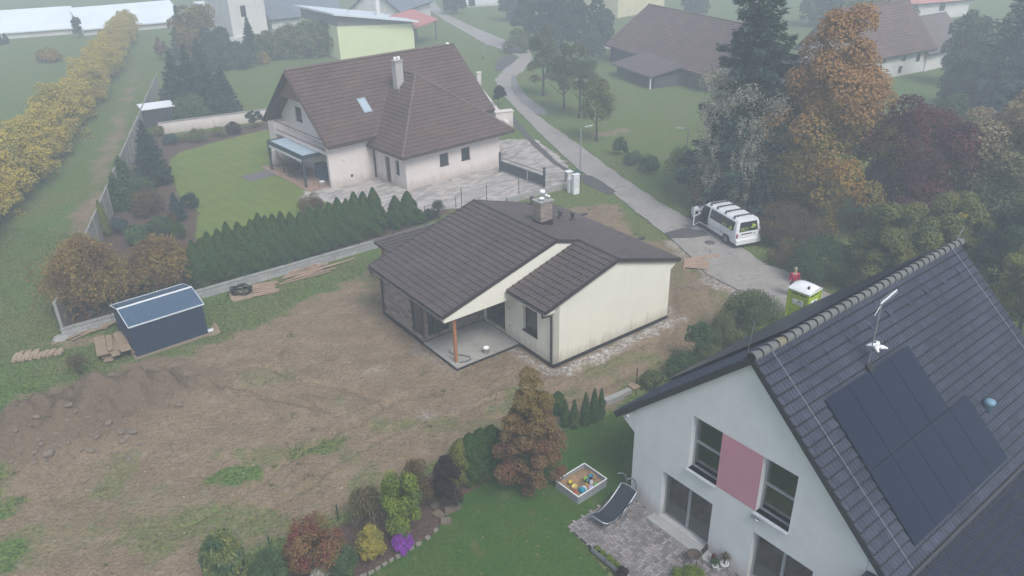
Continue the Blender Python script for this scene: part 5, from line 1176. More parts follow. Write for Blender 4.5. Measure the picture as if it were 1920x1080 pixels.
# ------------------------------------------------------------------ portable toilet
def toilet():
    x, y = G(1499, 606); t = thing('portable_toilet', 'lime green portable toilet with white domed roof at the road edge', 'toilet', (x, y, .04), .70)
    M_lg = pm('lime_plastic', (.33, .45, .015), (.30, .41, .012), 2, .5); w = .56; H_ = 2.02
    m = MB(); m.box(-w, w, -w, w, .08, H_); b = obj('cabin', m, M_lg, t)
    m = MB(); m.box(-w-.04, w+.04, -w-.04, w+.04, -.05, .079); obj('base', m, M_anth, t)
    m = MB()
    for s in (-1, 1):
        for q in (-1, 1): m.box(s*w-.05, s*w+.05, q*w-.05, q*w+.05, .081, H_-.001)
    for z0, z1 in ((.3, .34), (.98, 1.02), (1.68, 1.72)):
        m.box(-w+.06, w-.06, -w-.025, -w-.001, z0, z1); m.box(-w-.025, -w-.001, -w+.06, w-.06, z0, z1)
    obj('moulding', m, M_lg, t)
    m = MB(); 
    for a in (-.38, .02): m.box(a, a+.34, -w-.012, -w-.001, 1.82, 1.9); m.box(-w-.012, -w-.001, a, a+.34, 1.82, 1.9)
    obj('vent', m, pm('vent_dark', (.05, .08, .02), None, 5, .7), t)
    # domed roof
    k = MB(); k.smooth = True; n = 10; vs = []
    for i in range(n+1):
        for j in range(n+1):
            a, c = -1+2*i/n, -1+2*j/n; vs.append((a*(w+.06), c*(w+.06), H_+.04+.30*(1-abs(a)**2.2)*(1-.55*abs(c)**3)+(.012 if i % 2 else 0)))
    k.add(vs, [(i*(n+1)+j, (i+1)*(n+1)+j, (i+1)*(n+1)+j+1, i*(n+1)+j+1) for i in range(n) for j in range(n)])
    k.smooth = False; k.box(-w-.06, w+.06, -w-.06, w+.06, H_, H_+.06)
    r = obj('roof', k, M_plastic, t)
    m = MB(); m.tube([(-.33, -.36, H_+.1), (-.33, -.36, H_+.36)], .06, 10); obj('vent_pipe', m, M_anth, t)
    M_ink = pm('sign_ink', (.04, .05, .05), None, 5, .6)
    for rot, px_, in ((0, (0, -w-.002, 1.42)), (-PI/2, (-w-.002, 0, 1.42))):
        m = MB(); m.box(-.30, .30, -.014, 0, -.15, .15); s = obj('sign', m, M_plastic, t); s.location = px_; s.rotation_euler.z = rot
        o = obj('lettering', text_mesh('JOHNNY SERVIS', .078), M_ink, s); o.location = (0, -.015, -.07); o.rotation_euler = (PI/2, 0, 0)
        m = MB(); m.prism([(-.08, 0), (.0, .09), (.08, .06), (.18, .05), (.16, 0)], Y0, 0, .004); o = obj('emblem', m, M_ink, s); o.location = (.05, -.019, .02)
toilet()
# ------------------------------------------------------------------ person on the road
def skin(name, pts, edges, rad, mat, parent, sub=2):
    me = bpy.data.meshes.new(name); me.from_pydata(pts, edges, []); o = bpy.data.objects.new(name, me); COL.objects.link(o)
    sm = o.modifiers.new('skin', 'SKIN'); sv = me.skin_vertices[0].data
    for i, r in enumerate(rad): sv[i].radius = r if hasattr(r, '__len__') else (r, r)
    sv[0].use_root = True; o.modifiers.new('sub', 'SUBSURF').levels = sub; o.modifiers['sub'].render_levels = sub
    dg = bpy.context.evaluated_depsgraph_get(); dg.update(); nm = bpy.data.meshes.new_from_object(o.evaluated_get(dg))
    bpy.data.objects.remove(o); nm.name = name
    for p in nm.polygons: p.use_smooth = True
    return obj(name, nm, mat, parent)
def person():
    x, y = G(1484, 556); M_sk = pm('skin_tone', (.50, .33, .25), None, 5, .6); M_sw = pm('crimson_sweater', (.34, .008, .055), (.28, .008, .045), 6, .9); M_tr = pm('dark_trousers', (.05, .045, .045), None, 6, .9)
    t = thing('person', 'person in crimson sweater and dark trousers standing on the road behind the toilet', 'person', (x, y, .03), PI-.15)
    # joints: pelvis, waist, chest, neck, head | legs | arms (left arm hangs, right forearm raised forward)
    P = [(0, 0, .95), (0, 0, 1.12), (0, .0, 1.35), (0, .01, 1.50), (0, .03, 1.60), (0, .03, 1.72),
         (.10, 0, .88), (.11, .02, .50), (.11, -.02, .09), (.12, .14, .04), (-.10, 0, .88), (-.11, .02, .50), (-.11, -.02, .09), (-.12, .14, .04),
         (.19, 0, 1.43), (.25, -.02, 1.16), (.22, .17, 1.02), (.20, .30, 1.03), (-.19, 0, 1.43), (-.26, -.03, 1.15), (-.25, .06, .90), (-.24, .09, .80)]
    E_ = [(0, 1), (1, 2), (2, 3), (3, 4), (4, 5), (0, 6), (6, 7), (7, 8), (8, 9), (0, 10), (10, 11), (11, 12), (12, 13), (2, 14), (14, 15), (15, 16), (16, 17), (2, 18), (18, 19), (19, 20), (20, 21)]
    R_ = [(.15, .11), (.14, .10), (.16, .11), .055, .085, .075, .085, .06, .045, .04, .085, .06, .045, .04, .06, .048, .038, .035, .06, .048, .038, .035]
    b = skin('body', P, E_, R_, M_sk, t)
    g = [0, 1, 2, 14, 15, 16, 18, 19, 20]; ix = {v: i for i, v in enumerate(g)}
    sw = skin('sweater', [P[i] for i in g], [(ix[a], ix[c]) for a, c in E_ if a in ix and c in ix], [((R_[i][0]+.025, R_[i][1]+.03) if hasattr(R_[i], '__len__') else R_[i]+.02) for i in g], M_sw, t)
    g = [0, 6, 7, 8, 10, 11, 12]; ix = {v: i for i, v in enumerate(g)}
    skin('trousers', [P[i] for i in g], [(ix[a], ix[c]) for a, c in E_ if a in ix and c in ix], [((.165, .125) if i == 0 else R_[i]+.015) for i in g], M_tr, t)
    m = MB(); m.smooth = True; m.lathe([(.085, 0), (.095, .05), (.075, .10), (.03, .125)], 12, (0, .0, 1.68)); obj('hair', m, pm('fair_hair', (.38, .30, .20), None, 9, .8), t)
    for q in (-.03, .03): m = MB(); m.lathe([(.008, 0), (.012, .01), (.006, .02)], 6, (q, .105, 1.655)); obj('eye', m, M_black, t)
    m = MB(); m.bar((0, .10, 1.64), (0, .13, 1.615), .025, .03); obj('nose', m, M_sk, t)
    for s, wx in ((1, P[17]), (-1, P[21])):
        m = MB(); w_ = Vector(wx)
        dirv = Vector((0, 1, .05)) if s > 0 else Vector((0, .25, -1)).normalized()
        for k in range(4): m.tube([w_+Vector((-.024+.016*k, 0, 0)), w_+Vector((-.024+.016*k, 0, 0))+dirv*.05, w_+Vector((-.024+.016*k, .01, -.015))+dirv*(.085+.01*(k in (1, 2)))], [.009, .009, .007], 5)
        m.tube([w_, w_+Vector((-s*.04, .01, .01))+dirv*.03, w_+Vector((-s*.045, .01, .01))+dirv*.06], [.011, .010, .008], 5); obj('hand', m, M_sk, t)
    a = math.pi-.15; q = (x + math.cos(a)*.2 - math.sin(a)*.40, y + math.sin(a)*.2 + math.cos(a)*.40, 1.08)
    m = MB(); m.box(-.09, .09, -.06, .06, -.02, .02); m.box(-.05, .05, .03, .045, .02, .12); o = tag(obj('remote_controller', m, M_black), 'small dark handheld controller in the hand of the person in crimson', 'controller'); o.location = q; o.rotation_euler.z = a
person()
# ------------------------------------------------------------------ plants
R = np.random.default_rng(11)
def unit(v): return v/(np.linalg.norm(v, axis=-1, keepdims=True)+1e-9)
def leafmesh(name, P, Nn, L, Wd, rng, T=None):
    n = len(P)
    L = np.broadcast_to(L, (n,))*rng.uniform(.7, 1.3, n); Wd = np.broadcast_to(Wd, (n,))*rng.uniform(.75, 1.25, n)
    Nn = unit(Nn)
    if T is None: T = rng.normal(size=(n, 3))
    T = unit(T - Nn*(T*Nn).sum(1, keepdims=True)); B = np.cross(Nn, T)
    l = (L/2)[:, None]; w = (Wd/2)[:, None]
    V = np.stack([P - T*l, P + B*w - T*l*.1 + Nn*w*.25, P + T*l, P - B*w - T*l*.1 + Nn*w*.25], 1).reshape(-1, 3)
    F = np.arange(n*4).reshape(n, 4)
    return npmesh(name, V, F)
def sph(rng, n): return unit(rng.normal(size=(n, 3)))
def tree_trunk(h, r, rng, limbs=7, top=.8, lean=0.):
    m = MB(); m.smooth = True
    pts = [(lean*h*.1*t + rng.normal()*r*.5*t, rng.normal()*r*.5*t, -.15 + h*top*t) for t in np.linspace(0, 1, 6)]
    m.tube(pts, [r*1.35, r, r*.85, r*.65, r*.45, r*.15], 8)
    for k in range(limbs):
        t = rng.uniform(.3, .85); i = min(4, int(t*5)); p = Vector(pts[i]).lerp(Vector(pts[i+1]), t*5-i)
        a = rng.uniform(0, 2*PI); l = h*rng.uniform(.16, .32)*(1.15-t)*1.6
        q = [p, p + Vector((math.cos(a)*l*.5, math.sin(a)*l*.5, l*.35)), p + Vector((math.cos(a)*l, math.sin(a)*l, l*.8))]
        rr_ = r*.5*(1.1-t); m.tube(q, [rr_, rr_*.7, rr_*.25], 6)
    return m.mesh('trunk')
def crown_broad(h, r, rng, n, leaf, base=.25, K=26, cl=.36, shape=1., asp=.6, up=.5, flat=.95):
    # leaf clumps spread through an egg-shaped volume with gaps between them
    z0 = h*base; hc = h-z0
    gi = np.arange(K)+.5; ph = gi*2.39996 + rng.uniform(0, 6); cz = 1-2*gi/K
    d = np.stack([(1-cz**2)**.28*np.cos(ph), (1-cz**2)**.28*np.sin(ph), cz], 1) + rng.normal(size=(K, 3))*.16
    rad = np.where(rng.uniform(0, 1, K) < .3, rng.uniform(.2, .7, K), rng.uniform(.8, 1.08, K))
    c = d*rad[:, None]*(1-cl*.6)
    C = np.stack([c[:, 0]*r, c[:, 1]*r, z0 + hc*(.5 + .5*c[:, 2])], 1)
    taper = 1.03 - .42*shape*np.clip((C[:, 2]-z0)/hc, 0, 1)**1.5; C[:, :2] *= taper[:, None]
    cr = cl*min(r, hc*.6)*rng.uniform(.65, 1.2, K)
    k = rng.choice(K, n, p=cr**2/(cr**2).sum())
    u = sph(rng, n); u[:, 2] = np.where(u[:, 2] < -.6, -u[:, 2], u[:, 2])
    q = rng.uniform(.55, 1.08, n)[:, None]**.7
    P = C[k] + u*q*cr[k][:, None]*np.array([1, 1, flat])
    N = u*.8 + rng.normal(size=(n, 3))*.55 + np.array([0, 0, up])
    return leafmesh('crown', P, N, leaf, leaf*asp, rng)
def crown_spruce(h, r, rng, leaf, dens=1., base=.06, droop=.25, rag=.25, pw=.8):
    Ps, Ts = [], []
    z = h*base; lvl = 0
    while z < h*.985:
        t = (z-h*base)/(h*(1-base)); rr_ = r*(1-t)**pw*(1+rng.uniform(-rag, rag)*.6) + .08*r*(1-t)
        k = max(4, int(5+6*(1-t)))
        for i in range(k):
            a = 2*PI*i/k + lvl*.7 + rng.uniform(-.25, .25); l = rr_*rng.uniform(1-rag, 1+rag*.6)
            m = max(6, int(dens*26*l/r*(2 if l > .4*r else 1.3)))
            s = rng.uniform(.08, 1, m)**.75
            wid = .22*l*(1.05-s)+.05*r
            off = rng.uniform(-1, 1, m)*wid
            x = math.cos(a)*s*l - math.sin(a)*off; y = math.sin(a)*s*l + math.cos(a)*off
            zz = z - droop*l*s + .18*l*s**3 + rng.normal(0, .035*r, m) - np.abs(off)*.25
            Ps.append(np.stack([x, y, zz], 1))
            Ts.append(np.stack([np.full(m, math.cos(a)) - math.sin(a)*off/wid*.8, np.full(m, math.sin(a)) + math.cos(a)*off/wid*.8, np.full(m, -.25)], 1))
        z += h*(.030+.018*(1-t)); lvl += 1
    P = np.concatenate(Ps); T = np.concatenate(Ts)
    return leafmesh('crown', P, rng.normal(size=P.shape)*.45 + np.array([0, 0, 1.]), leaf, leaf*.42, rng, T)
def crown_thuja(h, r, rng, n, leaf, tip=1.4):
    t = rng.uniform(0, 1, n)**1.1; a = rng.uniform(0, 2*PI, n)
    prof = np.minimum(1, (1-t)*tip+.03)**.75*np.clip(.72+t*1.6, 0, 1)
    bump = 1 + .16*np.sin(a*5+t*16+rng.uniform(0, 6)) + .10*np.sin(a*9-t*25)
    rad = r*prof*bump*rng.uniform(.72, 1.05, n)
    P = np.stack([np.cos(a)*rad, np.sin(a)*rad, t*h], 1)
    N = np.stack([np.cos(a), np.sin(a), np.full(n, .25)], 1) + rng.normal(size=(n, 3))*.5
    T = np.stack([np.cos(a)*.25, np.sin(a)*.25, np.ones(n)], 1) + rng.normal(size=(n, 3))*.35
    return leafmesh('crown', P, N, leaf, leaf*.5, rng, T)
def crown_weep(h, r, rng, strands, per, leaf, top=.85, wild=.2, inner=.1):
    Ps, Ts = [], []
    for i in range(strands):
        a = rng.uniform(0, 2*PI); rr_ = r*rng.uniform(inner, 1)**.6; z0 = h*rng.uniform(top-.15, 1.)*(1-.28*(rr_/r)**2)
        s = np.linspace(0, 1, per); L = z0*rng.uniform(.45, .98)
        x = np.cos(a)*rr_*(.35+.65*np.minimum(1, s*2.5)**.6) + np.cumsum(rng.normal(0, wild*.03*r, per)); y = np.sin(a)*rr_*(.35+.65*np.minimum(1, s*2.5)**.6) + np.cumsum(rng.normal(0, wild*.03*r, per))
        z = z0 + .1*r*np.sin(np.minimum(1, s*3)*PI/2) - L*np.clip(s-.12, 0, 1)**1.15
        P = np.stack([x, y, z], 1); Ps.append(P); Ts.append(np.gradient(P, axis=0))
    P = np.concatenate(Ps); T = np.concatenate(Ts) + rng.normal(size=P.shape)*.03*r
    return leafmesh('crown', P + rng.normal(size=P.shape)*.03*r, rng.normal(size=P.shape), leaf, leaf*.35, rng, T)
def crown_tuft(h, r, rng, blades, leaf):
    Ps, Ts = [], []
    for i in range(blades):
        a = rng.uniform(0, 2*PI); l = rng.uniform(.7, 1.1); sp = r*rng.uniform(.15, 1)
        s = np.linspace(.05, 1, 7); z = h*l*np.sin(s*PI*.5*(1+.55*sp/r)); x = np.cos(a)*sp*s**1.5; y = np.sin(a)*sp*s**1.5
        P = np.stack([x, y, z], 1); Ps.append(P); Ts.append(np.gradient(P, axis=0))
    P = np.concatenate(Ps); T = np.concatenate(Ts)
    return leafmesh('crown', P, rng.normal(size=P.shape), leaf, leaf*.16, rng, T)
def crown_bush(h, r, rng, n, leaf, lump=.22, asp=.6, up=.35):
    K = 22; d = sph(rng, K); d[:, 2] = np.abs(d[:, 2]); C = d*np.array([r, r, h*.62])*.72 + np.array([0, 0, h*.22]); cr = rng.uniform(.75, 1.3, K)*lump*2*r*.8
    k = rng.choice(K, n); u = sph(rng, n); q = rng.uniform(.6, 1.05, n)[:, None]
    P = C[k] + u*q*cr[k][:, None]*np.array([1, 1, min(1., h/(2*r))]); P[:, 2] = np.abs(P[:, 2])*1.0
    P[:, 2] *= h/ max(P[:, 2].max(), .01)
    return leafmesh('crown', P, u + rng.normal(size=(n, 3))*.6 + np.array([0, 0, up]), leaf, leaf*asp, rng)

LM = dict(
 spruce=lm('spruce_needles', (0.030, 0.068, 0.051), (0.054, 0.101, 0.070), (0.024, 0.051, 0.043), 1.2),
 bluespruce=lm('blue_spruce_needles', (.045, .085, .085), (.075, .115, .115), (.03, .06, .06), 1.),
 orange=lm('orange_leaves', (.26, .19, .036), (.17, .17, .038), (.33, .19, .035), .4, .5, topc=(.33, .18, .065), z0=5., z1=10.),
 darkred=lm('dark_red_leaves', (.095, .022, .04), (.13, .034, .045), (.055, .016, .03), .7),
 beige=lm('fading_leaves', (.15, .13, .06), (.085, .105, .042), (.06, .09, .035), .35, .6),
 fade=lm('beige_topped_leaves', (0.075, 0.112, 0.045), (0.106, 0.138, 0.056), (0.125, 0.131, 0.062), .5, .5, topc=(0.300, 0.237, 0.144), z0=4.5, z1=8.),
 olive=lm('olive_leaves', (.13, .145, .04), (.17, .165, .05), (.075, .11, .038), .8),
 green=lm('green_leaves', (.055, .11, .042), (.085, .13, .05), (.04, .075, .034), .9),
 deep=lm('deep_green_leaves', (0.026, 0.055, 0.034), (0.042, 0.075, 0.042), (0.021, 0.042, 0.029), 1.),
 yellow=lm('yellow_leaves', (.52, .39, .055), (.40, .33, .06), (.28, .26, .07), .5, .5),
 ygreen=lm('yellow_green_leaves', (0.238, 0.224, 0.049), (0.133, 0.161, 0.042), (0.105, 0.105, 0.042), .8),
 thuja=lm('thuja_sprays', (.038, .092, .022), (.068, .125, .03), (.10, .115, .032), .9, .3),
 brown=lm('brown_bush_leaves', (0.161, 0.105, 0.045), (0.105, 0.084, 0.039), (0.084, 0.059, 0.042), .8),
 weepl=lm('larch_needles', (.32, .21, .065), (.22, .165, .055), (.16, .095, .045), .7),
 redbr=lm('red_brown_leaves', (.19, .095, .05), (.15, .11, .042), (.175, .08, .045), 1.6, .5, topc=(.19, .135, .04), z0=2.2, z1=4.2),
 rust=lm('rust_leaves', (.22, .11, .05), (.21, .145, .055), (.17, .05, .04), 1.6),
 lime=lm('lime_leaves', (0.200, 0.250, 0.031), (0.138, 0.194, 0.027), (0.088, 0.138, 0.025), 1.4),
 lemon=lm('lemon_sprays', (0.374, 0.308, 0.050), (0.297, 0.259, 0.050), (0.220, 0.209, 0.055), 2.),
 purple=lm('purple_flowers', (.32, .075, .46), (.23, .05, .36), (.26, .06, .42), 3.),
 plum=lm('plum_leaves', (.026, .016, .018), (.04, .022, .024), (.018, .012, .014), 2.),
 mossy=lm('mossy_needles', (.075, .14, .055), (.11, .17, .065), (.05, .09, .042), 2.5),
 weepg=lm('weeping_green_needles', (.12, .19, .085), (.24, .24, .07), (.07, .12, .065), 2.),
 crimson=lm('crimson_leaves', (.20, .02, .045), (.14, .016, .03), (.10, .014, .03), 1.5),
 creeper=lm('creeper_seed_heads', (.46, .43, .36), (.32, .31, .24), (.15, .165, .10), 1.3),
 dryg=lm('dry_grass_blades', (.15, .125, .055), (.085, .09, .035), (.16, .12, .07), 2.),
 willow=lm('willowy_leaves', (.11, .145, .055), (.155, .17, .07), (.06, .092, .038), 1.),
 hazeg=lm('far_green_leaves', (0.044, 0.075, 0.044), (0.062, 0.094, 0.050), (0.031, 0.056, 0.037), .4),
 reeds=lm('bare_reeds', (.14, .13, .09), (.08, .085, .06), None),
)
CACHE = {}
def plant(name, label, cat, px, yb, yt, wpx, kind, mat, group=None, seed=0, n=6000, leaf=.12, rz=None, hgt_m=None, **kw):
    x, y, z = GT(px, yb)
    h = hgt_m or max(.25, hat(x, y, yt) - z); r = max(.12, wpx/2/ppm(x, y, h/2))
    rng = np.random.default_rng(seed*977 + int(px)*13 + int(yb))
    trunk = kind in ('broad', 'spruce', 'weep', 'standard')
    if kind == 'broad': me = crown_broad(h, r, rng, n, leaf, **kw)
    elif kind == 'standard': me = crown_broad(h, r, rng, n, leaf, base=kw.pop('base', .45), **kw)
    elif kind == 'spruce': me = crown_spruce(h, r, rng, leaf, **kw)
    elif kind == 'thuja': me = crown_thuja(h, r, rng, n, leaf, **kw)
    elif kind == 'weep': me = crown_weep(h, r, rng, kw.pop('strands', 160), kw.pop('per', 40), leaf, **kw)
    elif kind == 'tuft': me = crown_tuft(h, r, rng, kw.pop('blades', 260), leaf)
    else: me = crown_bush(h, r, rng, n, leaf, **kw)
    if trunk:
        t = thing(name, label, cat, (x, y, z), 0, group)
        obj('crown', me, LM[mat], t)
        lim = 9 if kind in ('broad', 'standard') else 0
        obj('trunk', tree_trunk(h, max(.05, h*.018), rng, lim, .92 if kind == 'spruce' else .8), M_bark, t)
    else:
        t = tag(obj(name, me, LM[mat]), label, cat, group); t.location = (x, y, z)
    return t, h, r

# --- big trees at the right
sp, hs_, rs_ = plant('spruce_tree', 'tall dark spruce draped with pale creeper behind the van', 'tree', 1388, 392, -60, 225, 'spruce', 'spruce', leaf=.4, dens=6., base=.1, droop=.32, rag=.4, pw=.5)
rng = np.random.default_rng(5); Ps = []
for k in range(70):
    a = rng.uniform(PI*.9, 2*PI*1.02); rr_ = rs_*rng.uniform(.5, .85); z0 = hs_*rng.uniform(.18, .5); L = z0*rng.uniform(.5, .98); m_ = 230
    s = rng.uniform(0, 1, m_); wob = .25*np.sin(s*7+k)
    Ps.append(np.stack([np.cos(a)*rr_+wob+rng.normal(0, .11, m_), np.sin(a)*rr_+rng.normal(0, .13, m_), z0-L*s], 1))
for k in range(14):
    a = rng.uniform(PI*.9, 2*PI); rr_ = rs_*rng.uniform(.5, .8); z0 = hs_*rng.uniform(.35, .6); m_ = 480
    Ps.append(np.array([math.cos(a)*rr_, math.sin(a)*rr_, z0]) + rng.normal(size=(m_, 3))*np.array([.5, .4, .35]))
P_ = np.concatenate(Ps); obj('creeper', leafmesh('creeper', P_, rng.normal(size=P_.shape), .14, .09, rng), LM['creeper'], sp, 'pale fluffy climbing creeper hanging down the trunk side')
plant('broadleaf_tree', 'large rust orange autumn tree right of the dark spruce', 'tree', 1526, 418, 4, 250, 'broad', 'orange', n=64000, leaf=.22, base=.0, K=120, cl=.27, shape=1.5)
plant('broadleaf_tree', 'dark purple red leaved tree beside the orange tree', 'tree', 1688, 432, 200, 225, 'broad', 'darkred', n=36000, leaf=.2, base=.0, K=60, cl=.28, shape=.4)
plant('broadleaf_tree', 'wide fading tree with beige top and green lower leaves at the right edge', 'tree', 1862, 452, 165, 240, 'broad', 'fade', n=40000, leaf=.2, base=.0, K=64, cl=.29, shape=.4)
plant('spruce_tree', 'blue grey spruce in the haze behind the fading tree at right', 'tree', 1905, 330, 70, 190, 'spruce', 'bluespruce', leaf=.45, dens=1.8, rag=.35)
plant('spruce_tree', 'hazy bluish conifer at the upper right corner of the picture', 'tree', 1868, 215, -60, 150, 'spruce', 'bluespruce', leaf=.6, dens=1.5, rag=.35)
plant('broadleaf_tree', 'hazy dull green tree between the far red roof and upper right conifer', 'tree', 1800, 160, 10, 90, 'broad', 'hazeg', n=6000, leaf=.4, base=.05)
plant('round_shrub', 'round dark green clipped tree by the longhouse lawn', 'shrub', 1797, 205, 112, 74, 'thuja', 'deep', n=9000, leaf=.3, tip=3.)
plant('shrub', 'green loose shrub behind the purple red tree', 'shrub', 1772, 275, 172, 85, 'bush', 'green', n=6000, leaf=.25)
plant('broadleaf_tree', 'olive leaved tree with layered branches before the purple red tree', 'tree', 1655, 545, 372, 170, 'broad', 'olive', n=30000, leaf=.16, base=.02, K=70, cl=.25, flat=.75)
plant('broadleaf_tree', 'olive green tree just beyond the slate ridge end', 'tree', 1765, 540, 375, 150, 'broad', 'olive', n=27000, leaf=.16, base=.02, K=64, cl=.25, flat=.75)
plant('broadleaf_tree', 'dark green tree right of the slate ridge end', 'tree', 1865, 560, 392, 160, 'broad', 'deep', n=26000, leaf=.16, base=.02, K=60, cl=.26)
plant('shrub', 'dense dark green bush on the grass behind the person', 'shrub', 1548, 522, 440, 140, 'bush', 'green', n=15000, leaf=.12, lump=.2)
plant('shrub', 'brownish yellow bush on the verge right of the van', 'shrub', 1478, 448, 378, 165, 'bush', 'brown', n=14000, leaf=.13, lump=.2)
plant('shrub', 'low bare reddish brown bush on the verge above the toilet', 'shrub', 1466, 494, 455, 62, 'bush', 'brown', n=5000, leaf=.09)
plant('shrub', 'small bright yellow green sprig on the verge right of the van', 'shrub', 1475, 470, 444, 40, 'bush', 'lime', n=900, leaf=.16)
plant('shrub', 'crimson shrub beside the slate roof edge', 'shrub', 1628, 556, 506, 66, 'bush', 'crimson', n=5000, leaf=.1)
plant('broadleaf_tree', 'yellow green tree at the right edge beyond the slate roof', 'tree', 1905, 640, 448, 140, 'broad', 'ygreen', n=16000, leaf=.15, base=.02, K=36, cl=.3)
plant('sapling', 'thin sapling with a few bright yellow leaves above the ridge end', 'tree', 1790, 500, 398, 42, 'standard', 'yellow', n=420, leaf=.2, base=.75, K=8)
plant('shrub', 'yellow leaved climber bush left of the van', 'shrub', 1303, 372, 300, 56, 'bush', 'yellow', n=3200, leaf=.15)
plant('shrub', 'dark crimson bush in front of the spruce foot', 'shrub', 1325, 388, 338, 62, 'bush', 'crimson', n=4500, leaf=.13)
plant('shrub', 'bare greenish thicket beside the creeper covered spruce', 'shrub', 1272, 352, 268, 66, 'bush', 'olive', n=3500, leaf=.12, lump=.28)
plant('shrub', 'orange leaved bush before the dark lower branches of the big orange tree', 'shrub', 1432, 392, 250, 90, 'bush', 'orange', n=7000, leaf=.2)
for (px, yb, yt, w_, lab) in ((1162, 292, 256, 30, 'tall dark bush on the road verge by the fruit tree'), (1188, 307, 284, 40, 'low dark bush on the verge, middle of three'), (1216, 322, 288, 44, 'low dark bush on the verge, nearest the lamp')):
    plant('shrub', lab, 'shrub', px, yb, yt, w_, 'bush', 'green', 'bushes along the road verge', n=2500, leaf=.14)
plant('fruit_tree', 'small green fruit tree with forked trunk, nearest the road lamp', 'tree', 1118, 264, 148, 76, 'standard', 'olive', 'fruit trees by the road', n=5200, leaf=.2, base=.32, K=24, cl=.3)
plant('fruit_tree', 'fading fruit tree with dark leaning trunk, middle of the row', 'tree', 1086, 222, 92, 72, 'standard', 'beige', 'fruit trees by the road', n=5200, leaf=.22, base=.3, K=24, cl=.3)
plant('fruit_tree', 'fading fruit tree with a slim trunk, third from the lamp', 'tree', 1057, 206, 86, 64, 'standard', 'beige', 'fruit trees by the road', n=4500, leaf=.22, base=.34, K=22, cl=.3)
plant('fruit_tree', 'yellowish fruit tree at the far end of the row by the road bend', 'tree', 1018, 180, 50, 66, 'broad', 'beige', 'fruit trees by the road', n=5000, leaf=.25, base=.12, K=24)
plant('small_tree', 'small round dark street tree by the cream pier', 'tree', 935, 212, 158, 30, 'standard', 'plum', n=2600, leaf=.16, base=.45, K=14)
# --- far trees along the top edge
for (px, yb, yt, w_, k_, mt, lab) in ((985, 90, -18, 62, 'broad', 'hazeg', 'dark hazy tree by the road bend at the top'), (1030, 92, -24, 80, 'broad', 'deep', 'large dark hazy tree at the top centre'), (1078, 98, -20, 80, 'broad', 'deep', 'dark hazy tree left of the pale yellow house'), (1122, 100, 0, 66, 'broad', 'hazeg', 'hazy green tree before the pale yellow house'),
        (968, 100, 52, 48, 'bush', 'olive', 'pale green shrub under the dark hazy trees'), (1106, 118, 58, 62, 'bush', 'hazeg', 'low hazy shrub left of the old barn'), (850, 26, -20, 46, 'broad', 'deep', 'dark hazy tree at the top edge left of the far white house'), (960, 40, -30, 50, 'broad', 'deep', 'dark hazy tree right of the far white house'),
        (1632, 70, -30, 120, 'broad', 'ygreen', 'yellowish hazy tree behind the longhouse roof'), (1540, 50, -40, 90, 'broad', 'hazeg', 'hazy tree at the top behind the orange tree'), (1300, 40, -40, 60, 'broad', 'hazeg', 'hazy tree behind the old barn roof'), (1700, 60, 5, 40, 'bush', 'hazeg', 'low hazy bush before the far red roof')):
    if k_ == 'broad': plant('broadleaf_tree', lab, 'tree', px, yb, yt, w_, k_, mt, n=5500, leaf=.45, base=.04)
    else: plant('shrub', lab, 'shrub', px, yb, yt, w_, k_, mt, n=2500, leaf=.35)
# --- upper left garden trees
for (px, yb, yt, w_, lab) in ((338, 208, 92, 70, 'dark spruce beside the concrete fence, tallest of the group'), (366, 205, 80, 62, 'dark spruce second from the concrete fence'), (398, 214, 112, 62, 'dark spruce second from the meadow in the left group'), (424, 206, 124, 56, 'dark spruce nearest the green meadow in the left group'), (384, 168, 70, 60, 'dark spruce hidden at the back of the left group')):
    plant('spruce_tree', lab, 'tree', px, yb, yt, w_, 'spruce', 'spruce', 'spruces behind the cabin', leaf=.38, dens=1.2)
plant('shrub', 'light green feathery shrub in front of the left spruces', 'shrub', 362, 230, 176, 72, 'bush', 'mossy', n=5000, leaf=.2)
plant('broadleaf_tree', 'hazy reddish brown tree by the field barns', 'tree', 378, 118, 2, 84, 'broad', 'redbr', n=6000, leaf=.35, base=.04)
plant('spruce_tree', 'hazy dark conifer at the top beside the reddish tree', 'tree', 348, 112, 8, 48, 'spruce', 'spruce', leaf=.5)
plant('broadleaf_tree', 'hazy dark green tree left of the tall farmhouse', 'tree', 412, 132, 52, 72, 'broad', 'hazeg', n=5000, leaf=.35, base=.03)
plant('broadleaf_tree', 'hazy green bushy tree below the farmhouse terrace', 'tree', 447, 128, 78, 70, 'broad', 'hazeg', n=5000, leaf=.35, base=.02)
plant('spruce_tree', 'slim conifer standing before the farmhouse wall', 'tree', 474, 112, 30, 34, 'spruce', 'spruce', leaf=.38)
for (px, yb, yt, w_, lab) in ((508, 110, 60, 62, 'hazy shrub tree right of the slim conifer'), (545, 108, 44, 72, 'hazy shrub tree in the middle before the long barn'), (585, 106, 40, 70, 'hazy shrub tree left of the yellow green wall'), (620, 104, 42, 56, 'hazy shrub tree touching the yellow green wall')):
    plant('broadleaf_tree', lab, 'tree', px, yb, yt, w_, 'broad', 'olive', 'shrub trees before the long barn', n=4500, leaf=.34, base=.02)
plant('shrub', 'small orange shrub among the hazy conifers', 'shrub', 354, 134, 92, 26, 'bush', 'orange', n=1500, leaf=.3)
plant('shrub', 'small reddish shrub beside the concrete fence far end', 'shrub', 306, 112, 70, 24, 'bush', 'redbr', n=1500, leaf=.3)
plant('shrub', 'low brownish shrub on the far meadow edge', 'shrub', 494, 120, 96, 28, 'bush', 'orange', n=1200, leaf=.25)
plant('shrub', 'lone orange bush in the left field', 'shrub', 93, 116, 90, 46, 'bush', 'orange', n=2200, leaf=.35)
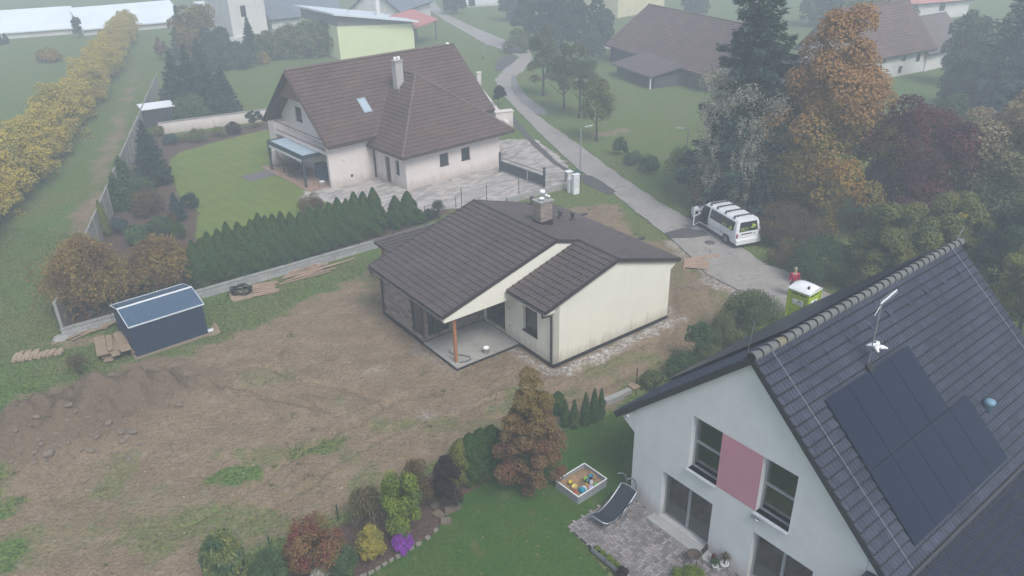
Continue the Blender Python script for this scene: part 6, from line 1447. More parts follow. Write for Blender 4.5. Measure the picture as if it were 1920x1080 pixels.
plant('broadleaf_tree', 'thin grey tree in the gap between the field barns', 'tree', 150, 72, 26, 16, 'broad', 'hazeg', n=1200, leaf=.35)
plant('shrub', 'small dark conifer before the far left field barn, nearer the frame edge', 'shrub', 1, 84, 64, 11, 'thuja', 'deep', n=900, leaf=.3)
plant('shrub', 'small dark conifer before the far left field barn', 'shrub', 13, 82, 63, 10, 'thuja', 'deep', n=900, leaf=.3)
# --- the row of yellow trees
line = [(-118, 560), (-70, 490), (-25, 428), (35, 372), (85, 312), (140, 232), (190, 163), (228, 98), (243, 66)]
pts = [Vector(G(*p)) for p in line]; seg = [(pts[i+1]-pts[i]).length for i in range(len(pts)-1)]; tot = sum(seg)
protos = []; d = 0.; k = 0
while d < tot-.5:
    q = d; i = 0
    while q > seg[i]: q -= seg[i]; i += 1
    p = pts[i].lerp(pts[i+1], q/seg[i]); near = d < 40
    lab = f'{ORD[min(k, 29)]} yellow tree of the long row, counted from the near left end'
    if len(protos) < 5:
        rng = np.random.default_rng(90+len(protos)); h = rng.uniform(3.8, 4.5)
        t = thing('hedgerow_tree', lab, 'tree', (p.x, p.y, 0), 0, 'yellow trees in the hedgerow')
        obj('crown', crown_broad(h, 1.75, rng, 12000, .17, .0, 70, .33, .4), LM['yellow'], t); obj('trunk', tree_trunk(h, .09, rng, 7), M_bark, t); protos.append(t)
    else:
        s_ = random.uniform(.88, 1.15); dup(protos[k % 5], (p.x+random.uniform(-.35, .35), p.y+random.uniform(-.35, .35), 0), random.uniform(0, 6), lab, None, (s_, s_, s_*random.uniform(.9, 1.1)))
    d += 2.5 + .35*random.random(); k += 1
# --- garden between concrete fence and the bright lawn
for a in (('conifer', 'tall dark conifer beside the concrete fence above the bright lawn', 'tree', 286, 326, 222, 62, 'spruce', 'spruce', dict(leaf=.22, dens=1.6)),
          ('conifer', 'dark bushy pine at the left rim of the bright lawn', 'tree', 292, 345, 262, 58, 'spruce', 'spruce', dict(leaf=.24, dens=1.6, rag=.4)),
          ('conifer', 'green feathery conifer along the fence, below the dark pine', 'tree', 236, 356, 290, 54, 'spruce', 'mossy', dict(leaf=.2, dens=1.5)),
          ('conifer', 'green feathery conifer along the fence, lower one', 'tree', 226, 392, 322, 52, 'spruce', 'mossy', dict(leaf=.2, dens=1.4)),
          ('shrub', 'green shrub between the pine and the orange brown ball', 'shrub', 268, 378, 326, 56, 'bush', 'green', dict(n=5000, leaf=.13)),
          ('shrub', 'orange brown rounded shrub in the middle of the planted bed', 'shrub', 280, 402, 352, 62, 'bush', 'brown', dict(n=6000, leaf=.12)),
          ('conifer', 'small blue spruce at the lawn edge', 'tree', 334, 412, 360, 34, 'spruce', 'bluespruce', dict(leaf=.16, dens=1.6, rag=.15)),
          ('shrub', 'dark round shrub at the lawn edge', 'shrub', 358, 390, 360, 36, 'bush', 'deep', dict(n=3000, leaf=.1)),
          ('shrub', 'green round shrub near the end of the thuja hedge', 'shrub', 336, 448, 417, 30, 'bush', 'thuja', dict(n=3000, leaf=.09)),
          ('shrub', 'blue green low juniper in the bed', 'shrub', 258, 456, 420, 52, 'bush', 'mossy', dict(n=4500, leaf=.13)),
          ('shrub', 'dark bluish low shrub in the bed near the fence', 'shrub', 226, 438, 406, 34, 'bush', 'bluespruce', dict(n=3000, leaf=.11)),
          ('shrub', 'yellow green conifer hugging the concrete fence', 'shrub', 200, 442, 376, 24, 'thuja', 'ygreen', dict(n=3500, leaf=.11)),
          ('shrub', 'dark shrub in the centre of the planted bed', 'shrub', 300, 440, 404, 52, 'bush', 'green', dict(n=4500, leaf=.12)),
          ('shrub', 'low dark shrub below the bed centre', 'shrub', 312, 424, 398, 40, 'bush', 'brown', dict(n=3000, leaf=.11)),
          ('shrub', 'yellow green shrub beside the cabin', 'shrub', 296, 256, 234, 28, 'bush', 'ygreen', dict(n=2200, leaf=.14)),
          ('shrub', 'dark grey green round shrub at the left end of the wall bed', 'shrub', 322, 270, 250, 30, 'bush', 'bluespruce', dict(n=2400, leaf=.11)),
          ('shrub', 'tiny yellow green shrub in the wall bed', 'shrub', 346, 266, 252, 18, 'bush', 'ygreen', dict(n=1200, leaf=.1)),
          ('shrub', 'olive round shrub in the middle of the wall bed', 'shrub', 373, 265, 240, 36, 'bush', 'olive', dict(n=2600, leaf=.11)),
          ('shrub', 'yellowish round shrub in the wall bed', 'shrub', 410, 256, 236, 30, 'bush', 'ygreen', dict(n=2200, leaf=.11)),
          ('shrub', 'dark round clipped ball shrub in the wall bed', 'shrub', 439, 251, 228, 26, 'thuja', 'plum', dict(n=3500, leaf=.1, tip=3.)),
          ('shrub', 'umbrella shaped dwarf tree before the cream garden wall', 'tree', 477, 240, 207, 38, 'standard', 'deep', dict(n=2600, leaf=.13, base=.3, K=14)),
          ('shrub', 'bare brownish shrub behind the hedge beside the terrace', 'shrub', 586, 408, 360, 54, 'bush', 'brown', dict(n=4500, leaf=.08)),
          ('shrub', 'pale pompom shrub at the left end of the thuja hedge', 'shrub', 384, 470, 444, 26, 'bush', 'dryg', dict(n=2000, leaf=.1)),
          ('weeping_larch', 'wide golden brown weeping larch by the concrete fence end', 'tree', 180, 588, 440, 132, 'weep', 'weepl', dict(leaf=.19, strands=520, per=34, wild=1.4)),
          ('weeping_larch', 'golden brown weeping larch between shed and thuja hedge', 'tree', 312, 546, 440, 106, 'weep', 'weepl', dict(leaf=.19, strands=440, per=30, wild=1.4)),
          ('shrub', 'low reddish heather before the weeping larches', 'shrub', 262, 556, 530, 90, 'bush', 'brown', dict(n=4000, leaf=.08))):
    plant(a[0], a[1], a[2], *a[3:7], a[7], a[8], **a[9])
# --- the thuja hedge above the block wall
tops = [(70, 440), (128, 430), (182, 378), (255, 358), (322, 308), (400, 308), (448, 338), (490, 288), (545, 245), (592, 262), (642, 250), (700, 230), (762, 235), (830, 235), (900, 198), (968, 180), (1032, 163), (1095, 130), (1155, 138), (1212, 90), (1275, 88), (1345, 58), (1492, 114), (1580, 82), (1640, 205)]
protos = []
for k, (cx, cy) in enumerate(tops):
    px, py = 360+cx/3.84, 340+cy/3.84
    yb = 340 + (782 - (cx-60)*.303)/3.84 - 8
    x, y = G(px, yb, .3); x += -wd.y*.35; y += wd.x*.35
    h = hat(x, y, py); sc = h/3.0
    lab = f'{ORD[k]} tall thuja from the left in the hedge over the block wall'
    if k < 4:
        rng = np.random.default_rng(40+k)
        t = tag(obj('thuja', crown_thuja(3.0, .62, rng, 13000, .125, 1.7), LM['thuja']), lab, 'thuja', 'thujas in the tall hedge'); t.location = (x, y, .1); t.scale = (1, 1, sc); protos.append(t)
    else:
        dup(protos[k % 4], (x, y, .1), random.uniform(0, 6), lab, None, (random.uniform(.9, 1.12), random.uniform(.9, 1.12), sc))
x, y = G(823, 412); t = tag(obj('reed_clump', crown_tuft(1.3, .5, np.random.default_rng(8), 200, .3), LM['reeds']), 'upright dry reeds at the right end of the thuja hedge', 'plant'); t.location = (x, y, 0)
plant('shrub', 'low dark shrub between the thujas and the reeds', 'shrub', 806, 412, 392, 30, 'bush', 'deep', n=2500, leaf=.09)
# --- foreground garden
plant('red_brown_tree', 'reddish brown conifer like tree at the corner of the garden lawn', 'tree', 996, 912, 708, 150, 'broad', 'redbr', n=30000, leaf=.10, base=.02, K=120, cl=.22, shape=1.85, flat=.7)
for i, (px, yb, yt, w_, lab) in enumerate(((866, 905, 824, 44, 'yellowish rounded thuja, leftmost of the dark hedge clump'), (884, 903, 813, 46, 'rounded thuja second in the dark hedge clump'), (904, 894, 804, 50, 'rounded thuja third in the dark hedge clump'), (924, 884, 798, 50, 'rounded thuja behind the reddish brown tree'))):
    plant('thuja', lab, 'thuja', px, yb, yt, w_, 'thuja', 'thuja' if i else 'ygreen', 'rounded thujas in the garden hedge', n=9000, leaf=.085, tip=3.2, seed=i)
for (px, yb, yt, w_, lab) in ((1060, 800, 752, 17, 'first young thuja right of the reddish brown tree'), (1076, 803, 750, 17, 'second young thuja right of the reddish brown tree'), (1097, 798, 737, 19, 'third young thuja, in the middle of the short row'), (1113, 792, 729, 19, 'tall young thuja, fourth in the short row'), (1126, 785, 728, 15, 'last young thuja, nearest the white house')):
    plant('thuja', lab, 'thuja', px, yb, yt, w_, 'thuja', 'thuja', 'young thujas in a short row', n=3500, leaf=.075, tip=1.5)
plant('shrub', 'small round green thuja ball peeping behind the reddish brown tree', 'shrub', 1046, 775, 734, 26, 'thuja', 'thuja', n=3000, leaf=.08, tip=3)
for a in (('shrub', 'nearly black plum coloured shrub beside the thuja clump', 842, 952, 856, 62, 'bush', 'plum', dict(n=9000, leaf=.075)),
          ('shrub', 'grey brown shrub behind the lime leaved shrub', 790, 948, 862, 78, 'bush', 'brown', dict(n=8000, leaf=.07)),
          ('shrub', 'bright lime green leaved shrub in the flower bed', 757, 1004, 886, 82, 'bush', 'lime', dict(n=8500, leaf=.10, lump=.2)),
          ('ornamental_grass', 'arching tuft of dry ornamental grass in the bed', 693, 1000, 928, 80, 'tuft', 'dryg', dict(blades=420, leaf=.26)),
          ('shrub', 'wide rust red shrub in the flower bed', 598, 1070, 974, 112, 'bush', 'rust', dict(n=10000, leaf=.095)),
          ('shrub', 'lemon yellow dwarf conifer at the bed edge', 698, 1052, 988, 54, 'bush', 'lemon', dict(n=6000, leaf=.075)),
          ('shrub', 'green ball conifer below the rust red shrub', 650, 1082, 1022, 54, 'bush', 'mossy', dict(n=6000, leaf=.075, asp=.3)),
          ('flower_cushion', 'bright purple flowering cushion at the bed edge', 757, 1034, 1000, 43, 'bush', 'purple', dict(n=5000, leaf=.045, asp=.9)),
          ('weeping_conifer', 'weeping green conifer at the bottom edge', 432, 1112, 990, 76, 'weep', 'weepg', dict(leaf=.17, strands=300, per=30, wild=.4, top=.98, inner=.4)),
          ('shrub', 'spiky low green conifer right of the weeping conifer', 512, 1100, 1036, 80, 'bush', 'mossy', dict(n=7000, leaf=.10, asp=.25)),
          ('shrub', 'pale blue grey rosette plant at the bottom edge', 602, 1092, 1068, 40, 'bush', 'creeper', dict(n=1600, leaf=.09)),
          ('shrub', 'lime green clipped bush at the bottom edge by the patio chair', 1292, 1100, 1066, 70, 'bush', 'lime', dict(n=6000, leaf=.06)),
          ('shrub', 'dark reddish plant at the end of the patio planter', 1166, 1086, 1062, 24, 'bush', 'plum', dict(n=1800, leaf=.05)),
          ('shrub', 'large willowy green bush before the portable toilet', 1405, 640, 546, 130, 'bush', 'willow', dict(n=17000, leaf=.13, asp=.35, lump=.2)),
          ('shrub', 'green willowy bush left of the large one', 1352, 652, 590, 62, 'bush', 'willow', dict(n=8000, leaf=.12, asp=.35)),
          ('shrub', 'low green leafy bush at the fence by the slate roof', 1282, 702, 662, 68, 'bush', 'green', dict(n=6500, leaf=.1)),
          ('shrub', 'low green ground bush between fence posts', 1222, 724, 694, 46, 'bush', 'willow', dict(n=3500, leaf=.09)),
          ('shrub', 'sparse bush under the umbrella shaped tree', 1330, 672, 644, 60, 'bush', 'willow', dict(n=4000, leaf=.1)),
          ('small_tree', 'small umbrella crowned tree near the fence before the bungalow', 1306, 682, 608, 58, 'standard', 'green', dict(n=5500, leaf=.085, base=.52, K=20))):
    plant(a[0], a[1], 'tree' if 'tree' in a[0] or 'weep' in a[0] else 'shrub', *a[2:6], a[6], a[7], **a[8])
plant('grass_tuft', 'beige dry grass tuft at the top of the earth mound', 'grass', 150, 702, 672, 50, 'tuft', 'dryg', blades=260, leaf=.2)
for i, (px, yb, yt, lab) in enumerate(((1193, 722, 690, 'dark fence post nearest the white house'), (1262, 678, 656, 'dark fence post before the umbrella crowned tree'), (1328, 655, 634, 'dark fence post among the willowy bushes'), (508, 1035, 1006, 'green fence post left of the rust red shrub'), (634, 972, 946, 'green fence post behind the ornamental grass'))):
    x, y, z = GT(px, yb); h = hat(x, y, yt)-z; m = MB(); m.tube([(0, 0, -.2), (0, 0, h)], .028, 6); o = tag(obj('fence_post', m, M_green if i > 2 else M_anth), lab, 'post'); o.location = (x, y, z)
# ------------------------------------------------------------------ foreground garden things
def G3(px, py, z): return Vector((*G(px, py, z), z))
c4_ = [G3(1097, 870.5, .36), G3(1139, 899.6, .36), G3(1083, 931.5, .36), G3(1041, 901, .36)]
cc = sum(c4_, Vector())/4; ex = (c4_[1]-c4_[0]+c4_[2]-c4_[3])/2; ey = (c4_[0]-c4_[3]+c4_[1]-c4_[2])/2
sa, sb = ex.length/2, ey.length/2; ang = math.atan2(ex.y, ex.x)
t = thing('sandbox', 'grey square sandbox full of sand on the garden lawn', 'sandbox', (cc.x, cc.y, .02), ang)
M_sbw = pm('grey_composite_boards', (.25, .26, .275), (.21, .22, .235), 3, .7)
m = MB()
for s in (-1, 1): m.box(-sa, sa, s*sb-.02, s*sb+.02, 0, .36); m.box(s*sa-.02, s*sa+.02, -sb+.021, sb-.021, 0, .359)
obj('side_board', m, M_sbw, t)
m = MB()
for s in (-1, 1): m.box(-sa-.01, sa+.01, s*sb-.022, s*sb+.022, .3605, .375); m.box(s*sa-.022, s*sa+.022, -sb+.023, sb-.023, .3605, .374)
obj('rim', m, M_plastic, t)
m = MB(); m.smooth = True; n = 18; vs = []
for i in range(n+1):
    for j in range(n+1):
        a, b = -1+2*i/n, -1+2*j/n; vs.append((a*(sa-.02), b*(sb-.02), .17+.05*math.sin(a*5+b*3)*math.cos(b*6)-.10*math.exp(-((a+.35)**2+(b-.1)**2)*14)+.05*random.random()))
m.add(vs, [(i*(n+1)+j, (i+1)*(n+1)+j, (i+1)*(n+1)+j+1, i*(n+1)+j+1) for i in range(n) for j in range(n)])
obj('sand', m, pm('damp_sand', (.30, .20, .11), (.22, .145, .08), 4, .95, bump=.01, bscale=30), t)
def toy(name, lab, a, b, kind, c, s=1.):
    p = loc2w(cc.x, cc.y, ang, a*sa, b*sb); mt = pm('toy_%d_%d_%d' % tuple(int(v*99) for v in c), c, None, 5, .5); m = MB(); m.smooth = kind != 'box'
    if kind == 'pail': m.lathe([(.06*s, 0), (.09*s, .13*s), (.1*s, .13*s), (.1*s, .145*s), (.07*s, .1*s), (.05*s, .02)], 12)
    elif kind == 'box': m.box(-.07*s, .07*s, -.05*s, .05*s, 0, .07*s); m.box(-.05*s, .02*s, -.04*s, .04*s, .071*s, .12*s)
    elif kind == 'mould': m.lathe([(.10*s, 0), (.105*s, .02), (.07*s, .07*s), (.02, .09*s)], 10)
    else: m.tube([(-.16*s, 0, .02), (.02*s, 0, .04)], .018, 6); m.lathe([(.05*s, -.01), (.06*s, .02), (.01, .03)], 8, (.07*s, 0, .03))
    o = tag(obj(name, m, mt), lab, 'toy'); o.location = (p[0], p[1], .22); o.rotation_euler = (random.uniform(-.4, .4), random.uniform(-.4, .4), random.uniform(0, 6))
toy('toy_pail', 'blue toy pail at the far side of the sandbox', .10, .62, 'pail', (.03, .22, .36))
toy('toy_pail', 'lime green toy pail in the middle of the sandbox', .0, .30, 'pail', (.25, .42, .05))
toy('toy_pail', 'dark blue toy pail beside the lime pail in the sandbox', .28, .26, 'pail', (.03, .09, .22))
toy('toy_truck', 'white toy truck among the sandbox toys', .45, .38, 'box', (.6, .62, .64), 1.1)
toy('toy_truck', 'turquoise toy truck at the right rim of the sandbox', .62, -.38, 'box', (.03, .3, .42), 1.6)
toy('toy_truck', 'orange toy car in the sandbox', .55, .02, 'box', (.5, .2, .04))
toy('toy_mould', 'green toy sand mould at the right corner of the sandbox', .80, .42, 'mould', (.12, .4, .06), 1.2)
toy('toy_mould', 'red toy sand mould in the right corner of the sandbox', .86, .18, 'mould', (.5, .05, .05))
toy('toy_mould', 'pale violet toy sand mould near the right rim', .72, .10, 'mould', (.36, .34, .48), 1.4)
toy('toy_mould', 'white toy sand mould near the front right rim', .50, -.22, 'mould', (.62, .64, .66), 1.3)
toy('toy_cup', 'yellow toy cup in the front left of the sandbox', -.36, -.42, 'pail', (.6, .48, .05), .9)
toy('toy_cup', 'pale yellow toy cup in the front of the sandbox', .06, -.52, 'pail', (.6, .5, .15), 1.1)
toy('toy_shovel', 'red toy shovel at the near corner of the sandbox', .42, -.82, 'shovel', (.5, .06, .05), 1.2)
toy('toy_shovel', 'yellow toy shovel in the middle of the sandbox', .35, .12, 'shovel', (.6, .5, .06), 1.3)
# hanging lounger
A, B = G3(1122, 978, .42), G3(1174, 912, 1.05)
d = Vector((B.x-A.x, B.y-A.y, 0)); Ln = d.length; d.normalize()
t = thing('swing_lounger', 'dark mesh swing lounger with curved grey frame beside the house corner', 'lounger', (A.x, A.y, .05), math.atan2(d.y, d.x))
Z = lambda u: .36 + .14*(1-min(1, u/.25)) - .10*math.sin(u*PI*.8) + .85*max(0, u-.25)**1.6
N_ = 16; wd_ = .33; Lx = Ln*1.12
m = MB(); m.smooth = True; vs = [(u*Lx, s*wd_, Z(u)) for u in np.linspace(0, 1, N_+1) for s in (-1, -.5, 0, .5, 1)]
m.add(vs, [(i*5+j, i*5+j+1, i*5+j+6, i*5+j+5) for i in range(N_) for j in range(4)]); obj('seat', m, pm('dark_mesh_fabric', (.022, .027, .042), None, 30, .8), t)
m = MB(); m.smooth = True; us = np.linspace(0, 1, N_+1)
m.tube([(u*Lx, -wd_-.03, Z(u)) for u in us] + [(Lx+.03, -wd_*.5, Z(1)+.04), (Lx+.03, wd_*.5, Z(1)+.04)] + [(u*Lx, wd_+.03, Z(u)) for u in us[::-1]] + [(-.05, wd_*.6, Z(0)), (-.05, -wd_*.6, Z(0)), (0, -wd_-.03, Z(0))], .026, 7); obj('seat_frame', m, M_galv, t)
M_tube = pm('grey_tube', (.22, .24, .27), None, 5, .4, metal=.5)
m = MB(); m.smooth = True
for s in (-.22, .22): m.tube([(Lx+.55-.75*math.cos(a)*.9-.1, s*(1-.4*k/12), .06+1.0*math.sin(a)*1.15+.15) for k, a in enumerate(np.linspace(-.1, 2.5, 13))][::-1] if False else [(Lx*.55 + .95*math.sin(a), s, .85 - .85*math.cos(a)) for a in np.linspace(.1, 2.75, 14)], .028, 7)
m.tube([(Lx*.35, -.55, .03), (Lx*.75, -.3, .03), (Lx*.8, .3, .03), (Lx*.35, .55, .03)], .028, 7); obj('stand', m, M_tube, t)
m = MB(); m.smooth = True
for s in (-1, 1): m.tube([(Lx*u, s*(wd_+.08), Z(u)+.16*math.sin((u-.35)/.45*PI)) for u in np.linspace(.35, .8, 8)], .02, 6)
obj('armrest', m, M_black, t)
# planter with small plants, patio chair, lantern, pots
p0 = loc2w(*RH, 1.75, -3.0)
t = thing('planter', 'long narrow grey planter at the lawn edge of the patio', 'planter', (p0[0], p0[1], .05), RH[2])
m = MB()
for a, b in ((-.66, -.02), (.02, .66)): m.box(a, b, -.11, -.09, 0, .2); m.box(a, b, .09, .11, 0, .2); m.box(a, a+.02, -.089, .089, 0, .2); m.box(b-.02, b, -.089, .089, 0, .2)
obj('box', m, M_sbw, t); m = MB()
for a, b in ((-.64, -.04), (.04, .64)): m.box(a, b, -.088, .088, .0, .15)
obj('soil', m, pm('potting_soil', (.03, .022, .018), None, 9, .95), t)
for i, (a, s_, lab) in enumerate(((-.45, .10, 'small yellow green plant in the planter, farthest from the house'), (-.18, .09, 'small yellow green plant second in the planter'), (.12, .13, 'larger yellow green plant in the middle of the planter'), (.32, .12, 'yellow green plant third in the planter'), (.52, .10, 'yellow green plant nearest the dark end plant'))):
    q = loc2w(*RH, 1.75+a, -3.0); o = tag(obj('potted_plant', crown_bush(.2, s_, np.random.default_rng(i), 500, .045), LM['lime']), lab, 'plant', 'plants in the patio planter'); o.location = (q[0], q[1], .19)
q = loc2w(*RH, 3.72, -.78); t = thing('patio_chair', 'brown woven garden chair with wire frame at the bottom edge', 'chair', (q[0], q[1], .05), .9)
M_wov = pm('brown_weave', (.12, .09, .075), (.08, .06, .05), 20, .9)
m = MB(); m.smooth = True; m.lathe([(.24, .40), (.26, .43), (.2, .45), (.02, .44)], 14); obj('seat', m, M_wov, t)
m = MB(); m.smooth = True; vs = [(.25*math.sin(a)*(1+.1*k), -.25*math.cos(a)-.06*k, .48+.13*k) for k in range(4) for a in np.linspace(-1.1, 1.1, 9)]; m.add(vs, [(k*9+i, k*9+i+1, k*9+i+10, k*9+i+9) for k in range(3) for i in range(8)]); obj('backrest', m, M_wov, t)
for a, b in ((.2, .2), (-.2, .2), (.2, -.2), (-.2, -.2)): m = MB(); m.tube([(a*.8, b*.8, .41), (a*1.2, b*1.2, 0)], .012, 6); obj('leg', m, M_black, t)
q = loc2w(*RH, 4.15, -.26); t = thing('lantern', 'dark red lantern standing by the patio door', 'lantern', (q[0], q[1], .10))
m = MB(); m.smooth = True; m.lathe([(.08, 0), (.09, .05), (.07, .09), (.085, .12), (.09, .28), (.06, .36), (.02, .42)], 12); obj('body', m, pm('dark_red_glaze', (.09, .02, .025), None, 5, .4), t)
for a, b, s_, lab, plab in ((4.52, -.16, .15, 'white plant pot with dry plant by the house wall', 'straw coloured dry plant in the white pot by the wall'), (4.35, -.42, .11, 'small white plant pot beside the larger pot', 'small green plant in the smaller white pot')):
    q = loc2w(*RH, a, b); t = thing('plant_pot', lab, 'pot', (q[0], q[1], .06)); m = MB(); m.smooth = True; m.lathe([(s_*.65, 0), (s_, s_*1.5), (s_*1.1, s_*1.55), (s_*.9, s_*1.6), (s_*.8, s_*1.3), (.01, s_*1.3)], 14); obj('body', m, M_plastic, t)
    o = tag(obj('potted_plant', crown_tuft(.42 if s_ > .12 else .25, s_*1.7, np.random.default_rng(3), 120, .09), LM['dryg'] if s_ > .12 else LM['mossy']), plab, 'plant'); o.location = (q[0], q[1], .06+s_*1.3)
# ------------------------------------------------------------------ stones
def rockmesh(rng, s=1.):
    bm = bmesh.new(); bmesh.ops.create_icosphere(bm, subdivisions=2, radius=1.)
    k = [Vector(unit(rng.normal(size=3))) for _ in range(9)]; cut = rng.uniform(.55, .9, 9)
    for v in bm.verts:
        for d_, c in zip(k, cut):
            q = v.co.dot(d_)
            if q > c: v.co -= d_*(q-c)
        v.co *= 1 + rng.normal()*.03
    me = bpy.data.meshes.new('rock'); bm.to_mesh(me); bm.free(); me.materials.append(M_rock); return me
rng = np.random.default_rng(21); RM = [rockmesh(rng) for _ in range(8)]
def rock(name, lab, px, py, s, group, sq=.6, mat=None):
    x, y, z = GT(px, py); o = tag(obj(name, RM[int(rng.integers(8))], None), lab, 'rock', group)
    o.location = (x, y, z+s*sq*.3); o.scale = (s*rng.uniform(.8, 1.2), s*rng.uniform(.7, 1.), s*sq); o.rotation_euler = (rng.uniform(-.3, .3), rng.uniform(-.3, .3), rng.uniform(0, 6)); return o
rl = 'grey brown rock lying loose on the lower slope of the earth mound'
for (px, py, s) in ((107, 815, .24), (92, 851, .33), (130, 765, .28), (228, 810, .27), (250, 810, .25), (229, 829, .24), (170, 846, .25), (203, 790, .22), (112, 835, .2), (127, 831, .18), (182, 820, .18), (78, 833, .2), (64, 868, .17), (152, 843, .16), (22, 866, .2), (336, 760, .22), (312, 780, .15), (165, 790, .2), (211, 855-5, .14), (143, 775, .15), (68, 780, .2), (38, 772, .2), (12, 785, .18)):
    rock('rock', rl, px, py, s*.8, 'rocks on the earth mound')
for k in range(110): rock('rock', rl, rng.uniform(20, 330), rng.uniform(745, 872) , .045 + .1*rng.uniform(0, 1)**2, 'rocks on the earth mound')
for (px, py, s, lab) in ((702, 514, .34, 'pale boulder beside the left bungalow corner'), (262, 507, .42, 'pale angular boulder between the two weeping larches'), (226, 563, .36, 'upright pale stone between the weeping larches'), (172, 590, .34, 'pale stone under the wide weeping larch')):
    rock('boulder', lab, px, py, s, None, .8)
M_edge = pm('pale_edging_stone', (.24, .22, .185), (.17, .155, .13), 5, .9)
curve = [(600, 1118), (640, 1096), (690, 1079), (728, 1056), (765, 1034), (792, 1018), (812, 1003), (822, 990)]
cp = [Vector(G(*p)) for p in curve]; i = 0; acc = 0.
for i in range(len(cp)-1):
    n = max(1, int((cp[i+1]-cp[i]).length/.27))
    for j in range(n):
        p = cp[i].lerp(cp[i+1], (j+.5)/n); dv = cp[i+1]-cp[i]; m = MB()
        l, w_ = .12*random.uniform(.8, 1.05), .065*random.uniform(.7, 1.2); m.prism([(-l, -w_), (l*.7, -w_*1.1), (l, w_*.3), (l*.6, w_), (-l*.8, w_*.9)], lambda a, b, q: (a, b, q), 0, .10)
        o = tag(obj('edging_stone', m, M_edge), 'pale flat stone in the curved edging of the flower bed', 'stone', 'edging stones of the flower bed'); o.location = (p.x, p.y, 0); o.rotation_euler.z = math.atan2(dv.y, dv.x)+random.uniform(-.15, .15)
for (px, py, a, l, w_, hh, lab) in ((848, 958, .5, .36, .10, .20, 'long grey slab stone set upright below the plum coloured shrub'), (824, 966, -.6, .24, .16, .10, 'flat grey slab beside the upright slab stone'), (836, 978, .2, .22, .16, .10, 'small flat grey stone at the corner of the bed'), (815, 950, .9, .18, .13, .12, 'grey slab stone nearest the grey brown shrub')):
    x, y = G(px, py); m = MB(); m.prism([(-l, -w_), (l*.8, -w_*1.1), (l, w_*.6), (-l*.7, w_)], lambda a_, b, q: (a_, b, q), 0, hh); o = tag(obj('garden_stone', m, M_rock), lab, 'stone'); o.location = (x, y, 0); o.rotation_euler = (.08, .05, a)
for (px, py, l, w_, hh, rz_, lab) in ((1150, 752, .5, .14, .28, .55, 'mossy concrete kerb piece by the last young thuja'), (1172, 740, .3, .12, .22, .55, 'shorter mossy concrete kerb piece behind the long one')):
    x, y = G(px, py); m = MB(); m.box(-l, l, -w_, w_, 0, hh); o = tag(obj('kerb_stone', m, M_conc), lab, 'kerb'); o.location = (x, y, 0); o.rotation_euler.z = rz_
# clods and pebbles strewn over the bare plot, and short grass: nobody could count them
def scatter(n, poly, f):
    P = np.array(poly); lo, hi = P.min(0), P.max(0); out = []
    xy = np.stack([R.uniform(lo[0], hi[0], n), R.uniform(max(lo[1], 17), hi[1], n)], 1)
    return xy[(sdpoly(xy[:, 0], xy[:, 1], poly) > 0) & f(xy[:, 0], xy[:, 1])]
nofoot = lambda x, y: np.all([sdpoly(x, y, P) < 0 for P in FOOT], 0)
xy = scatter(26000, PLOT, nofoot); dens = fbm(xy[:, 0]*.5, xy[:, 1]*.5, 4, 61); xy = xy[dens + R.uniform(-.25, .25, len(xy)) > .52]
z = hgt(xy[:, 0], xy[:, 1]); n = len(xy); s = .018 + .06*R.uniform(0, 1, n)**5
base = np.array([(1, 0, 0), (-.5, .87, 0), (-.5, -.87, 0), (.2, .1, .8), (.1, -.1, -.5)])
V = base[None]*(s[:, None, None]*R.uniform(.6, 1.3, (n, 5, 3))); a = R.uniform(0, 6.3, n); ca, sa_ = np.cos(a)[:, None], np.sin(a)[:, None]
V = np.stack([V[..., 0]*ca - V[..., 1]*sa_, V[..., 0]*sa_ + V[..., 1]*ca, V[..., 2]*.7], -1) + np.stack([xy[:, 0], xy[:, 1], z + s*.15], 1)[:, None, :]
T6 = np.array([(0, 1, 3), (1, 2, 3), (2, 0, 3), (1, 0, 4), (2, 1, 4), (0, 2, 4)])
F = (T6[None] + np.arange(n)[:, None, None]*5).reshape(-1, 3)
struct('clods', npmesh('clods', V.reshape(-1, 3), F), pm('earth_clods', (.20, .145, .10), (.13, .095, .068), .8, .95, isl=.14, isc=(.40, .37, .33)), 'stuff')
def blades(name, xy, L, mat, lean=.5):
    n = len(xy); z = hgt(xy[:, 0], xy[:, 1]); P = np.stack([xy[:, 0], xy[:, 1], np.maximum(z, -.02) + L*.35], 1)
    T = np.stack([R.normal(0, lean, n), R.normal(0, lean, n), np.ones(n)], 1)
    return struct(name, leafmesh(name, P, R.normal(size=(n, 3)) * np.array([1, 1, .2]), L, L*.22, R, T), mat, 'stuff')
gm1 = lm('garden_grass_blades', (.03, .085, .022), (.055, .11, .03), (.085, .10, .04), .6, .4, .15); gm2 = lm('rough_grass_blades', (.05, .105, .03), (.085, .12, .042), (.13, .12, .06), .5, .45, .15)
xy = scatter(60000, LAWN2, lambda x, y: np.all([sdpoly(x, y, P) < 0 for P in (PATIO,)], 0)); blades('garden_grass', xy, .07, gm1)
allp = W((-80, 420), (-60, 1100), (480, 1100), (640, 960), (860, 830), (1180, 740), (1300, 665), (1420, 600), (1330, 520), (1200, 440), (1110, 385), (700, 480), (400, 560), (100, 640), (180, 440))
xy = scatter(150000, allp, nofoot)
pl = sdpoly(xy[:, 0], xy[:, 1], PLOT); g_ = np.clip((-pl + (fbm(xy[:, 0]*.45, xy[:, 1]*.45, 4, 21)-.5)*-2.2)/.9+.5, 0, 1)
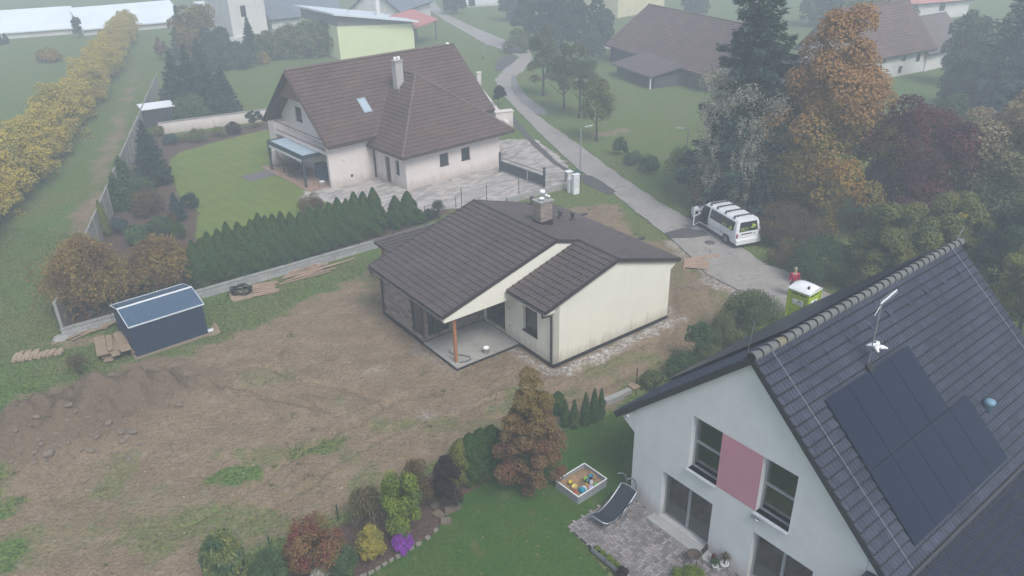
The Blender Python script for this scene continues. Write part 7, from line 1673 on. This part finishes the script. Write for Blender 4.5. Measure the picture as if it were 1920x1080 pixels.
for e in ((440, 893, 1.1, .45, 1.), (590, 838, 1.4, .7, .75), (655, 820, .9, .4, .5), (25, 950, .7, .6, 1.), (10, 1050, .6, .8, .9), (340, 1000, 2.6, 1.2, .3), (330, 660, 1.6, .5, .5), (180, 700, 1.3, .7, .6), (480, 985, 2.2, .8, .3), (700, 520, 1.2, .6, .3)):
    cx_, cy_ = G(e[0], e[1]); g_ = np.maximum(g_, e[4]*np.clip(1.15 - ((xy[:, 0]-cx_)/e[2])**2 - ((xy[:, 1]-cy_)/e[3])**2, 0, 1))
g_ = g_*np.clip(fbm(xy[:, 0]*1.2, xy[:, 1]*1.2, 3, 71)*2.2-.35, 0, 1)+.012
xy = xy[R.uniform(0, 1, len(xy)) < g_]
wc = scatter(420, PLOT, nofoot); wc = wc[fbm(wc[:, 0]*.35, wc[:, 1]*.35, 3, 91) > .5]
wt = np.repeat(wc, 16, 0) + R.normal(size=(len(wc)*16, 2))*np.repeat(R.uniform(.05, .22, len(wc)), 16)[:, None]
blades('rough_grass', np.concatenate([xy, wt]), .13, gm2, .7)
# ------------------------------------------------------------------ haze, sky and sun
def haze():
    m, nt = newmat('fog'); v = nd(nt, 'VolumePrincipled', {'Color': (.84, .92, 1., 1), 'Density': FOG, 'Anisotropy': .0})
    nd(nt, 'OutputMaterial', {1: v.outputs[0]})
    b = MB(); b.box(-440, 440, -80, 540, -1.5, 22.5); o = obj('haze', b, m); o['kind'] = 'stuff'
FOG = .0034
haze()
SUN_EL, SUN_AZ = math.radians(52), math.radians(150)       # azimuth clockwise from +Y
w = bpy.data.worlds.new('World'); S.world = w; w.use_nodes = True; nt = w.node_tree; nt.nodes.clear()
sky = nd(nt, 'TexSky', sky_type='NISHITA'); sky.sun_disc = False; sky.sun_elevation = SUN_EL; sky.sun_rotation = SUN_AZ
sky.air_density = 1.; sky.dust_density = 1.5; sky.ozone_density = 1.
hs = nd(nt, 'HueSaturation', {'Saturation': .6, 'Color': sky.outputs[0]})
bg = nd(nt, 'Background', {0: hs.outputs[0], 1: .12}); nd(nt, 'OutputWorld', {0: bg.outputs[0]})
ld = bpy.data.lights.new('sun', 'SUN'); ld.energy = 1.6; ld.angle = math.radians(25); ld.color = (1., .98, .95)
lo = bpy.data.objects.new('sun', ld); COL.objects.link(lo)
sd = Vector((math.sin(SUN_AZ)*math.cos(SUN_EL), math.cos(SUN_AZ)*math.cos(SUN_EL), math.sin(SUN_EL)))
lo.rotation_euler = sd.to_track_quat('Z', 'Y').to_euler()
S.view_settings.view_transform = 'Standard'; S.view_settings.look = 'None'; S.view_settings.gamma = 1; S.view_settings.exposure = .78
S.cycles.use_denoising = True
S.cycles.max_bounces = 6; S.cycles.diffuse_bounces = 3; S.cycles.glossy_bounces = 3; S.cycles.transmission_bounces = 4; S.cycles.transparent_max_bounces = 6; S.cycles.volume_bounces = 4
S.cycles.sample_clamp_indirect = 5
